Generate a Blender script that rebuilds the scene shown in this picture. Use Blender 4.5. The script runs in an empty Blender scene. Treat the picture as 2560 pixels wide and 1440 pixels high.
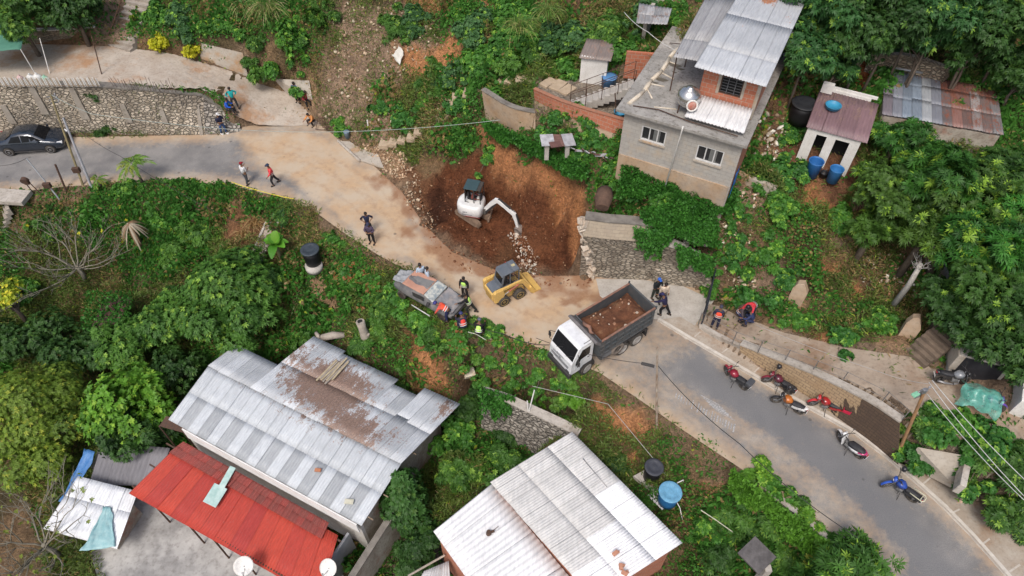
import bpy, bmesh, math, random
import numpy as np
from mathutils import Vector, Matrix, Euler
random.seed(7); RNG = np.random.default_rng(7)
R = math.radians
scene = bpy.context.scene
COL = scene.collection
# ---------------------------------------------------------------- camera, sky, sun, exposure
CAM_H, PITCH, FPX = 28.7, R(50), 1730.0
cam_data = bpy.data.cameras.new('camera'); cam = bpy.data.objects.new('camera', cam_data); COL.objects.link(cam)
cam.location = (0, 0, CAM_H); cam.rotation_euler = (math.pi/2 - PITCH, 0, 0)
cam_data.sensor_width = 36.0; cam_data.lens = 36.0*FPX/2560.0; cam_data.clip_end = 2000; cam_data.clip_start = .5
scene.camera = cam
SUN_EL, SUN_AZ = 58, 200           # azimuth clockwise from +Y
world = bpy.data.worlds.new('World'); scene.world = world; world.use_nodes = True
_nt = world.node_tree; _bg = _nt.nodes['Background']; _sky = _nt.nodes.new('ShaderNodeTexSky')
_sky.sky_type = 'NISHITA'; _sky.sun_disc = False; _sky.sun_elevation = R(SUN_EL); _sky.sun_rotation = R(SUN_AZ)
_sky.air_density = 1.0; _sky.dust_density = 5.0; _sky.ozone_density = 1.0
_nt.links.new(_sky.outputs[0], _bg.inputs[0]); _bg.inputs[1].default_value = .15
sun_d = bpy.data.lights.new('sun', 'SUN'); sun_d.energy = 1.8; sun_d.angle = R(16); sun_d.color = (1, .97, .93)
sun = bpy.data.objects.new('sun', sun_d); COL.objects.link(sun)
sun.rotation_euler = Vector((math.sin(R(SUN_AZ))*math.cos(R(SUN_EL)), math.cos(R(SUN_AZ))*math.cos(R(SUN_EL)), math.sin(R(SUN_EL)))).to_track_quat('Z', 'Y').to_euler()
scene.view_settings.view_transform = 'Standard'; scene.view_settings.look = 'None'
scene.view_settings.exposure = 0.0; scene.view_settings.gamma = 1.0
# ---------------------------------------------------------------- pixel of the photograph -> point of the place
SP, CP = math.sin(PITCH), math.cos(PITCH)
def ray(px, py):
    u = (px-1280)/FPX; v = (py-720)/FPX
    return u, CP - v*SP, -SP - v*CP
def P(px, py, z=0.0):
    dx, dy, dz = ray(px, py); t = (z-CAM_H)/dz
    return Vector((t*dx, t*dy, z))
# ---------------------------------------------------------------- noise
def _hash(ix, iy, s):
    h = (ix.astype(np.int64)*374761393 + iy.astype(np.int64)*668265263 + s*982451653) & 0x7fffffff
    h = ((h ^ (h >> 13))*1274126177) & 0x7fffffff
    return ((h ^ (h >> 16)) & 0xffff)/65535.0
def vnoise(x, y, s=0):
    x = np.asarray(x, float); y = np.asarray(y, float)
    ix = np.floor(x); iy = np.floor(y); fx = x-ix; fy = y-iy; fx = fx*fx*(3-2*fx); fy = fy*fy*(3-2*fy)
    ix = ix.astype(np.int64); iy = iy.astype(np.int64)
    a = _hash(ix, iy, s); b = _hash(ix+1, iy, s); c = _hash(ix, iy+1, s); d = _hash(ix+1, iy+1, s)
    return (a*(1-fx)+b*fx)*(1-fy) + (c*(1-fx)+d*fx)*fy
def fbm(x, y, sc=1.0, o=4, s=0):
    t = 0; a = .5; n = 0
    for k in range(o):
        t = t + a*vnoise(np.asarray(x)*sc, np.asarray(y)*sc, s+k); n += a; a *= .5; sc *= 2.03
    return t/n
def sstep(a, b, x): t = np.clip((x-a)/(b-a), 0, 1); return t*t*(3-2*t)
# ---------------------------------------------------------------- polygons
def sdist(X, Y, poly):
    """signed distance, negative inside"""
    p = np.array([(q[0], q[1]) for q in poly], float); d = np.full(X.shape, 1e9); ins = np.zeros(X.shape, bool)
    for i in range(len(p)):
        a = p[i]; b = p[(i+1) % len(p)]; e = b-a; L = max(e@e, 1e-9)
        t = np.clip(((X-a[0])*e[0]+(Y-a[1])*e[1])/L, 0, 1)
        d = np.minimum(d, np.hypot(X-a[0]-t*e[0], Y-a[1]-t*e[1]))
        c = ((a[1] > Y) != (b[1] > Y)); xx = a[0] + (Y-a[1])*(e[0])/(e[1] if abs(e[1]) > 1e-9 else 1e-9)
        ins ^= c & (X < xx)
    return np.where(ins, -d, d)
def resample(pts, step):
    pts = [Vector(p) for p in pts]; out = [pts[0].copy()]; 
    for a, b in zip(pts, pts[1:]):
        n = max(1, int(round((b-a).length/step)))
        for k in range(1, n+1): out.append(a.lerp(b, k/n))
    return out
def smooth_line(pts, it=2):
    for _ in range(it):
        q = [pts[0]]
        for a, b in zip(pts, pts[1:]): q += [a.lerp(b, .25), a.lerp(b, .75)]
        q.append(pts[-1]); pts = q
    return pts
# ---------------------------------------------------------------- terrain heights
CPTS = [(-100,-50,7.5),(100,0,6.2),(300,0,5.2),(350,-30,5.6),(500,0,5.5),(700,0,6),(900,0,6),(1100,0,6.5),(1300,0,7.5),(1500,0,8.5),(1700,0,9.3),(2000,0,10.3),(2200,0,10.5),(2400,0,10.5),(2600,0,10.5),
(200,60,4.8),(350,80,4.2),(500,100,4.2),(600,130,3.6),(700,100,4.8),(850,100,4.5),(1000,100,5),(1150,100,5.8),(1300,100,6.5),(1500,120,7.3),(1620,150,8),
(650,200,2),(750,200,2.2),(850,200,2.6),(1000,200,3.5),(1150,200,4.4),(1250,200,5),(1400,210,5.8),
(790,300,.4),(850,300,1),(1000,300,2),(1100,300,2.8),(1200,300,3.6),(860,345,.2),(1000,370,.9),(950,385,.3),(1020,430,.5),(1100,385,1.6),
(1060,470,.3),(1150,450,.4),(1200,560,.2),(1120,600,.1),(1300,620,.1),(1380,640,.2),(1400,560,1.0),(1350,500,2.2),(1300,520,1),(1260,500,.7),(1250,440,2),(1330,430,3.6),(1180,400,1.8),(1100,410,1.2),(1430,600,.9),(1450,660,.2),
(1200,325,3.5),(1260,375,3.6),(1350,415,4.0),(1440,470,4.6),(1465,530,4.6),
(1300,330,4.3),(1400,380,4.9),(1500,430,5),(1600,470,5),(1700,480,5),(1800,490,5),(1500,520,4.7),(1650,530,4.7),
(1210,260,4.3),(1300,290,4.7),(1400,330,5.2),(1500,370,5.6),(1350,220,6),(1450,250,6.3),(1550,280,6.5),
(1880,400,5.8),(1930,300,7),(1980,200,8.3),(2050,100,9.3),
(2000,400,6),(2100,400,6.2),(2000,330,6.5),(2100,500,5),(2000,480,5.2),(2200,400,6.3),(2300,250,7),(2200,180,8),(2400,160,8.5),(2500,300,7.5),(2560,450,6.5),
(1850,540,4.6),(1900,600,3.8),(2050,600,3.6),(2200,600,4),(2350,600,4),(2500,600,4),
(1800,640,2.6),(1900,720,1.8),(2050,700,2.3),(2200,700,2.6),(2350,700,3),(2500,750,3),
(1780,740,.6),(1850,780,1.0),(2000,800,1.5),(2150,860,2.0),(2300,880,2.4),(2450,900,2.6),(2560,950,2.8),
(1780,790,.4),(1900,840,1.1),(2050,890,1.7),(2200,940,2.2),(2350,980,2.5),(2500,1050,2.6),
(2400,1120,2.2),(2500,1200,2.2),(2560,1300,1.6),(2480,1330,.5),(2550,1420,.3),(2350,1190,.6),
(0,500,-.3),(100,500,-.3),(250,500,-.5),(400,500,-.6),(550,500,-.5),(650,530,-.7),
(0,580,-1.8),(150,600,-2.2),(350,600,-2),(500,600,-1.8),(650,620,-1.6),(750,580,-.9),(830,620,-.8),
(100,750,-4.2),(300,750,-4),(500,750,-3.5),(650,720,-2.6),(780,700,-1.6),(900,700,-.9),(1000,750,-.7),
(100,950,-6.5),(300,950,-6),(500,900,-5),(700,820,-3.2),(850,800,-1.9),(950,850,-1.8),(1100,830,-.5),
(850,870,-2.6),(1000,920,-2.6),(1100,920,-1.9),(1200,920,-1.2),(1300,900,-.5),(1150,1000,-3.2),(1130,960,-2.8),
(1250,1120,-4.5),(1150,1150,-4.8),(1100,1250,-5.2),(1050,1400,-5.5),(1280,1010,-1.9),
(1400,950,-.7),(1450,1020,-1.4),(1550,1000,-.6),(1600,1100,-1.5),(1650,1050,-.5),(1700,1150,-1.5),(1640,1230,-2.1),(1800,1180,-1),(1750,1300,-2.8),(1850,1280,-1.8),(1850,1400,-3.5),(2000,1350,-1.5),(1950,1290,-.9),(2050,1420,-1.6),(1700,1440,-4),
(300,1150,-6.3),(100,1200,-7),(100,1400,-7),(400,1400,-6.3),(800,1440,-6.0),(700,1100,-5.8),(0,1100,-7),(-300,900,-7),(-300,1400,-8)]
FAR_E = [(-340,345),(-150,338),(0,336),(180,343),(560,336),(612,316),(700,306),(800,312),(855,352),(935,415),(1005,480),(1060,560),(1130,630),(1230,672),(1360,690),(1500,688),(1600,690),(1700,702),(1790,745),(1745,800),(1830,895),(2000,985),(2150,1065),(2300,1185),(2430,1310),(2540,1430),(2680,1600)]
NEAR_E = [(-340,500),(-150,490),(0,482),(60,478),(180,465),(350,457),(480,455),(600,470),(700,492),(780,524),(860,582),(950,640),(1050,692),(1130,742),(1200,815),(1300,850),(1380,884),(1500,932),(1600,1000),(1700,1070),(1850,1170),(1950,1240),(2030,1310),(2130,1400),(2300,1580)]
KERB = [(1645,800),(1720,845),(1840,915),(1960,985),(2140,1085),(2215,1142),(2290,1205),(2360,1268),(2430,1340),(2520,1442),(2660,1610)]
DRV_UP = [(-340,95),(0,110),(250,118),(450,138),(618,180),(728,226),(802,312)]
DRV_LO = [(-340,212),(0,212),(230,214),(380,226),(508,238),(560,285),(600,322)]
DRV_Z = [3.5,3.5,3.45,3.1,2.0,.7,.0]
PATH_UP = [(1770,745),(1850,790),(1960,830),(2120,870),(2300,900),(2330,920),(2480,985),(2620,1100)]
PATH_LO = [(1745,812),(1830,860),(1960,905),(2100,960),(2200,1010),(2250,1055),(2330,1090),(2460,1190)]
PATH_Z = [.25,.9,1.4,1.9,2.3,2.4,2.6,2.6]
road_w = [P(x, y, 0) for x, y in FAR_E] + [P(x, y, 0) for x, y in reversed(NEAR_E)]
drv_up_w = [P(x, y, z) for (x, y), z in zip(DRV_UP, DRV_Z)]
drv_lo_w = [P(x, y, z) for (x, y), z in zip(DRV_LO, DRV_Z)]
path_up_w = [P(x, y, z) for (x, y), z in zip(PATH_UP, PATH_Z)]
path_lo_w = [P(x, y, z) for (x, y), z in zip(PATH_LO, PATH_Z)]
_cw = np.array([tuple(P(*c)) for c in CPTS])
def _rbf(W, X, Y):
    n = len(W); D = np.hypot(W[:, 0][:, None]-W[:, 0], W[:, 1][:, None]-W[:, 1])
    A = np.zeros((n+3, n+3)); A[:n, :n] = -D - np.eye(n)*.15*0; A[:n, n] = 1; A[:n, n+1] = W[:, 0]; A[:n, n+2] = W[:, 1]; A[n:, :n] = A[:n, n:].T
    c = np.linalg.solve(A + np.eye(n+3)*1e-9, np.concatenate([W[:, 2], [0, 0, 0]]))
    Z = c[n] + c[n+1]*X + c[n+2]*Y
    for i in range(n): Z = Z - c[i]*np.hypot(X-W[i, 0], Y-W[i, 1])
    return Z
STEP = .22
gx = np.arange(-46, 46.01, STEP); gy = np.arange(5, 58.01, STEP)
GX, GY = np.meshgrid(gx, gy)
# the road itself pins the height to 0
_rd = np.array([tuple(p) for p in resample([P(x, y, 0) for x, y in FAR_E], 2.0)] + [tuple(p) for p in resample([P(x, y, 0) for x, y in NEAR_E], 2.0)])
_rd[:, 2] -= .05
_keep = np.ones(len(_rd), bool)
GZ = _rbf(np.vstack([_cw, _rd]), GX, GY)
GZ += (fbm(GX, GY, .55, 4, 3)-.5)*.9*sstep(0, 1.6, sdist(GX, GY, road_w)) + (fbm(GX, GY, 2.1, 3, 9)-.5)*.25
def pad(poly, z, blend=.5, z2=None):
    """flatten inside a world polygon; z number or function of X, Y"""
    global GZ
    w = 1-sstep(0, blend, sdist(GX, GY, poly)); zz = z(GX, GY) if callable(z) else z
    GZ = GZ*(1-w) + zz*w
def strip_z(up, lo):
    """height function of a strip between two polylines (nearest point on the mid line)"""
    mid = resample([(a+b)/2 for a, b in zip(up, lo)], .5); M = np.array([tuple(p) for p in mid])
    def f(X, Y):
        best = np.full(X.shape, 1e9); z = np.zeros(X.shape)
        for m in M:
            d = np.hypot(X-m[0], Y-m[1]); k = d < best; best = np.where(k, d, best); z = np.where(k, m[2], z)
        return z
    return f
drv_poly = drv_up_w + drv_lo_w[::-1]; drv_f = strip_z(drv_up_w, drv_lo_w)
path_poly = path_up_w + path_lo_w[::-1]; path_f = strip_z(path_up_w, path_lo_w)
pad(path_poly, lambda X, Y: path_f(X, Y)-.03, .4)
pad(drv_poly, lambda X, Y: drv_f(X, Y)-.03, .35)
# flat yards under the buildings
def wp(l, z): return [P(x, y, z) for x, y in l]
house_front = [P(1563, 268, 9.3), P(1856, 352, 9.3)]
pad(wp([(1195,960),(1440,1085),(1225,1205),(1083,1330),(980,1500),(900,1310),(1150,1050)], -4.6), -4.6, .5)
pad(wp([(560,1000),(800,940),(1130,1090),(960,1560),(250,1560),(150,1250)], -6.0), -6.0, .8)
sidewalk_poly = [P(x, y, .12) for x, y in KERB] + [P(x, y, .12) for x, y in [(2760,1590),(2640,1430),(2540,1320),(2420,1230),(2330,1170),(2245,1160),(2160,1085),(2080,1030),(1960,955),(1850,885),(1760,825),(1700,790)]]
_court = wp([(1345,205),(1480,190),(1610,215),(1585,300),(1566,335),(1470,305),(1400,280),(1338,255)], 6.4); pad(_court, 6.36, .25)
pad(sidewalk_poly, .09, .12)
pad(road_w, -.05, .35)
_pit = wp([(1100,395),(1190,375),(1240,360),(1320,390),(1430,450),(1470,540),(1465,640),(1420,600),(1340,520),(1230,450),(1130,440)], 1.5)
_pw = 1-sstep(-.2, .7, sdist(GX, GY, _pit)); GZ = GZ+_pw*((np.abs(fbm(GX, GY*.35, 1.5, 3, 41)-.5))*1.9-.25+(fbm(GX, GY, 3.2, 2, 42)-.5)*.5)   # gouged, fluted face of the cut
GZ = np.clip(GZ, -9, 15)
def H(x, y):
    x = np.asarray(x, float); y = np.asarray(y, float)
    fx = np.clip((x-gx[0])/STEP, 0, len(gx)-1.001); fy = np.clip((y-gy[0])/STEP, 0, len(gy)-1.001)
    i = fx.astype(int); j = fy.astype(int); a = fx-i; b = fy-j
    return (GZ[j, i]*(1-a)+GZ[j, i+1]*a)*(1-b) + (GZ[j+1, i]*(1-a)+GZ[j+1, i+1]*a)*b
def TT(px, py):
    """pixels (arrays) -> points on the terrain"""
    px = np.atleast_1d(np.asarray(px, float)); py = np.atleast_1d(np.asarray(py, float))
    dx, dy, dz = ray(px, py); t = (14-CAM_H)/dz; te = (-9.5-CAM_H)/dz; done = np.zeros(t.shape, bool); n = 240; st = (te-t)/n
    for k in range(n):
        hit = (CAM_H+dz*t) < H(dx*t, dy*t); done |= hit; t = np.where(done, t, t+st)
    lo = t-st; hi = t
    for k in range(12):
        m = (lo+hi)/2; hit = (CAM_H+dz*m) < H(dx*m, dy*m); hi = np.where(hit, m, hi); lo = np.where(hit, lo, m)
    return dx*hi, dy*hi, CAM_H+dz*hi
def T(px, py, up=0.0):
    x, y, z = TT(px, py); return Vector((float(x[0]), float(y[0]), float(z[0])+up))
def TP(l):
    x, y, z = TT([a for a, b in l], [b for a, b in l]); return [Vector(p) for p in zip(x, y, z)]
# ---------------------------------------------------------------- materials
MATS = {}
def newmat(name):
    m = bpy.data.materials.new(name); m.use_nodes = True; nt = m.node_tree; b = nt.nodes['Principled BSDF']; return m, nt, b
def NN(nt, kind, **kw):
    n = nt.nodes.new(kind)
    for k, v in kw.items():
        if k in ('operation', 'blend_type', 'data_type', 'attribute_name', 'noise_dimensions', 'feature', 'wave_type', 'bands_direction', 'offset', 'squash'): setattr(n, k, v)
    return n
def tex(nt, scale=1.0, coord='Object', stretch=(1, 1, 1)):
    tc = nt.nodes.new('ShaderNodeTexCoord'); mp = nt.nodes.new('ShaderNodeMapping'); nt.links.new(tc.outputs[coord], mp.inputs[0])
    mp.inputs['Scale'].default_value = [scale*s for s in stretch]; return mp.outputs[0]
def noise(nt, vec, scale, detail=5, rough=.6):
    n = nt.nodes.new('ShaderNodeTexNoise'); n.inputs['Scale'].default_value = scale; n.inputs['Detail'].default_value = detail; n.inputs['Roughness'].default_value = rough
    nt.links.new(vec, n.inputs['Vector']); return n.outputs['Fac']
def ramp(nt, fac, a, b, ca=(0, 0, 0, 1), cb=(1, 1, 1, 1)):
    r = nt.nodes.new('ShaderNodeValToRGB'); nt.links.new(fac, r.inputs[0]); e = r.color_ramp.elements
    e[0].position = a; e[1].position = b; e[0].color = ca; e[1].color = cb; return r.outputs[0]
def mixc(nt, fac, a, b, mode='MIX'):
    n = nt.nodes.new('ShaderNodeMix'); n.data_type = 'RGBA'; n.blend_type = mode
    for s, v in ((n.inputs[0], fac), (n.inputs[6], a), (n.inputs[7], b)):
        if isinstance(v, (int, float)): s.default_value = v
        elif isinstance(v, tuple): s.default_value = v if len(v) == 4 else (*v, 1)
        else: nt.links.new(v, s)
    return n.outputs[2]
def mathn(nt, op, a, b=0.0):
    n = nt.nodes.new('ShaderNodeMath'); n.operation = op
    for s, v in ((n.inputs[0], a), (n.inputs[1], b)):
        if isinstance(v, (int, float)): s.default_value = v
        else: nt.links.new(v, s)
    return n.outputs[0]
def attr(nt, name, out='Color'):
    n = nt.nodes.new('ShaderNodeAttribute'); n.attribute_name = name; return n.outputs[out]
def bump(nt, b, h, strength=.4, dist=.02):
    n = nt.nodes.new('ShaderNodeBump'); n.inputs['Strength'].default_value = strength; n.inputs['Distance'].default_value = dist
    nt.links.new(h, n.inputs['Height']); nt.links.new(n.outputs[0], b.inputs['Normal'])
def M(name, c, c2=None, scale=3.0, rough=.75, metal=0.0, bmp=.0, lo=.35, hi=.65, c3=None, dirt=.0, stretch=(1, 1, 1), coat=0.0, spec=.4):
    """weathered surface: two tones broken by noise, optional third stain tone, optional fine dirt"""
    if name in MATS: return MATS[name]
    m, nt, b = newmat(name); v = tex(nt, 1.0, stretch=stretch); c2 = c2 or tuple(x*.82 for x in c)
    col = mixc(nt, ramp(nt, noise(nt, v, scale, 6, .65), lo, hi), (*c, 1), (*c2, 1))
    if c3: col = mixc(nt, ramp(nt, noise(nt, v, scale*.37, 5, .7), .52, .66), col, (*c3, 1))
    if dirt: col = mixc(nt, mathn(nt, 'MULTIPLY', ramp(nt, noise(nt, v, scale*7, 4, .7), .5, .7), dirt), col, (.09, .07, .055, 1))
    nt.links.new(col, b.inputs['Base Color']); b.inputs['Roughness'].default_value = rough; b.inputs['Metallic'].default_value = metal
    b.inputs['Specular IOR Level'].default_value = spec; b.inputs['Coat Weight'].default_value = coat
    if bmp: bump(nt, b, noise(nt, v, scale*6, 4, .7), bmp, .03)
    MATS[name] = m; return m
# ---------------------------------------------------------------- objects
def link(o, parent=None):
    COL.objects.link(o)
    if parent is not None: o.parent = parent
    return o
def tag(o, label=None, cat=None, group=None, kind=None):
    if label: o['label'] = label
    if cat: o['category'] = cat
    if group: o['group'] = group
    if kind: o['kind'] = kind
    return o
def thing(name, label, cat, loc=(0, 0, 0), rz=0.0, group=None, rx=0.0, ry=0.0, scale=None):
    o = bpy.data.objects.new(name, None); o.empty_display_size = .2; link(o); o.location = loc; o.rotation_euler = (rx, ry, rz)
    if scale: o.scale = (scale,)*3
    return tag(o, label, cat, group)
def mesh_np(name, V, F, mat, parent=None, cols=None, smooth=False, mats=None, midx=None):
    """V (n,3); F (m,4) or (m,3) index arrays"""
    me = bpy.data.meshes.new(name); V = np.asarray(V, np.float32); F = np.asarray(F, np.int32); k = F.shape[1]
    me.vertices.add(len(V)); me.vertices.foreach_set('co', V.ravel())
    me.loops.add(F.size); me.loops.foreach_set('vertex_index', F.ravel())
    me.polygons.add(len(F)); me.polygons.foreach_set('loop_start', np.arange(len(F), dtype=np.int32)*k)
    try: me.polygons.foreach_set('loop_total', np.full(len(F), k, np.int32))
    except Exception: pass
    me.update(calc_edges=True)
    if cols is not None:
        a = me.color_attributes.new('tone', 'FLOAT_COLOR', 'POINT'); cols = np.asarray(cols); c = np.ones((len(V), 4), np.float32); c[:, :cols.shape[1]] = cols; a.data.foreach_set('color', c.ravel())
    for mm in (mats or [mat]): me.materials.append(mm)
    if midx is not None: me.polygons.foreach_set('material_index', np.asarray(midx, np.int32))
    if smooth: me.polygons.foreach_set('use_smooth', np.ones(len(F), bool))
    me.validate(); o = bpy.data.objects.new(name, me); return link(o, parent)
class MB:
    """collects shapes; build() links them as one mesh object"""
    def __init__(s): s.bm = bmesh.new(); s.mi = 0; s.mats = []
    def use(s, m):
        if m not in s.mats: s.mats.append(m)
        s.mi = s.mats.index(m); return s
    def _fin(s, vs):
        fs = set(f for v in vs for f in v.link_faces)
        for f in fs: f.material_index = s.mi
        return fs
    def box(s, c, d, rot=(0, 0, 0), bev=0.0, taper=None, shear=None):
        r = bmesh.ops.create_cube(s.bm, size=1.0); vs = r['verts']
        for v in vs:
            if taper and v.co.z > 0: v.co.x *= taper[0]; v.co.y *= taper[1]
            v.co = Vector((v.co.x*d[0], v.co.y*d[1], v.co.z*d[2]))
            if shear and v.co.z > 0: v.co.x += shear[0]; v.co.y += shear[1]
        if bev > 0:
            es = list(set(e for v in vs for e in v.link_edges)); fs0 = set(f for v in vs for f in v.link_faces)
            r = bmesh.ops.bevel(s.bm, geom=es, offset=bev, segments=2, affect='EDGES', profile=.6)
            vs = list(set(r['verts']) | set(v for f in r['faces'] for v in f.verts))
            allf = set(f for v in vs for f in v.link_faces); vs = list(set(v for f in allf for v in f.verts))
        M4 = Matrix.Translation(c) @ Euler(rot).to_matrix().to_4x4()
        bmesh.ops.transform(s.bm, matrix=M4, verts=vs); s._fin(vs); return s
    def cyl(s, a, b, r, r2=None, n=12, cap=True):
        a = Vector(a); b = Vector(b); d = b-a; L = d.length
        if L < 1e-6: return s
        q = bmesh.ops.create_cone(s.bm, cap_ends=cap, segments=n, radius1=r, radius2=r if r2 is None else r2, depth=L)['verts']
        bmesh.ops.transform(s.bm, matrix=Matrix.Translation((a+b)/2) @ d.to_track_quat('Z', 'Y').to_matrix().to_4x4(), verts=q)
        s._fin(q); return s
    def ball(s, c, r, n=10, rot=(0, 0, 0)):
        q = bmesh.ops.create_uvsphere(s.bm, u_segments=n, v_segments=max(6, n*2//3), radius=1.0)['verts']
        r = (r, r, r) if isinstance(r, (int, float)) else r
        bmesh.ops.transform(s.bm, matrix=Matrix.Translation(c) @ Euler(rot).to_matrix().to_4x4() @ Matrix.Diagonal((*r, 1)), verts=q); s._fin(q); return s
    def tube(s, pts, r, n=6, closed=False):
        pts = [Vector(p) for p in pts]; rs = r if isinstance(r, (list, tuple)) else [r]*len(pts); rings = []
        N = len(pts); up = None
        for i, p in enumerate(pts):
            if closed: d = pts[(i+1) % N]-pts[i-1]
            else: d = (pts[min(i+1, N-1)]-pts[max(i-1, 0)])
            d = d.normalized() if d.length > 1e-9 else Vector((0, 0, 1))
            if up is None: up = d.orthogonal().normalized()
            up = (up - d*up.dot(d)); up = up.normalized() if up.length > 1e-6 else d.orthogonal().normalized()
            w = d.cross(up)
            rings.append([s.bm.verts.new(p + (up*math.cos(2*math.pi*k/n)+w*math.sin(2*math.pi*k/n))*rs[i]) for k in range(n)])
        for i in range(N if closed else N-1):
            a = rings[i]; b = rings[(i+1) % N]
            for k in range(n):
                f = s.bm.faces.new((a[k], a[(k+1) % n], b[(k+1) % n], b[k])); f.material_index = s.mi; f.smooth = True
        if not closed:
            for ring, fl in ((rings[0], True), (rings[-1], False)):
                f = s.bm.faces.new(list(reversed(ring)) if fl else ring); f.material_index = s.mi
        return s
    def lathe(s, prof, c=(0, 0, 0), n=20, axis='Z', rot=None):
        c = Vector(c); rings = []; m = Euler(rot).to_matrix() if rot else None
        for (r, z) in prof:
            ring = []
            for k in range(n):
                a = 2*math.pi*k/n; x, y = r*math.cos(a), r*math.sin(a)
                q = Vector((x, y, z)) if axis == 'Z' else (Vector((x, z, y)) if axis == 'Y' else Vector((z, x, y)))
                if m: q = m @ q
                ring.append(s.bm.verts.new(c+q))
            rings.append(ring)
        for a, b in zip(rings, rings[1:]):
            for k in range(n):
                f = s.bm.faces.new((a[k], a[(k+1) % n], b[(k+1) % n], b[k])); f.material_index = s.mi; f.smooth = True
        for ring in (rings[0], rings[-1]):
            try: f = s.bm.faces.new(ring); f.material_index = s.mi
            except Exception: pass
        return s
    def prism(s, poly, y0, y1, plane='XZ', bev=0.0):
        """outline in a plane, extruded along the third axis from y0 to y1"""
        def mk(p, t): return Vector((p[0], t, p[1])) if plane == 'XZ' else (Vector((p[0], p[1], t)) if plane == 'XY' else Vector((t, p[0], p[1])))
        a = [s.bm.verts.new(mk(p, y0)) for p in poly]; b = [s.bm.verts.new(mk(p, y1)) for p in poly]; fs = []
        n = len(poly)
        fs.append(s.bm.faces.new(a)); fs.append(s.bm.faces.new(list(reversed(b))))
        for k in range(n): fs.append(s.bm.faces.new((a[k], b[k], b[(k+1) % n], a[(k+1) % n])))
        for f in fs: f.material_index = s.mi
        if bev > 0:
            es = list(set(e for f in fs for e in f.edges))
            r = bmesh.ops.bevel(s.bm, geom=es, offset=bev, segments=2, affect='EDGES', profile=.6)
            for f in r['faces']: f.material_index = s.mi
        return s
    def loft(s, rings, cap=True, smooth=True, closed=True):
        vr = [[s.bm.verts.new(Vector(p)) for p in r] for r in rings]
        for a, b in zip(vr, vr[1:]):
            n = len(a)
            for k in range(n if closed else n-1):
                try: f = s.bm.faces.new((a[k], a[(k+1) % n], b[(k+1) % n], b[k])); f.material_index = s.mi; f.smooth = smooth
                except Exception: pass
        if cap:
            for r in (vr[0], vr[-1]):
                try: f = s.bm.faces.new(r); f.material_index = s.mi
                except Exception: pass
        return s
    def quad(s, *p):
        f = s.bm.faces.new([s.bm.verts.new(Vector(q)) for q in p]); f.material_index = s.mi; return s
    def slab(s, pts, th):
        """polygon given in 3-D, thickened downwards"""
        a = [s.bm.verts.new(Vector(q)) for q in pts]; b = [s.bm.verts.new(Vector(q)-Vector((0, 0, th))) for q in pts]; n = len(pts)
        fs = [s.bm.faces.new(a), s.bm.faces.new(list(reversed(b)))]
        for k in range(n): fs.append(s.bm.faces.new((a[k], b[k], b[(k+1) % n], a[(k+1) % n])))
        for f in fs: f.material_index = s.mi
        return s
    def build(s, name, mat=None, parent=None, smooth=None, fix=True):
        me = bpy.data.meshes.new(name)
        if fix: bmesh.ops.recalc_face_normals(s.bm, faces=s.bm.faces[:])
        if smooth:
            for f in s.bm.faces: f.smooth = True
        s.bm.to_mesh(me); s.bm.free()
        for m in (s.mats or [mat]): me.materials.append(m)
        o = bpy.data.objects.new(name, me); return link(o, parent)
def copy_tree(o, parent=None):
    c = o.copy(); link(c, parent)
    for ch in list(o.children): copy_tree(ch, c)
    return c
# ================================================================ TERRAIN COLOURS AND PLANT COVER
TAN = (.42, .285, .175); ORG = (.52, .255, .12); RED = (.17, .068, .034); DEB = (.34, .25, .18); CONC = (.40, .365, .32); BRN = (.19, .12, .075); DRY = (.27, .19, .11)
_nx = (fbm(GX, GY, .8, 4, 21)-.5)*2.6; _ny = (fbm(GX, GY, .8, 4, 57)-.5)*2.6
_base = np.array([.12, .10, .055]); _t2 = np.array([.24, .165, .10])
_k = fbm(GX, GY, .5, 4, 33)[..., None]
CC = _base*(1-sstep(.45, .7, _k)) + _t2*sstep(.45, .7, _k)
VEG = np.ones(GX.shape)
def patch(poly, c, veg, soft=.5, amp=1.0, world=False):
    global CC, VEG
    pw = poly if world else TP(poly)
    w = 1-sstep(-soft, soft, sdist(GX+_nx*amp, GY+_ny*amp, pw))
    if c is not None: CC = CC*(1-w[..., None]) + np.array(c)*w[..., None]
    VEG = VEG*(1-w) + veg*w
# hillside above the junction: dry, stony, half covered
patch([(800,0),(1000,0),(1130,100),(1020,180),(960,260),(1010,330),(880,350),(800,320),(790,210),(830,100)], DEB, .28, .9)
patch([(1000,125),(1150,85),(1170,170),(1060,200),(990,190)], ORG, .05, .6)
patch([(1010,-20),(1230,-20),(1250,30),(1190,20),(1150,-10),(1060,40)], ORG, .25, .6)
patch([(1380,-20),(1500,-20),(1490,20),(1440,40),(1390,20)], BRN, .1)
patch([(1640,-20),(1830,-20),(1800,30),(1700,60),(1640,20)], DRY, .12)
patch([(860,340),(900,350),(940,370),(1000,385),(1040,430),(1060,480),(1000,500),(930,410)], TAN, .03, .3, .4)
patch([(1010,420),(1080,392),(1190,372),(1250,420),(1300,430),(1380,480),(1470,505),(1475,560),(1462,650),(1490,690),(1400,720),(1330,690),(1200,670),(1130,645),(1050,580),(1000,500)], RED, 0, .35, .35)
for _l, _c in [([(1180,420),(1260,430),(1290,500),(1240,560),(1180,520)], (.155,.062,.03)), ([(1060,470),(1110,450),(1130,560),(1090,590)], (.075,.032,.019)), ([(1290,520),(1380,560),(1400,640),(1320,650)], (.20,.085,.042)), ([(1380,600),(1450,620),(1460,690),(1400,700)], (.09,.037,.022)), ([(1240,590),(1300,600),(1290,660),(1220,640)], (.17,.085,.045))]: patch(_l, _c, 0, .5, 1.0)
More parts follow.
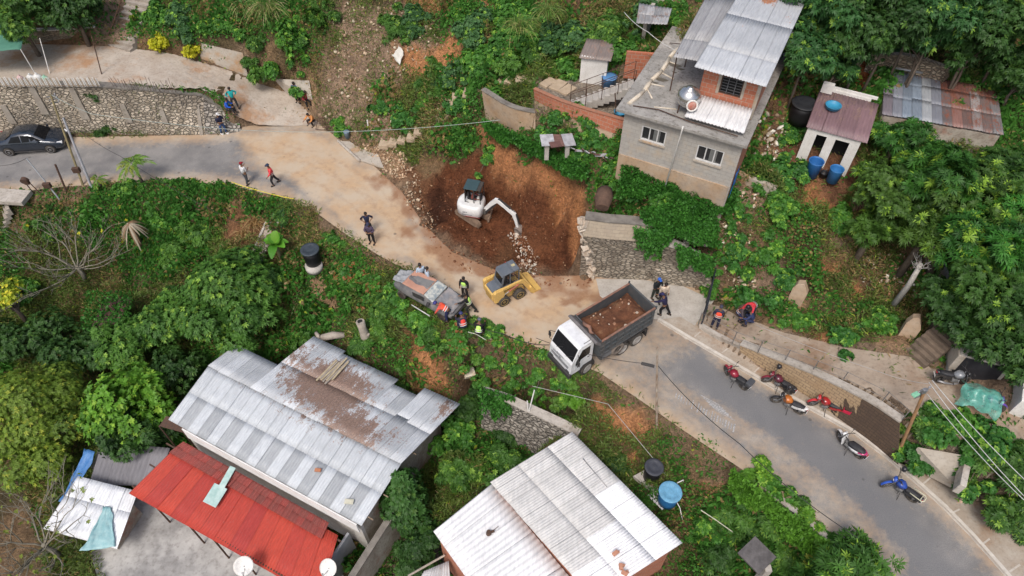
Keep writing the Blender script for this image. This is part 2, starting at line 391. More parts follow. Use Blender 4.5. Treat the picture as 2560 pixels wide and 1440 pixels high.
patch([(990,440),(1050,420),(1080,520),(1060,560),(1010,510)], (.22,.11,.06), 0, .4, .8)
patch([(1040,405),(1120,385),(1090,440),(1040,450)], DRY, .15, .4, .5)
patch([(1190,315),(1230,335),(1300,385),(1400,430),(1470,470),(1465,530),(1420,540),(1370,480),(1300,440),(1230,400)], ORG, .03, .3, .4)
patch([(1195,335),(1225,345),(1300,400),(1400,445),(1465,490),(1462,600),(1430,600),(1400,520),(1300,450),(1240,415)], (.50,.235,.11), 0, .35, .3)
patch([(1400,480),(1470,500),(1470,640),(1440,600)], ORG, 0, .5, .6)
patch([(490,120),(620,150),(650,200),(560,180)], DEB, .2, .4, .4)
patch([(640,190),(700,210),(790,225),(790,300),(700,240)], TAN, .25, .4, .5)
patch([(350,110),(520,140),(560,180),(400,150)], BRN, .25, .4, .4)
patch([(-60,90),(240,110),(240,215),(-60,215)], (.30,.17,.10), .02, .5, .4)
patch([(250,-40),(340,-40),(330,130),(240,110)], DEB, .1, .4, .3)
# around the brick house, yards and hut
patch([(1200,290),(1350,275),(1420,370),(1260,310)], TAN, .5, .4, .5)
patch([(1340,220),(1480,205),(1620,260),(1570,345),(1330,280)], CONC, .0, .2, .1)
patch([(1880,200),(1990,150),(1990,250),(1960,340),(1990,390),(1880,430),(1860,380)], BRN, .2, .5)
patch([(1960,370),(2150,360),(2150,520),(1990,490),(1900,450)], (.24,.125,.075), .08, .5)
patch([(2000,470),(2170,500),(2170,540),(2010,530)], ORG, .1, .3)
patch([(2100,130),(2240,120),(2360,160),(2360,200),(2210,200),(2120,280)], (.33,.12,.05), .02, .4)
patch([(1830,460),(1900,480),(1890,560),(1820,600),(1800,560)], DEB, .2, .5)
for cx, cy, r, c in [(2108,600,38,DEB),(1905,710,42,DEB),(1990,740,42,TAN),(2220,860,60,TAN),(2060,675,16,ORG),(2140,735,24,ORG),(1885,800,60,DRY),(1800,710,40,DRY),(2310,640,60,DRY),(2060,840,30,ORG),(1950,690,34,DEB)]:
    patch([(cx+r*math.cos(a), cy+r*.8*math.sin(a)) for a in np.linspace(0, 6.28, 9)[:8]], c, .12, .35, .5)
patch(_court, (.36,.32,.27), 0, .2, .1, True); patch(drv_poly, None, 0, .15, .2, True); patch([P(*q, -5.9) for q in [(330,1235),(225,1385),(262,1500),(760,1640),(900,1470),(520,1180)]], None, 0, .3, 0, True)
patch([(560,235),(700,238),(790,300),(770,335),(600,335),(575,290)], (.42,.33,.245), .02, .3, .4)
patch(path_poly, (.33,.265,.205), .02, .25, .25, True)
patch([(2120,860),(2330,890),(2420,850),(2560,960),(2560,1080),(2440,1060),(2300,1020),(2150,940)], (.30,.225,.165), .05, .4, .4)
patch([(2340,1170),(2400,1180),(2440,1270),(2560,1440),(2560,1520),(2520,1440),(2400,1260)], (.27,.15,.085), .2, .5, .6)
patch([(2290,1100),(2420,1120),(2400,1200),(2330,1180)], CONC, .02, .3, .3)
# road verge and the slope below it
patch([(1380,884),(1500,932),(1600,1000),(1700,1070),(1850,1170),(1830,1185),(1700,1105),(1600,1040),(1500,975),(1400,915)], DRY, .22, .3, .4)
patch([(1240,820),(1380,870),(1400,900),(1300,870)], DEB, .1, .3, .3)
patch([(0,482),(180,465),(260,470),(200,520),(60,520),(0,540)], DRY, .45, .4)
for l, c, v in [([(1470,1020),(1560,1010),(1640,1060),(1600,1090),(1520,1100)], ORG, .08), ([(1740,1160),(1820,1200),(1790,1230),(1740,1200)], ORG, .1),
    ([(1550,1140),(1600,1150),(1590,1180),(1545,1170)], ORG, .1), ([(1680,1110),(1780,1170),(1770,1240),(1700,1180)], DRY, .35), ([(1010,850),(1070,860),(1130,980),(1060,960),(1010,900)], ORG, .1),
    ([(770,690),(830,720),(850,800),(780,780)], TAN, .2), ([(490,490),(530,490),(520,550),(480,540)], DEB, .15), ([(560,520),(680,530),(680,620),(560,610)], (.24,.13,.07), .12),
    ([(460,570),(500,570),(490,610),(455,600)], TAN, .15), ([(780,520),(860,580),(950,640),(1060,700),(1000,690),(900,640),(800,570)], DRY, .4), ([(1290,930),(1380,940),(1390,990),(1300,980)], DRY, .3),
    ([(1150,960),(1210,970),(1190,1080),(1130,1040)], BRN, .15), ([(1590,1440),(1620,1370),(1680,1360),(1660,1460)], BRN, .3), ([(20,540),(80,560),(50,600),(10,590)], DRY, .3)]:
    patch(l, c, v, .35, .6)
patch([P(*q, -4.6) for q in [(980,1330),(1120,1340),(1100,1500),(930,1500)]], (.16,.14,.12), .15, .3, .4, True)
patch(sidewalk_poly, (.36,.30,.24), 0, .1, .0, True)
_w = 1-sstep(-.3, .5, sdist(GX+_nx*.35, GY+_ny*.35, road_w)); VEG *= (1-_w)
_w2 = (1-sstep(0, .9, sdist(GX+_nx*.5, GY+_ny*.5, road_w)))[..., None]*.8; CC = CC*(1-_w2)+np.array([.27, .20, .14])*_w2
RDIST = sdist(GX, GY, road_w)
VEG0 = VEG.copy(); VEG *= sstep(.25, .60, fbm(GX, GY, 1.1, 4, 71)*.8+VEG*.36)
def build_terrain():
    m, nt, b = newmat('earth'); v = tex(nt); c = attr(nt, 'tone')
    n1 = noise(nt, v, 2.2, 8, .7); n2 = noise(nt, v, 9, 6, .7); n3 = noise(nt, v, .6, 5, .6)
    col = mixc(nt, 1.0, c, ramp(nt, n1, .3, .72, (.55, .53, .51, 1), (1.45, 1.4, 1.34, 1)), 'MULTIPLY')
    col = mixc(nt, 1.0, col, ramp(nt, n2, .32, .7, (.55, .55, .57, 1), (1.38, 1.34, 1.28, 1)), 'MULTIPLY')
    vo = nt.nodes.new('ShaderNodeTexVoronoi'); vo.inputs['Scale'].default_value = 3.2; nt.links.new(v, vo.inputs['Vector'])
    col = mixc(nt, mathn(nt, 'MULTIPLY', ramp(nt, vo.outputs['Distance'], .10, .2, (.7, .7, .7, 1), (0, 0, 0, 1)), ramp(nt, n3, .56, .66)), col, (.5, .43, .34, 1))
    nt.links.new(col, b.inputs['Base Color']); b.inputs['Roughness'].default_value = .95; b.inputs['Specular IOR Level'].default_value = .15
    bump(nt, b, mathn(nt, 'ADD', n2, mathn(nt, 'MULTIPLY', n1, 2.0)), 1.0, .2)
    ny, nx = GX.shape
    Z = GZ + (fbm(GX, GY, 2.6, 3, 5)-.5)*.22*np.clip(VEG0, 0, 1)
    # rough lumps on the dug earth
    d = sdist(GX, GY, TP([(1030,430),(1180,400),(1380,480),(1450,560),(1440,670),(1200,640),(1080,580)])); Z = Z + (1-sstep(-.2, .8, d))*((fbm(GX, GY, 1.9, 4, 12)-.5)*1.0)
    V = np.stack([GX, GY, Z], -1).reshape(-1, 3); C = CC.reshape(-1, 3)
    I = (np.arange(ny-1)[:, None]*nx + np.arange(nx-1)[None, :]).ravel(); F = np.stack([I, I+1, I+nx+1, I+nx], 1)
    # a skirt carries the sheet on to the horizon
    ring = np.concatenate([np.arange(nx), np.arange(1, ny)*nx+nx-1, (ny-1)*nx+np.arange(nx-2, -1, -1), np.arange(ny-2, 0, -1)*nx])
    c0 = np.array([0, 30, 0]); far = V[ring].copy(); dd = (V[ring]-c0)*np.array([1, 1, 0]); far[:, :2] = (c0+dd*14)[:, :2]; far[:, 2] = np.where(far[:, 1] > 60, 14+0*far[:, 2], -8)
    n0 = len(V); V = np.vstack([V, far]); C = np.vstack([C, np.tile([.07, .09, .04], (len(far), 1))]); k = len(ring); a = np.arange(k); bq = (a+1) % k
    F = np.vstack([F, np.stack([ring[a], n0+a, n0+bq, ring[bq]], 1)])
    o = mesh_np('ground', V, F, m, cols=C, smooth=True); tag(o, 'sloping hillside ground of bare brown, tan and orange earth', kind='structure'); return o
build_terrain()
def sheet(name, A, B, zf, mat, n=8, step=.3, dustf=None, kind='structure', label=None, lift=0.0, thick=0):
    """a strip between two world polylines, cut into a fine grid and laid at height zf(x, y)"""
    def even(L, k):
        L = [Vector(p) for p in L]; d = [0]
        for a, b in zip(L, L[1:]): d.append(d[-1]+(b-a).length)
        out = []; j = 0
        for t in np.linspace(0, d[-1], k):
            while j < len(L)-2 and d[j+1] < t: j += 1
            f = (t-d[j])/max(d[j+1]-d[j], 1e-9); out.append(L[j].lerp(L[j+1], f))
        return np.array([tuple(p) for p in out])
    k = int(sum((b-a).length for a, b in zip(A, A[1:]))/step)+2
    A = even(A, k); B = even(B, k); t = np.linspace(0, 1, n)[:, None, None]
    G = A[None]*(1-t)+B[None]*t; x = G[..., 0]; y = G[..., 1]; z = zf(x, y, G[..., 2])+lift
    V = np.stack([x, y, z], -1).reshape(-1, 3); I = (np.arange(n-1)[:, None]*k+np.arange(k-1)[None]).ravel(); F = np.stack([I, I+1, I+k+1, I+k], 1)
    cols = None
    if dustf is not None: d = dustf(x, y); cols = np.stack([q.ravel() for q in d], 1)
    o = mesh_np(name, V, F, mat, cols=cols, smooth=True)
    if kind: tag(o, label, kind=kind)
    return o
def corr(L, ends=None):
    return [Vector(p) for p in L]
# ---- asphalt road with dust
def road_mat():
    m, nt, b = newmat('asphalt'); v = tex(nt); n1 = noise(nt, v, .55, 6, .62); n2 = noise(nt, v, 26, 3, .7); n3 = noise(nt, v, 3.2, 6, .7)
    a = mixc(nt, ramp(nt, n1, .38, .62), (.185, .18, .178, 1), (.32, .305, .29, 1)); a = mixc(nt, ramp(nt, n2, .35, .75), a, (.15, .145, .14, 1))
    a = mixc(nt, ramp(nt, n3, .60, .74), a, (.33, .30, .26, 1))
    d = mixc(nt, ramp(nt, n3, .3, .7), (.53, .37, .225, 1), (.42, .30, .20, 1)); d = mixc(nt, ramp(nt, n1, .4, .62), d, (.49, .40, .30, 1))
    f = attr(nt, 'tone'); mr = nt.nodes.new('ShaderNodeSeparateColor'); nt.links.new(f, mr.inputs[0])
    q = mathn(nt, 'ADD', mr.outputs[0], mathn(nt, 'MULTIPLY', mathn(nt, 'SUBTRACT', n3, .5), 1.1)); a = mixc(nt, mathn(nt, 'MULTIPLY', mr.outputs[2], .8), a, mixc(nt, ramp(nt, n2, .35, .7), (.185, .188, .195, 1), (.125, .128, .135, 1))); col = mixc(nt, ramp(nt, q, .15, .85), a, d); qm = mathn(nt, 'ADD', mr.outputs[1], mathn(nt, 'MULTIPLY', mathn(nt, 'SUBTRACT', n3, .5), .9)); col = mixc(nt, mathn(nt, 'MULTIPLY', ramp(nt, qm, .1, 1.0), .85), col, (.26, .13, .068, 1))
    vo = nt.nodes.new('ShaderNodeTexVoronoi'); vo.feature = 'DISTANCE_TO_EDGE'; vo.inputs['Scale'].default_value = .33; nt.links.new(tex(nt, 1.0), vo.inputs['Vector'])
    w = nt.nodes.new('ShaderNodeTexVoronoi'); w.feature = 'F1'; w.inputs['Scale'].default_value = .8; nt.links.new(v, w.inputs['Vector'])
    col = mixc(nt, ramp(nt, w.outputs['Distance'], .055, .085, (.55, .55, .55, 1), (0, 0, 0, 1)), col, (.07, .065, .06, 1))
    nt.links.new(col, b.inputs['Base Color']); b.inputs['Roughness'].default_value = .9; b.inputs['Specular IOR Level'].default_value = .25; bump(nt, b, n2, .35, .02); return m
_dp = P_dust = [P(x, y, 0) for x, y in [(560,335),(760,325),(850,355),(930,410),(1010,490),(1060,560),(1200,650),(1330,690),(1500,690),(1470,820),(1400,870),(1280,835),(1200,800),(1130,735),(1050,680),(950,620),(900,560),(830,500),(760,455),(700,430),(640,390)]]
_dp3 = [P(x, y, 0) for x, y in [(1490,690),(1790,745),(1740,800),(1720,860),(1560,930),(1440,920),(1400,870),(1480,760)]]
_edgeA = [P(x, y, 0) for x, y in KERB]; 
def dist_line(X, Y, L):
    d = np.full(X.shape, 1e9)
    for a, b in zip(L, L[1:]):
        e = np.array([b.x-a.x, b.y-a.y]); t = np.clip(((X-a.x)*e[0]+(Y-a.y)*e[1])/(e@e+1e-9), 0, 1); d = np.minimum(d, np.hypot(X-a.x-t*e[0], Y-a.y-t*e[1]))
    return d
def dust(X, Y):
    nx = (fbm(X, Y, .5, 4, 2)-.5)*3; s = sdist(X+nx, Y+nx*.6, _dp)
    d = 1-sstep(-1.1, 1.5, s)
    d = np.maximum(d, .45*(1-sstep(-.5, 1.5, sdist(X, Y, _dp3))))
    e = np.minimum(dist_line(X, Y, [P(x, y, 0) for x, y in NEAR_E]), dist_line(X, Y, [P(x, y, 0) for x, y in FAR_E])); d = np.maximum(d, .72*(1-sstep(0, 1.7, e)))
    # faint tan streak along the lane
    d = np.maximum(d, .42*(1-sstep(.2, 1.2, dist_line(X, Y, [P(x, y, 0) for x, y in [(1500,890),(1640,960),(1800,1040),(1960,1150),(2120,1280),(2230,1400)]]))))
    # dark mud dragged out of the pit, ragged, and wheel tracks
    q = [P(a, b, 0) for a, b in [(990,440),(1060,560),(1130,630),(1230,672),(1360,690),(1480,690)]]; m = 1-sstep(-.1, 1.3, dist_line(X, Y, q)+(fbm(X, Y, 1.3, 4, 8)-.5)*3.4-.25)
    for l, w in (([(1330,705),(1400,728),(1500,745)], .8), ([(1360,745),(1440,752),(1490,740)], .35), ([(1400,720),(1440,740),(1410,760)], .3), ([(1150,640),(1240,680),(1330,700)], .5)): m = np.maximum(m, .9*(1-sstep(0, w, dist_line(X, Y, [P(a, b, 0) for a, b in l])+(fbm(X, Y, 2.2, 3, 5)-.5)*1.1)))
    for o in (-.55, .55):
        for l in ([(600,395),(760,420),(900,500),(1010,600),(1150,690),(1290,770)], [(640,360),(800,390),(930,480),(1050,600),(1230,720),(1400,800)]): m = np.maximum(m, .22*(1-sstep(.05, .22, np.abs(dist_line(X, Y, [P(a, b, 0) for a, b in l])-.45+(fbm(X, Y, .7, 2, 4)-.5)*.5))))
    k = .95*(1-sstep(.4, 1.9, dist_line(X, Y, [P(a, b, 0) for a, b in [(1760,930),(1950,1040),(2100,1180),(2260,1330),(2350,1440)]])+(fbm(X, Y, .8, 4, 31)-.5)*1.6))
    return d, m, k
roadz = lambda x, y, z: 0*x+.0
M_ASPH = road_mat()
sheet('road', [P(x, y, 0) for x, y in FAR_E[:-6]]+[P(x, y, 0) for x, y in KERB[2:]], [P(x, y, 0) for x, y in NEAR_E], roadz, M_ASPH, 44, .25, dust, label='grey asphalt road curving down the hill, dusted with tan earth')
# the apron where the driveway, the pit and the raised path meet the road: pale concrete
M_CONC = M('old_concrete', (.50,.46,.41), (.36,.32,.27), .9, .9, bmp=.3, c3=(.30,.23,.17), dirt=.5)
M_CONC2 = M('pale_concrete', (.50,.47,.43), (.38,.35,.31), 1.6, .9, bmp=.25, dirt=.3)
M_DRV = M('driveway_concrete', (.50,.44,.37), (.40,.33,.265), 1.0, .92, bmp=.4, c3=(.40,.24,.14), dirt=.35)
_dzr = drv_f
def _dz(x, y):
    z = sum(drv_f(x+a, y+b) for a, b in ((-.5,0),(.5,0),(0,0),(1,0),(-1,0)))/5
    return z
sheet('driveway', drv_up_w, drv_lo_w, lambda x, y, z: _dz(x, y)+.022+.085*np.clip(_dz(x, y)/1.2, 0, 1), M_DRV, 26, .25, label='pale worn concrete lane climbing left above the stone wall')
def apron():
    L = [P(x, y, 0) for x, y in [(1490,697),(1600,699),(1700,712),(1785,752),(1742,806),(1716,850),(1660,800),(1560,790),(1500,740)]]
    mb = MB(); mb.use(M_CONC2); mb.slab([p+Vector((0, 0, .012)) for p in L], .05); return mb.build('pavement')
a = apron(); tag(a, 'pale concrete apron between stone wall and dump truck', kind='structure')
# the sidewalk with kerb: top sheet, kerb strip
SW_IN = [(1700,792),(1760,828),(1850,885),(1960,955),(2080,1030),(2160,1085),(2245,1160),(2330,1170),(2420,1230),(2540,1320),(2640,1430),(2760,1590)]
M_SW = M('sidewalk_concrete', (.42,.37,.31), (.33,.27,.21), 1.4, .92, bmp=.3, c3=(.31,.21,.14), dirt=.3)
sheet('sidewalk', [P(x, y, .12)+Vector((0, 0, 0)) for x, y in KERB], [P(x, y, .12) for x, y in SW_IN], lambda x, y, z: 0*x+.135, M_SW, 10, .3, label='narrow concrete sidewalk along the right side of the road')
kl = resample([P(x, y, .0) for x, y in KERB], .5)
mb = MB().use(M('kerb_concrete', (.60,.56,.50), (.46,.42,.37), 3, .9, bmp=.3))
rings = []
for i, p in enumerate(kl):
    d = (kl[min(i+1, len(kl)-1)]-kl[max(i-1, 0)]).normalized(); n = Vector((d.y, -d.x, 0))   # towards the road
    if n.x > 0: n = -n
    rings.append([p+n*.10+Vector((0, 0, -.05)), p+n*.07+Vector((0, 0, .14)), p-n*.08+Vector((0, 0, .147)), p-n*.10+Vector((0, 0, -.05))])
mb.loft(rings, smooth=False); tag(mb.build('kerb'), 'concrete kerb edging the sidewalk', kind='structure')
# pale joints across the sidewalk
mb = MB().use(M('joint_mortar', (.52,.48,.43), (.42,.37,.31), 4, .9))
for (ax, ay), (bx, by) in [((1728,848),(1748,832)),((1795,890),(1818,872)),((1876,940),(1898,918)),((2042,1032),(2060,1015)),((2128,1090),(2150,1068)),((2215,1155),(2238,1135)),((2290,1225),(2325,1195)),((2365,1290),(2395,1275)),((2440,1372),(2470,1350)),((2508,1440),(2545,1415))]:
    a_, b_ = P(ax, ay, .142), P(bx, by, .142); a_ = a_.lerp(b_, .42); b_ = a_.lerp(b_, 1.25); n = (b_-a_).normalized().cross(Vector((0, 0, 1)))*.035
    mb.quad(a_-n, a_+n, b_+n, b_-n)
tag(mb.build('sidewalk_joints'), 'pale mortar joints crossing the sidewalk', kind='structure')
# worn white letters and hatching on the asphalt read as broken paint
mb = MB().use(M('worn_paint', (.46,.45,.44), (.25,.25,.25), 14, .9, lo=.4, hi=.55))
for (x0, y0, x1, y1, k) in [(1690,988,1835,1070,22), (1775,1000,1812,1038,6)]:
    for i in range(k):
        f = i/(k-1); p = P(x0+(x1-x0)*f, y0+(y1-y0)*f, .006); w = random.uniform(.05, .14); q = random.uniform(.12, .28)
        dd = Vector((.35, .9, 0)).normalized()*q if k > 10 else Vector((.8, -.55, 0)).normalized()*.5; s = Vector((dd.y, -dd.x, 0)).normalized()*w*.3
        mb.quad(p-dd-s, p-dd+s, p+dd+s, p+dd-s)
tag(mb.build('road_markings'), 'faded worn white paint marks on the asphalt', kind='structure')
# the raised path on the right bank
sheet('path', path_up_w, path_lo_w, lambda x, y, z: H(x, y)+.045, M('path_concrete', (.40,.33,.26), (.31,.24,.18), .8, .93, bmp=.4, c3=(.26,.17,.11), dirt=.4), 14, .3, label='raised concrete footpath above the yellow block wall')
# ================================================================ WALL MATERIALS
def stone_mat(name, c1, c2, mortar, scale=2.6, course=(1, 1, 1.6)):
    m, nt, b = newmat(name); v = tex(nt, 1, stretch=course); n = nt.nodes.new('ShaderNodeTexNoise'); n.inputs['Scale'].default_value = 2.0; nt.links.new(v, n.inputs['Vector'])
    vv = nt.nodes.new('ShaderNodeMix'); vv.data_type = 'VECTOR'; vv.inputs[0].default_value = .12; nt.links.new(v, vv.inputs[4]); nt.links.new(n.outputs['Color'], vv.inputs[5])
    e = nt.nodes.new('ShaderNodeTexVoronoi'); e.feature = 'DISTANCE_TO_EDGE'; e.inputs['Scale'].default_value = scale; nt.links.new(vv.outputs[1], e.inputs['Vector'])
    f = nt.nodes.new('ShaderNodeTexVoronoi'); f.inputs['Scale'].default_value = scale; nt.links.new(vv.outputs[1], f.inputs['Vector'])
    sc = nt.nodes.new('ShaderNodeSeparateColor'); nt.links.new(f.outputs['Color'], sc.inputs[0])
    st = mixc(nt, sc.outputs[0], (*c1, 1), (*c2, 1)); big = noise(nt, tex(nt), .5, 5, .7)
    col = mixc(nt, ramp(nt, e.outputs['Distance'], .03, .09), (*mortar, 1), st)
    col = mixc(nt, mathn(nt, 'MULTIPLY', ramp(nt, big, .45, .65), .55), col, (.12, .10, .085, 1))
    nt.links.new(col, b.inputs['Base Color']); b.inputs['Roughness'].default_value = .92; bump(nt, b, ramp(nt, e.outputs['Distance'], 0, .16), 1.0, .12); MATS[name] = m; return m
def brick_mat(name, c1, c2, mortar, bw=.32, bh=.21, mort=.012, stain=None):
    m, nt, b = newmat(name); g = nt.nodes.new('ShaderNodeNewGeometry'); sx = nt.nodes.new('ShaderNodeSeparateXYZ'); nt.links.new(g.outputs['Position'], sx.inputs[0]); sn = nt.nodes.new('ShaderNodeSeparateXYZ'); nt.links.new(g.outputs['True Normal'], sn.inputs[0])
    along = mathn(nt, 'SUBTRACT', mathn(nt, 'MULTIPLY', sx.outputs[1], sn.outputs[0]), mathn(nt, 'MULTIPLY', sx.outputs[0], sn.outputs[1]))   # distance along the wall
    cx = nt.nodes.new('ShaderNodeCombineXYZ'); nt.links.new(along, cx.inputs[0]); nt.links.new(sx.outputs[2], cx.inputs[1])
    br = nt.nodes.new('ShaderNodeTexBrick'); nt.links.new(cx.outputs[0], br.inputs['Vector']); br.inputs['Scale'].default_value = 1.0
    br.inputs['Color1'].default_value = (*c1, 1); br.inputs['Color2'].default_value = (*c2, 1); br.inputs['Mortar'].default_value = (*mortar, 1)
    br.inputs['Brick Width'].default_value = bw; br.inputs['Row Height'].default_value = bh; br.inputs['Mortar Size'].default_value = mort; br.inputs['Mortar Smooth'].default_value = .3
    v = tex(nt); n1 = noise(nt, v, 1.1, 6, .7); n2 = noise(nt, v, 7, 4, .6)
    col = mixc(nt, mathn(nt, 'MULTIPLY', ramp(nt, n2, .4, .7), .35), br.outputs['Color'], tuple(x*.6 for x in c1)+(1,))
    col = mixc(nt, mathn(nt, 'MULTIPLY', ramp(nt, n1, .5, .7), .75), col, (*(stain or mortar), 1))
    nt.links.new(col, b.inputs['Base Color']); b.inputs['Roughness'].default_value = .9; bump(nt, b, br.outputs['Fac'], .5, -.02); MATS[name] = m; return m
M_STONE = stone_mat('rubble_stone', (.62,.54,.43), (.30,.25,.185), (.35,.31,.25), 4.2)
M_STONE2 = stone_mat('rubble_stone_warm', (.52,.43,.31), (.30,.22,.15), (.36,.30,.23), 4.6)
M_STONE3 = stone_mat('rubble_stone_grey', (.50,.46,.40), (.22,.195,.165), (.22,.20,.17), 4.0)
M_YEL = brick_mat('buff_block', (.52,.38,.23), (.44,.31,.19), (.24,.17,.11), .34, .2, .02, stain=(.40,.27,.15))
M_BRICK = brick_mat('clay_block', (.52,.185,.105), (.44,.145,.08), (.42,.33,.26), .34, .22, .014, stain=(.46,.20,.13))
M_GREYB = brick_mat('grey_block', (.42,.40,.365), (.38,.36,.33), (.31,.29,.26), .42, .21, .008, stain=(.46,.37,.27))
M_COPE = M('dark_coping', (.25,.23,.20), (.14,.125,.11), 2, .95, bmp=.4)
M_PLAST = M('stained_plaster', (.46,.42,.36), (.38,.33,.27), 1.2, .92, bmp=.3, c3=(.40,.24,.12), dirt=.3)
M_PLASTO = M('orange_stained_plaster', (.46,.37,.28), (.40,.26,.15), .7, .92, bmp=.3, c3=(.30,.26,.22), dirt=.3)
M_BLK = M('dark_interior', (.02,.02,.02), rough=.9)
M_IRON = M('rusty_iron', (.13,.07,.045), (.08,.055,.045), 9, .8, .3, bmp=.2)
M_STEEL = M('grey_steel', (.35,.35,.36), (.25,.25,.26), 6, .5, .6)
M_GALV = M('galvanised', (.52,.54,.56), (.42,.44,.46), 4, .45, .5)
M_WHITEP = M('white_paint', (.78,.77,.74), (.66,.64,.60), 2, .7, dirt=.25)
M_WOOD = M('weathered_wood', (.30,.22,.15), (.19,.14,.10), 4, .9, bmp=.4, stretch=(3, 3, .4))
M_WOODG = M('grey_wood', (.42,.37,.31), (.28,.24,.20), 4, .9, bmp=.4)
M_BARK = M('bark', (.19,.15,.115), (.11,.085,.065), 5, .95, bmp=.6)
def wallstrip(name, bot, top, th, mat, label, cat='wall', cope=None, group=None, ext=.4, cope_h=.10, parent=None):
    """retaining wall: front face from the bottom line up to the top line, thickness th behind it, own coping"""
    k = len(top); rings = []; cr = []
    for i in range(k):
        d = (top[min(i+1, k-1)]-top[max(i-1, 0)]); d.z = 0; d.normalize(); n = Vector((-d.y, d.x, 0))
        if n.dot(Vector((top[i].x, top[i].y, 0)).normalized()) < 0: n = -n
        b_, t_ = bot[i], top[i]
        rings.append([b_-Vector((0, 0, ext)), b_, t_, t_+n*th, Vector((t_.x, t_.y, b_.z-ext))+n*th])
        cr.append([t_-n*.05+Vector((0, 0, .003)), t_-n*.05+Vector((0, 0, cope_h)), t_+n*(th+.03)+Vector((0, 0, cope_h)), t_+n*(th+.03)+Vector((0, 0, .003))])
    root = parent or thing(name, label, cat, group=group)
    MB().use(mat).loft(rings, smooth=False).build('wall_face', parent=root)
    if cope: MB().use(cope).loft(cr, smooth=False).build('coping', parent=root)
    return root
def px3(l): return [P(*q) for q in l]
# ---- long stone wall below the lane, behind the parked car
_b = resample(px3([(-340,334,0),(0,334,0),(230,335,0),(380,335,0),(508,333,0)]), 1.2)
def line_at(L, n):
    d = [0]
    for a, b in zip(L, L[1:]): d.append(d[-1]+(b-a).length)
    out = []; j = 0
    for t in np.linspace(0, d[-1], n):
        while j < len(L)-2 and d[j+1] < t: j += 1
        out.append(L[j].lerp(L[j+1], (t-d[j])/max(d[j+1]-d[j], 1e-9)))
    return out
N_ = 30
top = line_at(px3([(-340,214,3.55),(0,214,3.55),(230,217,3.5),(380,228,3.15),(508,240,2.1)]), N_); bot = line_at(px3([(-340,336,0),(0,336,0),(230,337,0),(380,337,0),(512,336,0)]), N_)
w1 = wallstrip('stone_wall', bot, top, .45, M_STONE, 'long rubble stone retaining wall behind the parked dark car', cope=M_COPE)
mb = MB().use(M('buttress_plaster', (.33,.30,.255), (.26,.225,.185), 2, .9, bmp=.4, dirt=.5))
for px_, f0, f1, w in [(52,.25,.62,.5),(145,.45,1.0,.5),(238,.35,.98,.5),(340,.3,.7,.45),(425,.3,.62,.4),(505,.0,1.0,.25)]:
    f = (px_+340)/(508+340); i = int(round(f*(N_-1))); b_, t_ = bot[i], top[i]; x = P(px_, 336, 0).x
    for s_ in (0,):
        p0 = b_.lerp(t_, f0); p1 = b_.lerp(t_, f1); p0.x = x; p1.x = x; o = Vector((0, -.13, 0)); h = Vector((w/2, 0, 0)); h1 = h*.7
        mb.loft([[p0-h+o*.8, p0+h+o*.8, p0+h+Vector((0,.2,0)), p0-h+Vector((0,.2,0))], [p1-h1+o*.6, p1+h1+o*.6, p1+h1+Vector((0,.2,0)), p1-h1+Vector((0,.2,0))]], smooth=False)
mb.build('buttress_bands', parent=w1)
# ramp side wall, low, from the end of the stone wall down to the road
top = line_at(px3([(508,243,2.05),(545,268,1.4),(575,292,.75),(598,300,.45)]), 8); bot = line_at(px3([(512,336,0),(550,334,0),(580,333,0),(602,328,0)]), 8)
wallstrip('ramp_wall', bot, top, .3, M_STONE3, 'low rough stone wall under the two sitting men, sloping to the road', cope=M_COPE)
# ---- tall stone wall right of the pit
top = line_at(px3([(1462,548,4.6),(1520,556,4.6),(1580,560,4.6),(1640,568,4.45)]), 12); mid = line_at(px3([(1458,590,3.65),(1520,598,3.65),(1580,602,3.65),(1640,606,3.6)]), 12); bot = line_at(px3([(1482,690,0),(1540,690,0),(1600,692,0),(1652,696,0)]), 12)
w2 = wallstrip('tall_stone_wall', bot, mid, .6, M_STONE, 'tall stone retaining wall with block upper courses right of the dug pit')
wallstrip('x', mid, top, .5, brick_mat('tan_block', (.44,.37,.28), (.40,.33,.25), (.33,.28,.22), .4, .2, .01, stain=(.36,.31,.25)), '', parent=w2, ext=-.005, cope=M_COPE, cope_h=.07)
top = line_at(px3([(1655,610,3.55),(1700,625,3.3),(1745,650,2.7),(1775,668,2.3)]), 8); bot = line_at(px3([(1655,697,0),(1700,704,0),(1745,720,0),(1782,742,0)]), 8)
wallstrip('stepped_stone_wall', bot, top, .5, M_STONE, 'lower stone wall section beside the black railing, hung with vines', cope=M_CONC2)
mb = MB().use(M_CONC2); a0 = P(1688, 703, 0); mb.box(a0+Vector((0, -.02, 1.5)), (.32, .34, 3.4), (0, 0, -.3), .02); tag(mb.build('concrete_column'), 'pale concrete column set in the stone wall face', 'column')
mb = MB().use(M_CONC); mb.box(P(1738, 590, 3.2)+Vector((0, 0, .1)), (1.5, .3, 1.0), (.0, 0, -.42), .03); tag(mb.build('wall_block'), 'grey plastered wall block half hidden in vines above the stone wall', 'wall')
# broken pale edge of the wall at the pit
mb = MB().use(M('broken_mortar', (.58,.52,.44), (.44,.34,.25), 5, .95, bmp=.6))
for k in range(34):
    f = k/33; p = P(1462-8*math.sin(f*5), 552, 4.5).lerp(P(1484, 690, .1), f)+Vector((random.uniform(-.16, .08), random.uniform(-.15, .12), 0)); mb.box(p, [random.uniform(.16, .4) for _ in range(3)], (random.random()*3, random.random()*3, random.random()*3), .03)
tag(mb.build('broken_wall_edge'), 'broken pale mortar edge where the stone wall was torn away', 'wall edge')
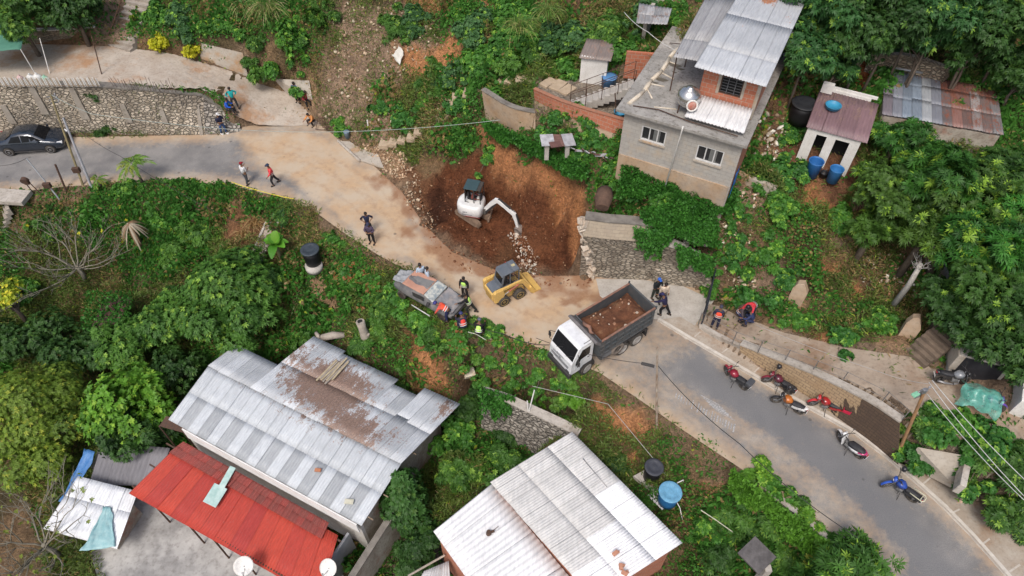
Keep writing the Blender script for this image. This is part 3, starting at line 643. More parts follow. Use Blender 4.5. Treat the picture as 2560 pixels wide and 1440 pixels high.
# ---- buff block wall along the sidewalk
_pb = [(1850,886,.13),(1905,922,.13),(1965,958,.13),(2040,1005,.13),(2110,1055,.13),(2180,1105,.13),(2246,1162,.13)]
_pt = [(1850,862,.9),(1905,884,1.2),(1965,908,1.5),(2040,938,1.9),(2110,972,2.2),(2180,1008,2.45),(2250,1056,2.5)]
top = line_at(px3(_pt), 16); bot = line_at(px3(_pb), 16)
w3 = wallstrip('block_wall', bot, top, .3, M_YEL, 'long buff block retaining wall above the sidewalk, dark and wet at its right end', cope=M_CONC)
# wet stain: a darker plaster skin on the right end
st = top[11:]; sb = bot[11:]; o = Vector((-.012, -.02, 0)); rg = []
M_WET = brick_mat('wet_block', (.13,.085,.055), (.10,.065,.045), (.06,.045,.035), .34, .2, .02, stain=(.09,.06,.045))
mb = MB().use(M_WET)
st = line_at(top[9:], 60); sb = line_at(bot[9:], 60)
for i in range(59):      # ragged outline: the damp climbs unevenly
    f = i/59; hh_ = [min(.99, max(.02, (f*2.6-.15)+(float(fbm(np.array(q*.35), np.array(3.1), 1, 4, 6))-.5)*1.5)) if q < 34 else .985 for q in (i, i+1)]; jj = lambda p, q, g: p.lerp(q, g)+o
    mb.quad(jj(sb[i], st[i], 0), jj(sb[i+1], st[i+1], 0), jj(sb[i+1], st[i+1], hh_[1]), jj(sb[i], st[i], hh_[0]))
mb.build('wet_stain', parent=w3)
top = line_at(px3([(1748,812,.32),(1790,838,.45),(1850,866,.75)]), 8); bot = line_at(px3([(1748,822,.13),(1790,848,.13),(1850,880,.13)]), 8)
wallstrip('path_curb_wall', bot, top, .22, M_CONC, 'low concrete kerb wall edging the start of the raised path')
# right continuation of the bank: tilted concrete slabs
mb = MB().use(M_PLAST)
mb.slab(px3([(2295,1118,1.9),(2420,1140,2.1),(2385,1215,.7),(2325,1185,.5)]), .2); tag(mb.build('sloped_concrete_slab'), 'tilted pale concrete slab on the bank below the leaning wooden pole', 'slab')
mb = MB().use(M_CONC); mb.box(P(2410, 1165, 1.7), (.25, 2.4, .7), (0, 0, -.55), .03); tag(mb.build('low_bank_wall'), 'short narrow concrete wall on the bank right of the tilted slab', 'wall')
# ---- stone wall below the road, bottom centre
top = line_at(px3([(1203,985,-1.75),(1262,1003,-1.75),(1330,1035,-1.75),(1385,1060,-1.75),(1445,1090,-1.75)]), 12); bot = line_at(px3([(1203,1072,-4.6),(1262,1096,-4.6),(1330,1134,-4.6),(1385,1166,-4.6),(1445,1196,-4.6)]), 12)
wallstrip('lower_stone_wall', bot, top, .4, M_STONE3, 'dark rubble stone retaining wall behind the white roofed house', cope=M_CONC)
# pale wall remnants under the hedge at the lower right road edge
top = line_at(px3([(1895,1212,.1),(1950,1256,.1),(2010,1300,.1),(2060,1345,.1),(2110,1395,.1)]), 10); bot = line_at(px3([(1890,1252,-1.2),(1945,1300,-1.2),(1995,1342,-1.2),(2040,1388,-1.2),(2085,1440,-1.2)]), 10)
wallstrip('road_edge_wall', bot, top, .3, M_CONC, 'pale concrete wall under the hedge at the lower right road edge')
# ---- plastered walls under the brick courtyard wall
top = line_at(px3([(1204,225,5.95),(1262,262,5.85),(1300,276,5.8),(1338,282,5.8)]), 8); bot = line_at(px3([(1213,285,4.3),(1262,318,4.2),(1300,335,4.2),(1340,350,4.2)]), 8)
wallstrip('garden_retaining_wall', bot, top, .25, M_PLASTO, 'grey and orange stained retaining wall at the end of the stepping path', cope=M_COPE, cope_h=.05)
top = line_at(px3([(1336,250,6.45),(1400,285,6.3),(1470,312,6.3),(1566,345,6.4)]), 10); bot = line_at(px3([(1340,320,4.6),(1400,355,4.6),(1470,385,4.8),(1570,415,5.2)]), 10)
wallstrip('courtyard_retaining_wall', bot, top, .3, M_PLASTO, 'orange stained plaster wall under the red clay block parapet')
top = line_at(px3([(1334,222,7.25),(1400,252,7.15),(1470,275,7.15),(1566,302,7.3)]), 10); bot = line_at(px3([(1336,250,6.455),(1400,285,6.305),(1470,312,6.305),(1566,345,6.405)]), 10)
wallstrip('clay_block_parapet', bot, top, .15, M_BRICK, 'bright red clay block wall running from the stepping path to the grey house', ext=0, cope=M('brick_top', (.40,.17,.10), (.28,.15,.10), 6, .95), cope_h=.02)
# ---- small walls by the upper lane
top = line_at(px3([(-200,72,4.75),(0,78,4.7),(150,76,4.65),(238,68,4.6)]), 8); bot = line_at(px3([(-200,108,3.5),(0,112,3.5),(150,112,3.5),(243,112,3.5)]), 8)
wallstrip('yard_wall', bot, top, .25, M_STONE2, 'low whitewashed stone wall behind the yard at top left', cope=M_WHITEP, cope_h=.05)
mb = MB().use(M_PLAST); mb.slab([T(x, y, .30) for x, y in [(508,118),(610,142),(622,196),(560,172),(505,150)]], .2); tag(mb.build('slope_slab'), 'pale concrete facing on the slope right of the yellow shrubs', 'slab')
mb = MB().use(M_PLAST); mb.slab([T(x, y, .26) for x, y in [(690,205),(775,210),(782,252),(720,238)]], .2); tag(mb.build('lane_side_facing'), 'low earth stained concrete facing where the lane meets the junction', 'slab')
mb = MB().use(M_PLAST)
mb.box(P(1868, 478, 5.0), (.25, 2.6, 1.9), (0, 0, .95), .03); tag(mb.build('house_side_wall'), 'short sloping plaster wall below the right corner of the grey house', 'wall')
top = line_at(px3([(2185,135,9.4),(2280,140,9.4),(2375,172,9.2)]), 8); bot = line_at(px3([(2185,180,7.4),(2280,192,7.4),(2370,212,7.4)]), 8)
wallstrip('upper_stone_wall', bot, top, .3, M_STONE2, 'orange brown stone wall in the trees behind the rusty tin roof')
# broken wall stumps on the right hillside
for (px_, py_, h, w, lab) in [(1990,745,1.1,.7,'leaning broken stump of plastered wall in the middle of the vine slope'), (2265,838,1.3,.65,'tall broken wall stump standing beside the earth stairs')]:
    b_ = T(px_, py_); mb = MB().use(M_PLASTO); 
    prof = [(-w/2, -.3), (w/2, -.3), (w*.55, h*.55), (w*.3, h*.8), (w*.1, h), (-w*.3, h*.9), (-w*.5, h*.6)]
    mb.prism(prof, -.2, .2, 'XZ', .03); s_ = mb.build('broken_wall'); s_.location = b_; s_.rotation_euler = (-.15, 0, -.5); tag(s_, lab, 'wall stump')
# ================================================================ STAIRS
def steps(name, a, b, w, n, mat, label, hgt=.18, wob=.0, side=None):
    a = Vector(a); b = Vector(b); root = thing(name, label, 'stairs', a); d = b-a; hd = Vector((d.x, d.y, 0)); L = hd.length; ang = math.atan2(d.y, d.x)
    mb = MB().use(mat); run = L/n
    for i in range(n):
        c = d*((i+.5)/n); q = random.uniform(-wob, wob); mb.box(c+Vector((0, 0, -.25)), (run*1.04, w*(1+q), .5), (0, 0, ang+q*.3), .02)
    mb.build('steps', parent=root)
    if side:
        sb_ = MB().use(side); n_ = Vector((-hd.y, hd.x, 0)).normalized()
        for s in (-1, 1):
            o = n_*s*(w/2+.1); sb_.loft([[o+Vector((0, 0, -.4))-n_*.09, o+Vector((0, 0, -.4))+n_*.09, o+Vector((0, 0, .25))+n_*.09, o+Vector((0, 0, .25))-n_*.09], [d+o+Vector((0, 0, -.4))-n_*.09, d+o+Vector((0, 0, -.4))+n_*.09, d+o+Vector((0, 0, .25))+n_*.09, d+o+Vector((0, 0, .25))-n_*.09]], smooth=False)
        sb_.build('stringer', parent=root)
    return root
M_STEP = M('step_concrete', (.40,.36,.31), (.29,.25,.21), 2.2, .93, bmp=.4, dirt=.4)
steps('concrete_stairs', P(298, 122, 3.5), P(352, -14, 5.7), 1.9, 10, M_STEP, 'grey concrete stairs climbing from the upper lane at top left')
steps('roadside_stairs', P(14, 500, -.15), P(-6, 600, -2.6), 1.5, 9, M_STEP, 'concrete stairs going down from the road at the left edge')
steps('earth_stairs', P(2288, 895, 2.45), P(2450, 765, 4.6), 1.15, 12, M('earth_step', (.20,.15,.11), (.13,.10,.075), 2, .95, bmp=.5), 'brown earth stairs with worn treads climbing into the trees on the right', wob=.05)
mb = MB().use(M_CONC); mb.box(P(22, 492, .05), (2.4, 1.1, .3), (0, 0, -.1), .03); tag(mb.build('stair_landing'), 'flat concrete landing at the head of the left roadside stairs', 'landing')
# stepping path of stone slabs curving up to the houses
sp = [(962,356,.5),(985,352,.6),(1008,345,.75),(1030,338,.9),(1047,325,1.1),(1100,300,1.9),(1108,282,2.2),(1120,268,2.5),(1128,255,2.8),(1142,240,3.1),(1170,232,3.5),(1200,218,3.9),(1230,208,4.5),(1255,203,4.9),(1280,200,5.2),(1300,196,5.4),(1322,192,5.7),(1345,205,5.9),(1370,208,6.1),(1395,215,6.2),(1418,226,6.3)]
sroot = thing('stepping_path', 'curving flight of tan stone slab steps climbing to the courtyard wall', 'steps', P(962, 356, .5)); o0 = P(962, 356, .5)
for i, (x, y, z) in enumerate(sp):
    p = T(x, y, .06); q = sp[min(i+1, len(sp)-1)]; r_ = sp[max(i-1, 0)]; a1 = T(q[0], q[1]); a0 = T(r_[0], r_[1]); ang = math.atan2(a1.y-a0.y, a1.x-a0.x); mb = MB().use(M('step_stone', (.48,.38,.27), (.38,.29,.20), 2.5, .93, bmp=.4))
    mb.box(p-o0+Vector((0, 0, -.12)), (random.uniform(.5, .62), random.uniform(.85, 1.15), .32), (0, 0, ang+random.uniform(-.1, .1)), .03); mb.build('step', parent=sroot)
# ================================================================ CORRUGATED ROOFS
def tin_mat(name, rustc=(.16,.075,.045), rough=.5, metal=.0, dirt=.4, spec=.5, leafy=None):
    m, nt, b = newmat(name); v = tex(nt); a = nt.nodes.new('ShaderNodeAttribute'); a.attribute_name = 'tone'
    n1 = noise(nt, tex(nt, 1, stretch=(1.5, .8, 1)), 1.9, 8, .78); n2 = noise(nt, v, 13, 6, .75); n3 = noise(nt, tex(nt, 1, stretch=(4, 1, 1)), 2.2, 5, .6)
    col = mixc(nt, 1.0, a.outputs['Color'], ramp(nt, n3, .3, .7, (.84, .84, .85, 1), (1.08, 1.08, 1.08, 1)), 'MULTIPLY')
    col = mixc(nt, mathn(nt, 'MULTIPLY', ramp(nt, n2, .55, .72), dirt), col, (.20, .17, .15, 1))
    q = mathn(nt, 'ADD', mathn(nt, 'ADD', a.outputs['Alpha'], mathn(nt, 'MULTIPLY', mathn(nt, 'SUBTRACT', n1, .5), 1.5)), mathn(nt, 'MULTIPLY', mathn(nt, 'SUBTRACT', n2, .5), .9))
    r = ramp(nt, q, .50, .58); rc = mixc(nt, ramp(nt, n2, .4, .6), (*rustc, 1), tuple(x*1.7 for x in rustc)+(1,))
    col = mixc(nt, r, col, rc); nt.links.new(col, b.inputs['Base Color']); b.inputs['Roughness'].default_value = rough; b.inputs['Metallic'].default_value = metal; b.inputs['Specular IOR Level'].default_value = spec
    MATS[name] = m; return m
class _FXc:
    v = .5
    def uniform(s, a, b): return a+(b-a)*s.v
_FX = _FXc()
def roof(name, A, B, C, D, nu, tone, mat, parent, pitch=.17, amp=.018, rows=((0, 1),), rust=None, cut=None, lift=.012, jit=.03, seg=5, wav=True):
    """A-B is the low eave, D-C the far edge; sheets run from A-B to D-C. tone(i, j) -> rgb, rust(s, t) -> 0..1, cut(i) -> (t0, t1)"""
    A, B, C, D = [np.array(tuple(p), float) for p in (A, B, C, D)]; Vs = []; Fs = []; Cs = []; n0 = 0
    nrm = np.cross(B-A, D-A); nrm /= np.linalg.norm(nrm); nrm = nrm if nrm[2] > 0 else -nrm
    W = np.linalg.norm(B-A); per = W/nu; k = max(4, int(round(per/pitch)))*4+1
    rr = random.Random(hash(name) % 9999 if False else len(name)*31+nu)
    for i in range(nu):
        c0, c1 = cut(i) if cut else (0, 1)
        for j, (r0, r1) in enumerate(rows):
            t0 = max(r0, c0); t1 = min(r1, c1)
            if t1-t0 < .02: continue
            s = np.linspace(i/nu, (i+1.03)/nu if i < nu-1 else 1, k); dj = rr.uniform(-jit, jit)*.3; t = np.linspace(t0+dj*.3, t1+(.02 if t1 < 1 else 0), seg)
            S, T_ = np.meshgrid(s, t); pt = (A[None, None]*(1-S[..., None])+B[None, None]*S[..., None])*(1-T_[..., None])+(D[None, None]*(1-S[..., None])+C[None, None]*S[..., None])*T_[..., None]
            h = amp*np.sin(2*np.pi*S*W/pitch) if wav else 0*S
            h = h + lift*(j % 2)*.35 + lift*.5*(i % 2) + rr.uniform(0, jit)*.15 + (T_-t0)*rr.uniform(-jit, jit)*.25
            pt = pt+nrm*h[..., None]; m = pt.reshape(-1, 3); Vs.append(m); _FX.v = rr.random(); c = np.array(tone(i, j, _FX)); al = np.zeros(S.size) if rust is None else np.array([rust(a, b) for a, b in zip(S.ravel(), T_.ravel())])
            edge = np.where((S-s[0])*W < .05, .8, 1.0).ravel()[:, None]  # lap shade put into the colour: darker tone along one edge of each sheet
            Cs.append(np.concatenate([np.tile(c, (S.size, 1))*edge, al[:, None]], 1))
            nx = k; I = (np.arange(seg-1)[:, None]*nx+np.arange(nx-1)[None]).ravel(); Fs.append(np.stack([I, I+1, I+nx+1, I+nx], 1)+n0); n0 += S.size
    o = mesh_np(name, np.vstack(Vs), np.vstack(Fs), mat, parent, cols=np.vstack(Cs), smooth=True)
    md = o.modifiers.new('thick', 'SOLIDIFY'); md.thickness = .012; md.offset = -1
    return o
M_TIN = tin_mat('zinc_sheet', (.17,.115,.09)); M_REDT = tin_mat('red_sheet', (.13,.045,.035), dirt=.45, rough=.65, spec=.3); M_FIB = tin_mat('fibre_cement', (.3,.28,.25), rough=.85, dirt=.18, spec=.2)
def gr(a, v=.03, tint=(1, 1, 1)): 
    return lambda i, j, r: tuple((a+r.uniform(-v, v))*t for t in tint)
def bump2(s, t, cs, ct, rs, rt): return math.exp(-((s-cs)/rs)**2-((t-ct)/rt)**2)
def wallbox(mb, x0, x1, y0, y1, z0, z1): mb.box(((x0+x1)/2, (y0+y1)/2, (z0+z1)/2), (x1-x0, y1-y0, z1-z0))
def holed(mb, L, H0, H1, y0, y1, holes, x0=0.0):
    """wall along x from x0 to L, thickness y0..y1, with rectangular holes (xa, xb, za, zb)"""
    xs = sorted(set([x0, L]+[h[0] for h in holes]+[h[1] for h in holes]))
    for a, b in zip(xs, xs[1:]):
        hs = sorted([h for h in holes if h[0] <= a+1e-6 and h[1] >= b-1e-6], key=lambda h: h[2]); z = H0
        for h in hs: wallbox(mb, a, b, y0, y1, z, h[2]); z = h[3]
        wallbox(mb, a, b, y0, y1, z, H1)
# ---- big grey zinc roof house at the bottom left (local frame: x along the south eave)
h1 = thing('long_zinc_roof_house', 'large house under a wide patched grey zinc roof strewn with dead leaves', 'house', (-16.95, 17.21, -6.0), R(-27.3))
WZ = M('house_plaster_white', (.70,.68,.64), (.58,.55,.50), 1.5, .9, dirt=.3); WP = M('peeling_plaster', (.50,.46,.39), (.30,.25,.20), 1.3, .95, bmp=.4, c3=(.33,.14,.09), dirt=.5)
ez = 4.1
def rust1(s, t): return max(.52*bump2(s, t, .42, .62, .30, .26), .50*bump2(s, t, .72, .42, .17, .26), .44*bump2(s, t, .30, .95, .12, .2), .40*bump2(s, t, .93, .95, .1, .25), .25*bump2(s, t, .15, .1, .1, .2), .1)
def tone1(i, j, r): return tuple((.36 if i % 2 else .54)*k+r.uniform(-.02, .02) for k in (.96, 1.02, 1.07)) if j == 0 else tuple((.52+r.uniform(-.05, .03))*k for k in (.96, 1.02, 1.07))
roof('roof_sheets', (-.15, -.15, ez-.05), (11.55, -.15, ez-.05), (11.75, 3.0, ez+.65), (-.1, 3.0, ez+.65), 19, tone1, M_TIN, h1, rust=lambda s, t: .05+.25*sstep(.55, 1, t)+.2*bump2(s, t, .55, 1, .3, .5), rows=((0, .52), (.5, 1)), pitch=.14)
def rust1b(s, t): return max(.82*bump2(s, t, .50, .45, .30, .55), .74*bump2(s, t, .72, .12, .24, .4), .62*bump2(s, t, .27, .7, .10, .35), .42*bump2(s, t, .12, .9, .1, .2), .62*bump2(s, t, .97, .85, .08, .3), .55*bump2(s, t, .9, .25, .08, .2), .08)
def cut1(i):
    f = i/17; 
    return (0, .40) if i < 4 else ((0, 1.0) if i < 7 else ((0, .93) if i < 12 else ((0, .84) if i < 14 else (0, 1.0))))
roof('roof_sheets', (-.1, 2.92, ez+.70), (11.75, 2.92, ez+.70), (12.35, 7.3, ez-.05), (.25, 7.3, ez-.05), 17, lambda i, j, r: tuple((.52+r.uniform(-.13, .06))*k for k in (.96, 1.01, 1.06)), M_TIN, h1, rust=rust1b, rows=((0, .5), (.48, 1)), cut=cut1, jit=.06, pitch=.14)
mb = MB().use(WZ); wallbox(mb, .3, 11.2, 0, .18, -.5, ez-.12); mb.build('front_wall', parent=h1)
mb = MB().use(WP); wallbox(mb, 11.0, 11.2, .18, 6.9, -.5, ez-.1); wallbox(mb, .2, .4, .18, 4.4, -.5, ez-.1); wallbox(mb, .4, 11.0, 4.3, 4.5, -.5, ez+.2); mb.build('side_walls', parent=h1)
mb = MB().use(M('fascia_white', (.86,.86,.84), (.74,.73,.70), 2, .7, dirt=.2)); wallbox(mb, .8, 11.3, -.22, -.16, ez-1.0, ez-.10); mb.build('fascia', parent=h1)
for k in range(6): MB().use(M_WOOD).cyl((11.62+.1*k/6, .3+k*1.2, ez+.1-.02*k), (11.9, .3+k*1.2, ez+.05), .03).build('rafter', parent=h1)
# debris lying on the zinc roof
for (x, y, lab, c, sz) in [(8.35, 1.0, 'orange brick lying on the lower right part of the grey zinc roof', (.50,.22,.12), (.3,.16,.1)), (10.5, .45, 'cream tile lying near the right corner of the grey zinc roof', (.62,.60,.48), (.42,.24,.06))]:
    mb = MB().use(M('scrap_%d' % int(x), c, None, 5, .9)); mb.box((0, 0, 0), sz, (0, 0, .4), .015); mb.box((.03, .02, sz[2]*.6), (sz[0]*.5, sz[1]*.5, .03), (0, 0, .4)); o = mb.build('brick' if c[0] < .6 and c[1] < .3 else 'tile')
    o.matrix_world = Matrix.Translation((-16.95, 17.21, -6.0)) @ Matrix.Rotation(R(-27.3), 4, 'Z') @ Matrix.Translation((x, y, ez+.08+y*.22+.06)); tag(o, lab, 'brick' if c[1] < .3 else 'tile')
pl = bpy.data.objects.new('plank_stack', None); M1 = Matrix.Translation((-16.95, 17.21, -6.0)) @ Matrix.Rotation(R(-27.3), 4, 'Z')
mb = MB()
for k in range(7): mb.use(M_WOODG if k % 2 else M('yellow_wood', (.50,.42,.28), (.36,.29,.19), 5, .9)).box((5.3+k*.11, 5.9+random.uniform(-.2, .2), ez+.30+random.uniform(0, .04)), (.09, random.uniform(1.4, 1.9), .04), (-.16, 0, random.uniform(-.05, .05)))
o = mb.build('old_planks'); o.matrix_world = M1; tag(o, 'pale weathered planks lying across the top of the grey zinc roof', 'planks')
# ---- red roof
h2 = thing('red_roof_porch', 'wide bright red corrugated roof sheltering a concrete yard', 'porch', (-16.95, 17.21, -6.0), R(-27.3))
roof('roof_sheets', (.05, -3.65, 2.6), (11.3, -3.35, 2.55), (10.45, -.75, 3.0), (.55, -.75, 3.0), 13, lambda i, j, r: (.43+r.uniform(-.07, .05), .050+r.uniform(-.008, .012), .037), M_REDT, h2, rust=lambda s, t: max(.62*bump2(s, t, .5, 1.0, .6, .12), .28*bump2(s, t, .1, .1, .2, .3), .30*bump2(s, t, .0, .3, .12, .4), .05), rows=((0, 1),), pitch=.15, amp=.022)
roof('ridge_tiles', (.5, -1.25, 3.06), (9.9, -1.25, 3.06), (9.8, -.50, 3.20), (.8, -.50, 3.20), 24, lambda i, j, r: (.25+r.uniform(-.05, .04), .06, .05), M_REDT, h2, rust=lambda s, t: .22, rows=((0, .55), (.5, 1)), pitch=.2, amp=.04, jit=.06)
mb = MB().use(M_IRON)
for x in (1.3, 3.6, 5.2, 6.9, 9.2): mb.cyl((x, -3.5, .0), (x, -3.45, 2.5), .045, n=8)
for y in (-3.3, -2.1, -.9): mb.box((5.3, y, 2.5+(y+4.2)*.13-.06), (10.8, .07, .08))
mb.build('posts', parent=h2)
mb = MB().use(M('grey_side', (.33,.35,.37), (.25,.26,.28), 2, .85)); wallbox(mb, 10.5, 10.62, -5.2, -.3, -.2, 2.35); mb.build('side_wall', parent=h2)
mb = MB().use(M('teal_sheet', (.30,.46,.43), (.48,.60,.57), 3, .6)); mb.box((4.15, -1.05, 3.30), (.32, 1.2, .03), (.2, 0, .1)); mb.box((4.15, -1.9, 3.12), (.75, .95, .03), (.18, 0, .06)); o = mb.build('patch_sheet'); o.matrix_world = M1; tag(o, 'pale teal sheet lying on the red roof', 'roof patch')
# boundary wall going down on the right
mb = MB().use(WP); wallbox(mb, 11.85, 12.1, -7.5, 2.2, -.5, 2.6)
o = mb.build('wall'); rt = thing('boundary_wall', 'peeling cream and black boundary wall right of the red roof', 'wall', (-16.95, 17.21, -6.0), R(-27.3)); o.parent = rt; o.name = 'wall_body'
mb = MB().use(M_COPE); wallbox(mb, 11.82, 12.13, -7.5, 2.2, 2.602, 2.68); mb.build('coping', parent=rt)
# satellite dishes
def dish(loc, rz, label, s=1.0):
    t = thing('satellite_dish', label, 'satellite dish', loc, rz, 'satellite dishes at the bottom edge', scale=s)
    MB().use(M_WHITEP).lathe([(.02, -.09), (.2, -.065), (.36, -.01), (.45, .05), (.46, .06), (.36, .005), (.2, -.05), (.02, -.075)], (0, 0, .75), 20, 'Z', rot=(.6, 0, 0)).build('reflector', parent=t)
    MB().use(M_STEEL).cyl((0, 0, 0), (0, 0, .7), .025).tube([(0, -.05, .6), (0, -.55, .9), (0, -.42, 1.02)], .014).box((0, -.43, 1.04), (.07, .07, .1), (.5, 0, 0), .01).build('mast', parent=t)
    return t
dish(P(621, 1428, -3.1), .3, 'white satellite dish at the lower edge of the red roof', .95)
dish(P(829, 1432, -3.3), -.4, 'white satellite dish mounted on the wall right of the red roof', .9)
# concrete yard and other low roofs
mb = MB().use(M('mottled_concrete', (.46,.45,.43), (.22,.215,.21), .55, .9, bmp=.2, c3=(.52,.51,.49), dirt=.4)); mb.slab(px3([(330,1235,-5.95),(225,1385,-5.95),(262,1500,-5.95),(760,1640,-5.95),(900,1470,-5.95),(520,1180,-5.95)]), .4)
tag(mb.build('concrete_yard'), 'mottled pale grey concrete yard below the red roof', kind='structure')
sh = thing('zinc_shed', 'low shed with shiny white zinc sheets and a teal tarpaulin edge', 'shed', P(230, 1290, -5.9))
q = px3([(108,1322,-4.4),(292,1372,-4.6),(345,1228,-4.1),(195,1190,-3.9)]); o0 = P(230, 1290, -5.9)
roof('roof_sheets', *[p-o0 for p in q], 5, lambda i, j, r: tuple((.85+r.uniform(-.15, .08))*k for k in (.98, 1, 1.02)), M_TIN, sh, rust=lambda s, t: max(.34*bump2(s, t, .15, .5, .2, .5), .3*bump2(s, t, .5, .8, .1, .1)), rows=((0, .6), (.55, 1)), jit=.08)
mb = MB().use(WP); c = sum((p-o0 for p in q), Vector())/4; c.z = .5; mb.box(c, (2.6, 1.9, 1.4), (0, 0, -.3)); mb.build('walls', parent=sh)
q2 = px3([(205,1380,-4.45),(290,1368,-4.6),(280,1270,-4.2),(262,1268,-4.2)])
def crumple(pts, n, mat, name, parent=None, amp=.08, seed=1):
    A, B, C, D = [np.array(tuple(p)) for p in pts]; s, t = np.meshgrid(np.linspace(0, 1, n), np.linspace(0, 1, n)); s = s[..., None]; t = t[..., None]; G = (A*(1-s)+B*s)*(1-t)+(D*(1-s)+C*s)*t
    G[..., 2] += (fbm(s[..., 0]*7, t[..., 0]*4, 1, 3, seed)-.5)*amp*3; G[..., 0] += (fbm(s[..., 0]*5, t[..., 0]*5, 1, 3, seed+4)-.5)*amp*2
    I = (np.arange(n-1)[:, None]*n+np.arange(n-1)[None]).ravel(); o = mesh_np(name, G.reshape(-1, 3), np.stack([I, I+1, I+n+1, I+n], 1), mat, parent, smooth=True); md = o.modifiers.new('t', 'SOLIDIFY'); md.thickness = .015; return o
M_TEAL = M('teal_tarp', (.22,.42,.45), (.36,.55,.56), 4, .5)
crumple([p-o0+Vector((0, 0, .1)) for p in q2], 18, M_TEAL, 'tarpaulin', sh)
o = crumple(px3([(150,1255,-4.9),(175,1262,-4.9),(240,1130,-4.3),(212,1122,-4.3)]), 16, M('blue_tarp', (.05,.17,.42), (.10,.25,.52), 4, .5), 'blue_tarpaulin'); tag(o, 'blue tarpaulin strip glimpsed among the trees left of the zinc shed', 'tarpaulin')
fr = thing('purple_grey_roof_shed', 'flat purple grey fibre roof between the trees and the red roof', 'shed', P(320, 1170, -6)); o0 = P(320, 1170, -6)
roof('roof_sheets', *[p-o0 for p in px3([(222,1212,-4.8),(392,1215,-4.8),(425,1120,-4.5),(255,1105,-4.4)])], 4, gr(.235, .02, (1, .98, 1.05)), M_FIB, fr, rows=((0, 1),), pitch=.22, amp=.02, rust=lambda s, t: .0)
mb = MB().use(WP); mb.box((.1, .3, .45), (2.8, 1.6, 1.3), (0, 0, 0)); mb.build('walls', parent=fr)
mb = MB().use(M_IRON); a_ = px3([(398,1065,-2.6),(460,1082,-2.5),(485,1058,-2.4),(415,1040,-2.5)]); mb.slab(a_, .03)
for p in a_[:2]: mb.cyl(p, p-Vector((0, 0, 3)), .04)
tag(mb.build('rusty_awning'), 'small rusty tin awning under the left corner of the grey zinc roof', 'awning')
# ---- white roof house, bottom centre
h3 = thing('white_roof_house', 'clay block house under pale grey and white corrugated roofs', 'house', (2.84, 15.85, -4.6), 0); o0 = Vector((2.84, 15.85, -4.6))
Q = px3([(1225,1205,-1.0),(1484,1500,-.55),(1706,1357,-.35),(1430,1079,-.8)])
def rows3(): return ((0, .34), (.33, .67), (.66, 1))
def tone3(i, j, r):
    w = (i >= 9) or (i >= 7 and j == 1 and False)
    if j == 2 and i >= 7: return (.88, .88, .88)
    if j == 1 and i >= 10: return (.85, .85, .85)
    if j == 0 and i >= 12: return (.88, .88, .88)
    return tuple((.60+r.uniform(-.04, .03))*k for k in (1, .985, .955))
roof('upper_roof_sheets', *[p-o0 for p in (Q[0], Q[1], Q[2], Q[3])], 15, tone3, M_FIB, h3, rows=rows3(), pitch=.12, amp=.014, rust=lambda s, t: .12, lift=.01, jit=.02)
Q2 = px3([(1083,1328,-1.5),(1290,1620,-1.3),(1480,1510,-1.2),(1230,1208,-1.35)])
roof('lower_roof_sheets', *[p-o0 for p in Q2], 7, gr(.78, .06), M_FIB, h3, rows=((0, 1),), pitch=.24, amp=.03, rust=lambda s, t: .1)
mb = MB().use(M_BRICK)
cx = [p-o0 for p in Q]; 
def vwall(mb, a, b, z0, th=.15, dz=-.12, inset=.35):
    d = (b-a).normalized(); n = Vector((-d.y, d.x, 0)); mb.loft([[Vector((p.x, p.y, z0))-n*th/2 for p in (a,)]+[Vector((b.x, b.y, z0))-n*th/2, Vector((b.x, b.y, b.z+dz))-n*th/2, a+Vector((0, 0, dz))-n*th/2], [Vector((a.x, a.y, z0))+n*th/2, Vector((b.x, b.y, z0))+n*th/2, Vector((b.x, b.y, b.z+dz))+n*th/2, a+Vector((0, 0, dz))+n*th/2]], smooth=False)
ctr = sum(cx, Vector())/4; ins = [p.lerp(ctr, .09) for p in cx]
for a, b in zip(ins, ins[1:]+ins[:1]): vwall(mb, a, b, -.5)
c2 = [p-o0 for p in Q2]; ct2 = sum(c2, Vector())/4; ins2 = [p.lerp(ct2, .10) for p in c2]
vwall(mb, ins2[0], ins2[1], -.5); vwall(mb, ins2[3], ins2[0], -.5)
mb.build('walls', parent=h3)
for k, (x, y, z, lab) in enumerate([(1538,1384,-.35,'broken clay block on the white sheets, the upper one'), (1552,1418,-.35,'clay block on the white sheets, middle one of three'), (1561,1434,-.35,'clay block on the white sheets touching the bottom edge of the picture')]):
    mb = MB().use(M('loose_brick', (.52,.26,.17), (.42,.20,.13), 6, .95)); mb.box((0, 0, .06), (.26, .16, .13), (0, 0, .6+k), .015); mb.box((.12, .06, .04), (.12, .1, .08), (0, .3, k), .01); o = mb.build('clay_block'); o.location = P(x, y, z); tag(o, lab, 'brick', 'clay blocks weighing down the white roof')
mb = MB().use(M_IRON); mb.cyl((0, 0, 0), (0, 0, .22), .13, .10, 10); mb.box((.15, .05, .1), (.2, .08, .12), (0, 0, .3), .01); mb.cyl((.2, .1, .1), (.42, .28, .12), .015); o = mb.build('roof_vent'); o.location = P(1222, 1334, -1.38); tag(o, 'rusty round vent pipe on the lower white roof', 'vent')
mb = MB().use(M_STEEL); mb.tube([P(1457, 1146, -.70), P(1487, 1182, -.66), P(1518, 1218, -.60)], .02); tag(mb.build('antenna_rod'), 'thin dark rod lying on the upper right part of the pale grey roof', 'rod')
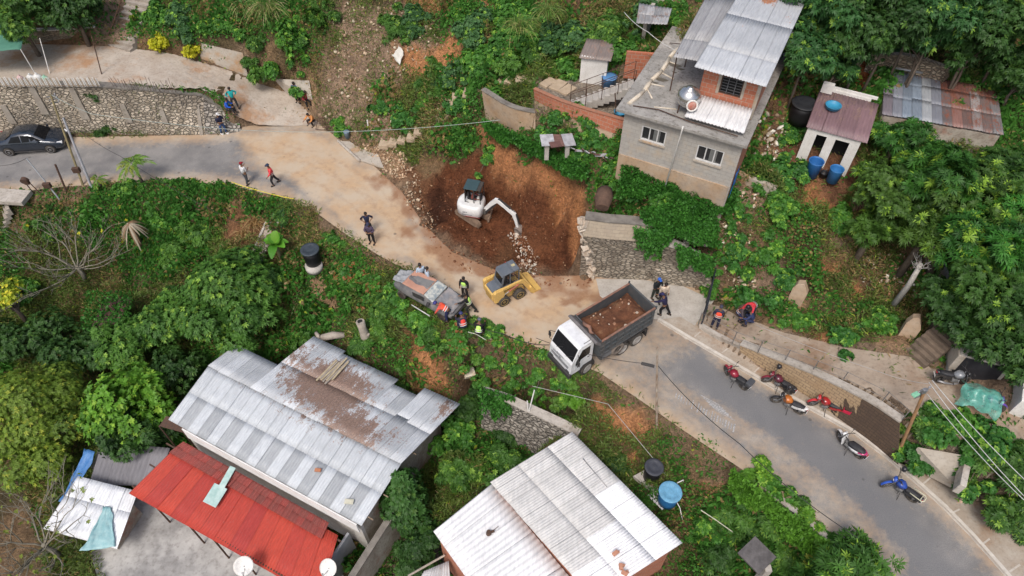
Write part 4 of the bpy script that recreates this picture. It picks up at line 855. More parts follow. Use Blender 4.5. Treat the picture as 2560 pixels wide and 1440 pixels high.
# small tin roof and beam at the bottom edge, left of it
sm = thing('small_tin_lean_to', 'small ribbed tin roof with wooden edge at the bottom picture edge', 'lean-to', P(1100, 1420, -4.6)); o0 = P(1100, 1420, -4.6)
roof('roof_sheets', *[p-o0 for p in px3([(1035,1470,-3),(1130,1500,-3),(1122,1402,-2.9),(1060,1428,-2.9)])], 3, gr(.5, .05), M_TIN, sm, rust=lambda s, t: .3)
mb = MB().use(M_WOODG); mb.cyl(P(1020, 1440, -2.95)-o0, P(1112, 1388, -2.85)-o0, .05); mb.build('edge_beam', parent=sm)
# ---- the grey block house with a clay block upper floor
h4 = thing('block_house', 'two storey house, grey block below with flat slab, clay block room above', 'house', (5.31, 27.34, 4.8), R(-26.8))
mb = MB().use(M_GREYB); holed(mb, 5.65, -.9, 4.35, .05, .25, [(.95, 2.15, 2.95, 3.75), (3.7, 4.95, 2.75, 3.6)]); mb.build('front_wall', parent=h4)
mb = MB().use(M_PLASTO); wallbox(mb, 0.02, 5.6, -.02, .048, -.9, 1.75); mb.build('plaster_band', parent=h4)
mb = MB().use(M_GREYB); wallbox(mb, 0, .2, .25, 7.9, -.9, 4.35); mb.build('left_wall', parent=h4)
mb = MB().use(M_BRICK); wallbox(mb, 5.45, 5.65, .25, 7.9, -.9, 4.35); wallbox(mb, .2, 5.45, 7.7, 7.9, -.9, 4.35); mb.build('right_wall', parent=h4)
mb = MB().use(M('slab_concrete', (.36,.345,.32), (.24,.23,.21), 1.0, .95, bmp=.3, c3=(.45,.42,.38), dirt=.7)); mb.box((2.75, 3.85, 4.43), (6.2, 8.3, .16), (0, 0, 0), .02); mb.build('flat_roof_slab', parent=h4)
mb = MB().use(M('mould', (.13,.125,.115), (.24,.23,.21), 2, .95)); mb.box((2.75, -.285, 4.42), (6.15, .025, .13)); mb.box((-.3, 3.8, 4.42), (.025, 8.1, .13)); mb.build('slab_edge', parent=h4)
def window(parent, x0, x1, z0, z1, y, frame, n, kind):
    mb = MB().use(frame); w = .05
    wallbox(mb, x0, x0+w, y, y+.12, z0, z1); wallbox(mb, x1-w, x1, y, y+.12, z0, z1); wallbox(mb, x0+w, x1-w, y, y+.12, z0, z0+w); wallbox(mb, x0+w, x1-w, y, y+.12, z1-w, z1)
    if kind == 'slide':
        for k in range(1, n): xx = x0+(x1-x0)*k/n; wallbox(mb, xx-w/2, xx+w/2, y+.01, y+.11, z0+w, z1-w)
    f = mb.build('window', parent=parent)
    g = MB().use(M('window_dark', (.02,.022,.025), (.03,.03,.03), 3, .25, spec=.5))
    if kind == 'slide': wallbox(g, x0+w, x1-w, y+.09, y+.10, z0+w, z1-w); g.build('pane', parent=f); MB().use(M('pale_pane', (.12,.13,.13), (.2,.2,.19), 3, .3)).box((x0+(x1-x0)*.62, y+.075, (z0+z1)/2), ((x1-x0)/n*.8, .02, z1-z0-.12)).build('open_pane', parent=f)
    else:
        wallbox(g, x0+w, x1-w, y+.10, y+.11, z0+w, z1-w); g.build('pane', parent=f); l = MB().use(M('louvre', (.13,.14,.15), (.10,.10,.11), 3, .5))
        for k in range(6): l.box(((x0+x1)/2, y+.03, z0+.1+(z1-z0-.2)*k/5), (x1-x0-.1, .07, .012), (-.7, 0, 0))
        for k in (1, 2): l.box((x0+(x1-x0)*k/3, y+.03, (z0+z1)/2), (.03, .08, z1-z0-.1))
        l.build('louvres', parent=f)
M_ALU = M('window_frame_white', (.66,.66,.65), (.55,.55,.54), 4, .5)
window(h4, .95, 2.15, 2.95, 3.75, .06, M_ALU, 3, 'slide'); window(h4, 3.7, 4.95, 2.75, 3.6, .06, M_ALU, 3, 'slide')
mb = MB().use(M_PLAST)
mb.bm.free()
for x0, x1, z in [(.9, 2.2, 2.9), (3.65, 5.0, 2.7)]: mb = MB().use(M_PLAST); wallbox(mb, x0, x1, -.03, .045, z-.04, z+.045); mb.build('window_sill', parent=h4)
# upper room
zb = 4.51
mb = MB().use(M_BRICK); holed(mb, 5.5, zb, zb+2.22, 1.66, 1.8, [(3.75, 4.75, zb+.95, zb+1.85)], 2.9); mb.build('upper_front_wall', parent=h4)
mb = MB().use(M_BRICK); wallbox(mb, 5.36, 5.5, 1.8, 7.9, zb, zb+2.25); wallbox(mb, 2.9, 3.04, 1.8, 7.9, zb, zb+2.25); wallbox(mb, 3.04, 5.36, 7.76, 7.9, zb, zb+2.25); mb.build('upper_walls', parent=h4)
mb = MB().use(M_PLAST); wallbox(mb, 2.88, 5.52, 1.63, 1.657, zb+2.0, zb+2.2); wallbox(mb, 5.38, 5.53, 1.62, 1.655, zb+.05, zb+2.0); wallbox(mb, 5.503, 5.53, 1.66, 1.85, zb+.05, zb+2.2); wallbox(mb, 5.503, 5.525, 4.4, 4.6, zb, zb+2.2); wallbox(mb, 3.62, 3.75, 1.635, 1.657, zb+.9, zb+1.95); wallbox(mb, 4.75, 4.86, 1.635, 1.657, zb+.9, zb+1.95); mb.build('concrete_bands', parent=h4)
window(h4, 3.75, 4.75, zb+.95, zb+1.85, 1.66, M_IRON, 3, 'louvre')
def rust4(s, t): return max(.72*bump2(s, t, .45, .93, .33, .12), .45*bump2(s, t, .85, .72, .2, .12), .35*bump2(s, t, .3, .55, .1, .06), .12)
roof('roof_sheets', (2.55, .95, zb+2.32), (5.75, .95, zb+2.25), (5.8, 8.0, zb+2.85), (2.75, 8.0, zb+2.85), 5, lambda i, j, r: tuple((.44+.08*(j == 0)+r.uniform(-.03, .03))*k for k in (.97, 1.01, 1.05)), tin_mat('zinc_sheet_leafy', (.26,.115,.055)), h4, rows=((0, .27), (.25, .62), (.6, 1)), rust=rust4, pitch=.13)
roof('side_roof_sheets', (1.35, 1.9, zb+1.95), (2.7, 1.7, zb+2.2), (2.75, 7.4, zb+2.5), (1.2, 7.4, zb+2.3), 3, lambda i, j, r: tuple((.33+r.uniform(-.03, .03))*k for k in (1, 1, 1.01)), M_TIN, h4, rows=((0, .3), (.28, 1)), rust=lambda s, t: .18, pitch=.13)
mb = MB().use(M_IRON)
for y in (2.2, 4.5, 7.0): mb.cyl((1.45, y, zb-.02), (1.45, y, zb+2.0+(y-1.9)*.06), .03, n=8)
mb.build('porch_posts', parent=h4)
roof('awning_sheets', (2.75, .15, zb+.28), (5.5, .15, zb+.28), (5.45, 1.6, zb+.62), (2.9, 1.6, zb+.62), 3, gr(.66, .03), M_TIN, h4, pitch=.16, amp=.03, rust=lambda s, t: .1)
mb = MB().use(M('spilled_plaster', (.66,.60,.50), (.55,.47,.36), 4, .95, bmp=.5))
pts = [(0.05, .3), (.35, 1.6), (.35, 2.6), (.55, 3.6), (.5, 4.9), (.75, 6.3), (1.3, 7.5)]
for (x0, y0), (x1, y1) in zip(pts, pts[1:]): mb.tube([(x0, y0, zb+.02), ((x0+x1)/2+random.uniform(-.05, .05), (y0+y1)/2, zb+.03), (x1, y1, zb+.02)], [.09, .12, .09])
for (x0, y0, x1, y1) in [(.3, 2.0, .9, 1.2), (.5, 3.5, 1.3, 3.2), (.5, 4.6, 1.0, 4.5), (1.2, .6, 2.2, .9), (.3, 2.3, 1.1, 2.4)]: mb.tube([(x0, y0, zb+.01), (x1, y1, zb+.01)], .035)
mb.build('mortar_line', parent=h4)
mb = MB().use(M('damp', (.10,.085,.06), (.14,.12,.09), 3, .5))
for (x, y, r) in [(.95, 4.4, .33), (1.3, 4.2, .2), (.75, 2.9, .32), (.6, 2.5, .15), (1.15, 5.2, .13), (1.15, 3.8, .12)]: mb.slab([(x+r*math.cos(a)*(1+.3*math.sin(3*a)), y+.6*r*math.sin(a)*(1+.2*math.cos(2*a)), zb+.006) for a in np.linspace(0, 6.28, 15)[:14]], .004)
mb.build('damp_stain', parent=h4)
mb = MB().use(M_WHITEP); mb.tube([(2.9, -.36, zb+.12), (2.9, -.40, zb-.05), (2.88, -.34, zb-.3), (2.6, -.14, -.5)], .035, 8); mb.build('drain_pipe', parent=h4)
mb = MB().use(M_IRON); mb.tube([(.3, .2, zb+.05), (1.5, .4, zb+.08), (3.0, .15, zb+.1), (5.3, .05, zb+.12)], .025); mb.build('roof_rod', parent=h4); MB().use(M_IRON).tube([(.1, 6.2, zb+.05), (1.4, 5.6, zb+.6)], .02).build('roof_rod', parent=h4)
o = crumple([Vector((5.31, 27.34, 4.8))+Euler((0, 0, R(-26.8))).to_matrix() @ Vector(p) for p in [(5.72, .5, .6), (5.72, 1.5, .5), (5.70, 1.5, 2.0), (5.70, .7, 2.1)]], 12, M('blue_sheet', (.02,.14,.50), (.03,.18,.58), 4, .5), 'blue_tarpaulin', amp=.03); tag(o, 'bright blue sheet hanging on the right side wall of the grey house', 'tarpaulin')
# spherical tank on the roof
M4H = Matrix.Translation((5.31, 27.34, 4.8)) @ Matrix.Rotation(R(-26.8), 4, 'Z')
tk = thing('steel_water_tank', 'round polished steel water tank standing on the flat slab', 'water tank', M4H @ Vector((2.62, .95, zb)), R(-26.8))
ch = M('polished_steel', (.62,.62,.62), (.48,.48,.47), 2, .22, .85)
MB().use(ch).lathe([(.02, .32), (.3, .36), (.5, .55), (.58, .8), (.5, 1.05), (.3, 1.22), (.16, 1.27), (.16, 1.31), (.02, 1.33)], n=24).build('tank_body', parent=tk)
MB().use(M_IRON).cyl((.3, .3, 0), (.28, .28, .45), .03).cyl((-.3, .3, 0), (-.28, .28, .45), .03).cyl((.3, -.3, 0), (.28, -.28, .45), .03).cyl((-.3, -.3, 0), (-.28, -.28, .45), .03).build('stand', parent=tk)
MB().use(M_WHITEP).lathe([(.27, -.02), (.27, .05), (.22, .06), (.2, .02)], (.32, -.5, .72), 20, 'Z', rot=(1.25, 0, .5)).build('end_ring', parent=tk); MB().use(M('rust_red', (.40,.12,.08), (.5,.3,.25), 5, .7)).lathe([(.2, -.02), (.2, .03), (.01, .035)], (.32, -.5, .72), 18, 'Z', rot=(1.25, 0, .5)).build('end_cap', parent=tk)
# ---- courtyard: white hut, brick piece, stairs with railing, tubs
def local(px_, py_, z): return P(px_, py_, z)
wh = thing('white_hut', 'tiny whitewashed hut with a rusty tin roof in the courtyard', 'hut', P(1480, 215, 6.2), R(-14))
mb = MB().use(M_WHITEP); mb.box((0, .5, .85), (1.45, 1.1, 1.9)); mb.build('walls', parent=wh)
roof('roof_sheets', (-.85, -.2, 1.75), (.9, -.2, 1.8), (.95, 1.35, 2.1), (-.7, 1.35, 2.05), 2, gr(.20, .03, (1.1, .9, .8)), M_TIN, wh, rust=lambda s, t: .42, pitch=.16)
mb = MB().use(M_BRICK); mb.box((0, 0, .8), (1.5, .15, 1.6)); o = mb.build('brick_wall_piece'); o.location = P(1592, 196, 6.9); o.rotation_euler = (0, 0, -.15); tag(o, 'worn clay block wall left of the slab in the shaded courtyard corner', 'wall')
mb = MB().use(M_PLAST); mb.box((0, 0, 1.1), (.2, 1.4, 2.4)); o = mb.build('plaster_pier'); o.location = P(1610, 120, 7.6); o.rotation_euler = (0, 0, -.4); tag(o, 'tall grey plaster wall with cables above the courtyard corner', 'wall')
rs = thing('rusty_tin_shack', 'rusty patched tin shack roof at the top, left of the long zinc roof', 'shack', P(1640, 60, 8)); o0 = P(1640, 60, 8)
roof('roof_sheets', *[p-o0 for p in px3([(1590,58,10.0),(1668,62,10.0),(1680,22,10.1),(1598,8,10.1)])], 4, gr(.35, .1), M_TIN, rs, rust=lambda s, t: .42, jit=.1, rows=((0, .5), (.45, 1)))
mb = MB().use(M_PLAST); mb.box((-.0, .9, 1.0), (1.7, .9, 2.0)); mb.build('walls', parent=rs)
st_ = steps('courtyard_stairs', P(1425, 262, 6.3), P(1585, 205, 7.9), .8, 11, M_CONC2, 'pale concrete courtyard stairs with a thin dark railing')
mb = MB().use(M_IRON); o0 = P(1425, 262, 6.3); d = P(1585, 205, 7.9)-o0; n_ = Vector((-d.y, d.x, 0)).normalized()
for s_ in (-.42, .42):
    for k in range(5): q_ = d*(k/4)+n_*s_; mb.cyl(q_-Vector((0, 0, .1)), q_+Vector((0, 0, .95)), .02, n=6)
    for h_ in (.5, .95): mb.cyl(n_*s_+Vector((0, 0, h_)), d+n_*s_+Vector((0, 0, h_)), .018, n=6)
mb.build('railing', parent=st_)
def tub(loc, r, h, c, label, name='tub', lid=False, taper=.85, cat='tub', group=None):
    t = thing(name, label, cat, loc, group=group); m = M('plastic_%02d%02d%02d' % tuple(int(x*99) for x in c), c, tuple(x*.8 for x in c), 3, .45)
    MB().use(m).lathe([(.01, 0), (r*taper, 0), (r*.97, h*.9), (r, h*.93), (r*1.04, h), (r*.96, h), (r*.9, h*.92), (r*(taper-.08), .04), (.01, .04)], n=22).build('body', parent=t)
    if lid: MB().use(m).lathe([(r*1.05, h*.985), (r*1.05, h*1.02), (r*.6, h*1.06), (.02, h*1.08)], n=22).build('lid', parent=t)
    return t
tub(P(1521, 213, 6.4), .42, .55, (.10,.25,.50), 'blue drum with pale lid beside the tiny white hut', 'drum', True, .95, 'drum')
tub(P(1549, 292, 6.55), .33, .35, (.04,.25,.42), 'round blue tub behind the clay block parapet')
mb = MB().use(M_IRON); mb.cyl((0, 0, 0), (-.2, .1, 1.4), .03); o = mb.build('thin_post'); o.location = P(1540, 292, 6.5); tag(o, 'thin dark leaning post beside the blue tub', 'post')
# small shelter of scrap tin on pillars
ss = thing('scrap_shelter', 'small open shelter of scrap tin on two concrete pillars in the vines', 'shelter', P(1395, 392, 5.0)); o0 = P(1395, 392, 5.0)
for x in (-.62, .45): MB().use(M_CONC2).box((x, 0, .45), (.22, .5, .95)).build('pillar', parent=ss)
mb = MB(); 
for (x, y, w, l, c, a) in [(-.6,.1,.7,.9,(.50,.50,.52),.1),(0,.15,.8,1.0,(.22,.12,.10),-.1),(.5,.1,.6,.9,(.42,.42,.44),.2),(-.2,-.3,.6,.4,(.16,.08,.07),.3)]: mb.use(M('scrap_tin_%d' % int(c[0]*100), c, tuple(q*.6 for q in c), 4, .7)).box((x, y, 1.0+a*.2), (w, l, .03), (a*.5, a*.3, a))
mb.build('tin_sheets', parent=ss)
mb = MB()
for k in range(16): mb.use(M('scrap_tin_%d' % [50,22,42,16][k % 4], (.3,.3,.3))).box(P(1430+k*9, 372+k*2.3+random.uniform(-5, 5), 5.6), (random.uniform(.2, .6), random.uniform(.1, .3), .05), (random.random(), random.random(), random.random()*3))
tag(mb.build('scrap_row'), 'row of scrap boards and rags along the foot of the courtyard wall', 'scrap', kind='stuff')
# ---- white hut with two doorways
h5 = thing('whitewashed_hut', 'whitewashed hut with two dark doorways and a purple brown tin roof', 'hut', (14.45, 27.7, 6.0), R(-26.3))
mb = MB().use(M_WHITEP); holed(mb, 2.5, -.4, 1.9, 0, .15, [(.5, .98, -.4, 1.62), (1.4, 2.05, -.4, 1.62)]); wallbox(mb, 0, .15, .15, 2.9, -.4, 1.9); wallbox(mb, 2.35, 2.5, .15, 2.9, -.4, 1.9); wallbox(mb, .15, 2.35, 2.75, 2.9, -.4, 2.5); mb.build('walls', parent=h5)
mb = MB().use(M_BLK); wallbox(mb, .15, 2.35, .9, .95, -.4, 1.85); wallbox(mb, 1.15, 1.25, .15, .9, -.4, 1.85); mb.build('dark_backing', parent=h5)  # near-black colour paints in the dark behind the doorways
roof('roof_sheets', (-.1, -.1, 1.93), (2.75, -.1, 1.93), (2.75, 2.75, 2.35), (-.1, 2.75, 2.35), 4, gr(.17, .02, (1.25, .78, .85)), M_TIN, h5, rust=lambda s, t: .28+.2*t, pitch=.15)
mb = MB().use(M_WHITEP); wallbox(mb, .3, 2.6, 2.78, 2.9, 2.5, 2.62); mb.build('parapet', parent=h5)
mb = MB().use(M_WHITEP); wallbox(mb, -.05, .5, 2.5, 2.75, 2.35, 2.85); mb.build('chimney_block', parent=h5)
M5 = Matrix.Translation((14.45, 27.7, 6.0)) @ Matrix.Rotation(R(-26.3), 4, 'Z')
tub(M5 @ Vector((.75, 1.55, 2.28)), .38, .16, (.05,.30,.50), 'flat blue basin lying on the whitewashed hut roof', 'basin', taper=.9, cat='basin')
tub(M5 @ Vector((.95, -.62, -.35)), .36, .95, (.03,.15,.42), 'tall blue water drum standing before the left doorway of the whitewashed hut', 'drum', False, .82, 'drum', 'blue drums in front of the hut')
tub(M5 @ Vector((1.98, -.55, -.35)), .33, .8, (.04,.19,.46), 'second blue drum at the right doorway, half behind twigs', 'drum', False, .85, 'drum', 'blue drums in front of the hut')
tub(M5 @ Vector((1.5, -.45, -.3)), .2, .25, (.02,.02,.025), 'small black pot on the ground between the two blue drums', 'pot', cat='pot')
# ---- rusty tin roof under the mango tree
h6 = thing('rusty_tin_roof_house', 'long low house under a patched rusty and grey tin roof', 'house', P(2350, 300, 6.2)); o0 = P(2350, 300, 6.2)
def tone6(i, j, r): 
    c = [(.17,.15,.17),(.18,.19,.22),(.18,.22,.27),(.19,.23,.28),(.34,.36,.38),(.20,.21,.24),(.14,.12,.12),(.24,.13,.11),(.15,.10,.09),(.28,.25,.24),(.17,.13,.12),(.20,.19,.19)][i % 12]; k = r.uniform(.85, 1.2); return tuple(x*k for x in c)
roof('roof_sheets', *[p-o0 for p in px3([(2205,285,8.0),(2510,338,8.0),(2492,222,8.3),(2212,172,8.3)])], 12, tone6, tin_mat('old_tin', (.15,.06,.04), dirt=.8), h6, rows=((0, .42), (.4, .75), (.73, 1)), rust=lambda s, t: .16+.42*(s > .5)*(.6+.4*t)+.25*bump2(s, t, .3, 1, .5, .2), jit=.08, pitch=.16)
mb = MB().use(WP); q = px3([(2212,283,8),(2500,333,8),(2486,226,8.3),(2218,178,8.3)]); 
for a, b in zip(q, q[1:]+q[:1]): vwall(mb, a-o0, b-o0, -.6)
mb.build('walls', parent=h6)
mb = MB().use(M('rust_red2', (.20,.05,.045), (.14,.05,.04), 3, .8)); mb.slab([p-o0 for p in px3([(2385,305,7.4),(2490,325,7.4),(2470,340,7.2),(2380,330,7.2)])], .03); mb.build('lower_awning', parent=h6)
mb = MB().use(M_GALV); mb.tube(px3([(2238,170,8.55),(2306,182,8.5)]), .06, 8); tag(mb.build('pipe'), 'pale metal pipe along the top edge of the rusty tin roof', 'pipe')
# orange sheet of earth/roof behind the long zinc roof
mb = MB().use(M('orange_sheet', (.42,.235,.08), (.36,.17,.07), 1.5, .8)); mb.slab(px3([(1995,88,9.9),(2085,72,10.2),(2050,64,10.4),(2000,72,10.4)]), .1); tag(mb.build('orange_roof_strip'), 'ochre orange strip of roofing behind the long zinc roof', 'roof strip')
mb = MB().use(M_GALV); mb.box(P(1982, 90, 11.2), (.5, .45, .35), (0, 0, .3), .04); mb.box(P(1975, 102, 11.0), (.35, .3, .25), (0, 0, .1), .03); tag(mb.build('roof_box'), 'pale metal box at the right edge of the long zinc roof', 'box')
# small black doored block at right
h7 = thing('small_concrete_store', 'small concrete store with black door panel and junk on its top', 'store', P(2430, 940, 2.6), R(-19))
mb = MB().use(M_CONC2); wallbox(mb, -1.02, -.88, -.05, 1.1, -.3, 1.25); wallbox(mb, .88, 1.02, -.05, 1.1, -.3, 1.25); wallbox(mb, -.88, .88, -.05, 1.1, 1.15, 1.25); wallbox(mb, -.88, .88, .98, 1.1, -.3, 1.15); mb.build('walls', parent=h7)
mb = MB().use(M('black_panel', (.018,.018,.022), (.03,.03,.035), 3, .6)); mb.box((0, -.03, .45), (1.74, .05, 1.25), (-.12, 0, 0)); mb.build('door', parent=h7)
mb = MB()
for k in range(26): mb.use([M_IRON, M_WOOD, M_WHITEP, M_GALV, M_IRON, M_WOOD][k % 6]).box((random.uniform(-.8, .9), random.uniform(.2, 1.3), 1.32+random.random()*.15), (random.uniform(.1, .6), random.uniform(.05, .2), .05), (random.random()*.6, random.random()*.6, random.random()*3), .005)
o = mb.build('scrap_pile'); o.location = P(2430, 940, 2.6); o.rotation_euler = (0, 0, R(-19)); tag(o, 'heap of rusty scrap and a white panel on top of the concrete store', 'scrap', kind='stuff')
mb = MB().use(M_PLAST); mb.box(P(2390, 868, 3.3), (.3, 1.8, 1.0), (0, 0, -.35), .04); tag(mb.build('store_side_wall'), 'thick rough wall end between the earth stairs and the concrete store', 'wall')
mb = MB().use(M_WHITEP); mb.box(P(2575, 1000, 3.0), (1.2, 1.6, 1.3), (0, 0, -.5), .03); tag(mb.build('corner_hut_wall'), 'pale wall corner cut by the right picture edge', 'wall')
# ================================================================ PLANTS
def leaf_mat(name, bright=1.0, sheen=.35, rough=.55, trans=.25):
    if name in MATS: return MATS[name]
    m, nt, b = newmat(name); a = attr(nt, 'tone'); v = tex(nt); n = noise(nt, v, 1.7, 4, .6)
    col = mixc(nt, 1.0, a, ramp(nt, n, .3, .7, (.90*bright, .92*bright, .85*bright, 1), (1.34*bright, 1.28*bright, 1.18*bright, 1)), 'MULTIPLY')
    nt.links.new(col, b.inputs['Base Color']); b.inputs['Roughness'].default_value = rough; b.inputs['Specular IOR Level'].default_value = sheen
    t = nt.nodes.new('ShaderNodeBsdfTranslucent'); nt.links.new(col, t.inputs['Color']); mx = nt.nodes.new('ShaderNodeMixShader'); mx.inputs[0].default_value = trans
    nt.links.new(b.outputs[0], mx.inputs[1]); nt.links.new(t.outputs[0], mx.inputs[2]); nt.links.new(mx.outputs[0], nt.nodes['Material Output'].inputs[0]); MATS[name] = m; return m
M_LEAF = leaf_mat('leaf')
def unit(v): return v/np.maximum(np.linalg.norm(v, axis=-1, keepdims=True), 1e-9)
def leaves(c, d, L, W, col, droop=.25, roll=None, rng=RNG, fold=.0):
    """one four-cornered leaf per row: base c, direction d, length L, width W, colour col"""
    n = len(c); d = unit(d); r = rng.normal(size=(n, 3)) if roll is None else roll; s = unit(np.cross(d, r)); L = np.broadcast_to(L, (n,))[:, None]; W = np.broadcast_to(W, (n,))[:, None]
    mid = c+d*L*.45; tip = c+d*L+np.array([0, 0, -1])*L*droop; V = np.stack([c, mid+s*W/2, tip, mid-s*W/2], 1).reshape(-1, 3); F = np.arange(4*n).reshape(-1, 4); return V, F, np.repeat(col, 4, 0)
def rosettes(P0, D, k, L, W, col, spread=1.0, droop=.3, rng=RNG, jit=.12):
    """k leaves around each tip P0 pointing out about D"""
    n = len(P0); D = unit(D); a = np.cross(D, rng.normal(size=(n, 3))); a = unit(a); b = np.cross(D, a); th = (np.arange(k)[None]*2*np.pi/k+rng.uniform(0, 6.28, (n, 1))+rng.uniform(-.3, .3, (n, k)))
    dd = D[:, None]*(.35+rng.uniform(0, .5, (n, k, 1)))+spread*(a[:, None]*np.cos(th)[..., None]+b[:, None]*np.sin(th)[..., None]); dd = dd.reshape(-1, 3); c = np.repeat(P0, k, 0); cc = np.repeat(col, k, 0)*(1+rng.uniform(-jit, jit, (n*k, 1)))
    LL = L*rng.uniform(.7, 1.15, n*k); up = np.repeat(D, k, 0); roll = np.cross(dd, up)+rng.normal(size=dd.shape)*.15
    # leaf blade lies across the tip direction
    s = unit(np.cross(unit(dd), up)+1e-6); d = unit(dd); Lc = LL[:, None]; mid = c+d*Lc*.5; tip = c+d*Lc+np.array([0, 0, -1])*Lc*droop; V = np.stack([c, mid+s*W/2, tip, mid-s*W/2], 1).reshape(-1, 3)
    return V, np.arange(4*len(c)).reshape(-1, 4), np.repeat(cc, 4, 0)
def sph(n, rng=RNG): return unit(rng.normal(size=(n, 3)))
def crown_mesh(clumps, n, leaf=(.22, .08), k=6, dark=(.03,.075,.02), light=(.10,.20,.04), tip=(.22,.30,.05), tipf=.08, droop=.35, seed=1, inner=.25, flat=1.0, pale=.0, spread=1.0, jit=.14):
    """clumps: (x, y, z, r) around the root; n rosettes"""
    rng = np.random.default_rng(seed); C = np.array(clumps, float); w = C[:, 3]**2; ci = rng.choice(len(C), n, p=w/w.sum()); d = sph(n, rng); d[:, 2] = np.where(rng.random(n) < .7, np.abs(d[:, 2]), d[:, 2]); d = unit(d)
    lump = .66+.66*fbm(d[:, 0]*2.4+ci*7.3, d[:, 1]*2.4+d[:, 2]*3.1, 1.0, 3, seed)
    rr = np.where(rng.random(n) < inner, rng.uniform(.45, .85, n), rng.uniform(.85, 1.06, n))*lump; P0 = C[ci, :3]+d*(C[ci, 3]*rr)[:, None]*np.array([1, 1, flat])
    tn = rng.random((len(C), 1))[ci]*.5+rng.random((n, 1))*.3+.2*np.clip(lump[:, None]*3-2.4, 0, 1); col = np.array(dark)*(1-tn)+np.array(light)*tn
    tp = (rng.random(n) < tipf)[:, None]; col = np.where(tp, np.array(tip)*(.8+.4*rng.random((n, 1))), col)
    gp = fbm(P0[:, 0]*1.3+P0[:, 2], P0[:, 1]*1.3-P0[:, 2], 1, 3, seed+5) > .34; P0, d, col = P0[gp], d[gp], col[gp]
    return rosettes(P0, d+np.array([0, 0, .35]), k, leaf[0], leaf[1], col, spread, droop, rng, jit)
def tree(name, label, px_, py_, z, rad, spec, seed, hgt=None, base=None, group=None, cat='tree', n=900, k=6, clumps=None, limbs=6, squash=.8, trunk_r=.16, **kw):
    """crown centre at pixel (px_, py_), height z; rad in metres; the trunk goes down to the ground"""
    rnd = random.Random(seed); c = P(px_, py_, z)
    if rad < 1.35 and name in ('bush', 'leafy_shrub', 'yellow_shrub', 'lime_bush', 'lime_tree'):      # low plants sit on the slope
        c = T(px_, py_+12*rad, rad*.40)
    gz = float(H(c.x, c.y)) if base is None else base; root = thing(name, label, cat, (c.x, c.y, gz-.1), group=group); h = c.z-gz+.1
    if clumps is None:
        if cat == 'bush':      # low, sprawling and lopsided, thinning towards the ground
            el = rnd.random()*3.14; clumps = [(0, 0, h-.1*rad, rad*.5)]; n = int(n*1.25)
            for i in range(12):
                a = i*2.4+rnd.random(); q = rad*rnd.uniform(.3, 1.35); x_, y_ = q*math.cos(a)*1.15, q*math.sin(a)*.7; x2, y2 = x_*math.cos(el)-y_*math.sin(el), x_*math.sin(el)+y_*math.cos(el)
                gh = float(H(c.x+x2, c.y+y2))-gz; clumps.append((x2, y2, max(gh+.12, h*(1-.45*q/rad)+(gh)*.6+rnd.uniform(-.2, .2)*rad), rad*rnd.uniform(.16, .40)))
        else:
            clumps = [(0, 0, h, rad*.55)]
            for i in range(9 if rad < 1.3 else 15):
                a = i*2.4+rnd.random(); q = rad*rnd.uniform(.3, .88); clumps.append((q*math.cos(a), q*math.sin(a), h+rnd.uniform(-.55, .5)*rad*squash, rad*rnd.uniform(.20, .44)))
    V, F, Cc = crown_mesh(clumps, n, seed=seed, k=k, **spec, **kw); mesh_np('crown', V, F, M_LEAF, root, cols=Cc)
    mb = MB().use(M_BARK); top = Vector((0, 0, h*.85)); mid = Vector((rnd.uniform(-.2, .2), rnd.uniform(-.2, .2), h*.45)); mb.tube([Vector((0, 0, -.3)), mid, top], [trunk_r, trunk_r*.75, trunk_r*.4], 8)
    for i in range(limbs):
        q = clumps[1+i % (len(clumps)-1)] if len(clumps) > 1 else clumps[0]; e = Vector(q[:3]); s = mid.lerp(top, rnd.random()*.8); m_ = s.lerp(e, .5)+Vector((0, 0, -.12*rad)); mb.tube([s, m_, e], [trunk_r*.42, trunk_r*.28, trunk_r*.1], 5)
    mb.build('trunk', parent=root); return root
MANGO = dict(leaf=(.36,.07), dark=(.014,.05,.012), light=(.075,.20,.03), tip=(.22,.38,.045), droop=.16, tipf=.16, spread=1.1)
BUSHY = dict(leaf=(.22,.08), dark=(.022,.078,.016), light=(.10,.235,.035), tip=(.20,.35,.05), tipf=.10, droop=.3)
DARK = dict(leaf=(.20,.085), dark=(.014,.045,.012), light=(.052,.13,.026), tip=(.08,.17,.03), tipf=.06, droop=.3)
LIME = dict(leaf=(.24,.12), dark=(.05,.14,.018), light=(.13,.31,.03), tip=(.24,.42,.05), tipf=.2, droop=.2)
OLIVE = dict(leaf=(.17,.06), dark=(.055,.12,.018), light=(.19,.29,.035), tip=(.32,.38,.05), tipf=.12, droop=.35)
YEL = dict(leaf=(.16,.09), dark=(.25,.28,.01), light=(.50,.50,.02), tip=(.62,.58,.05), tipf=.2, droop=.2)
FRESH = dict(leaf=(.17,.09), dark=(.022,.095,.016), light=(.095,.265,.035), tip=(.20,.38,.05), tipf=.12, droop=.2)
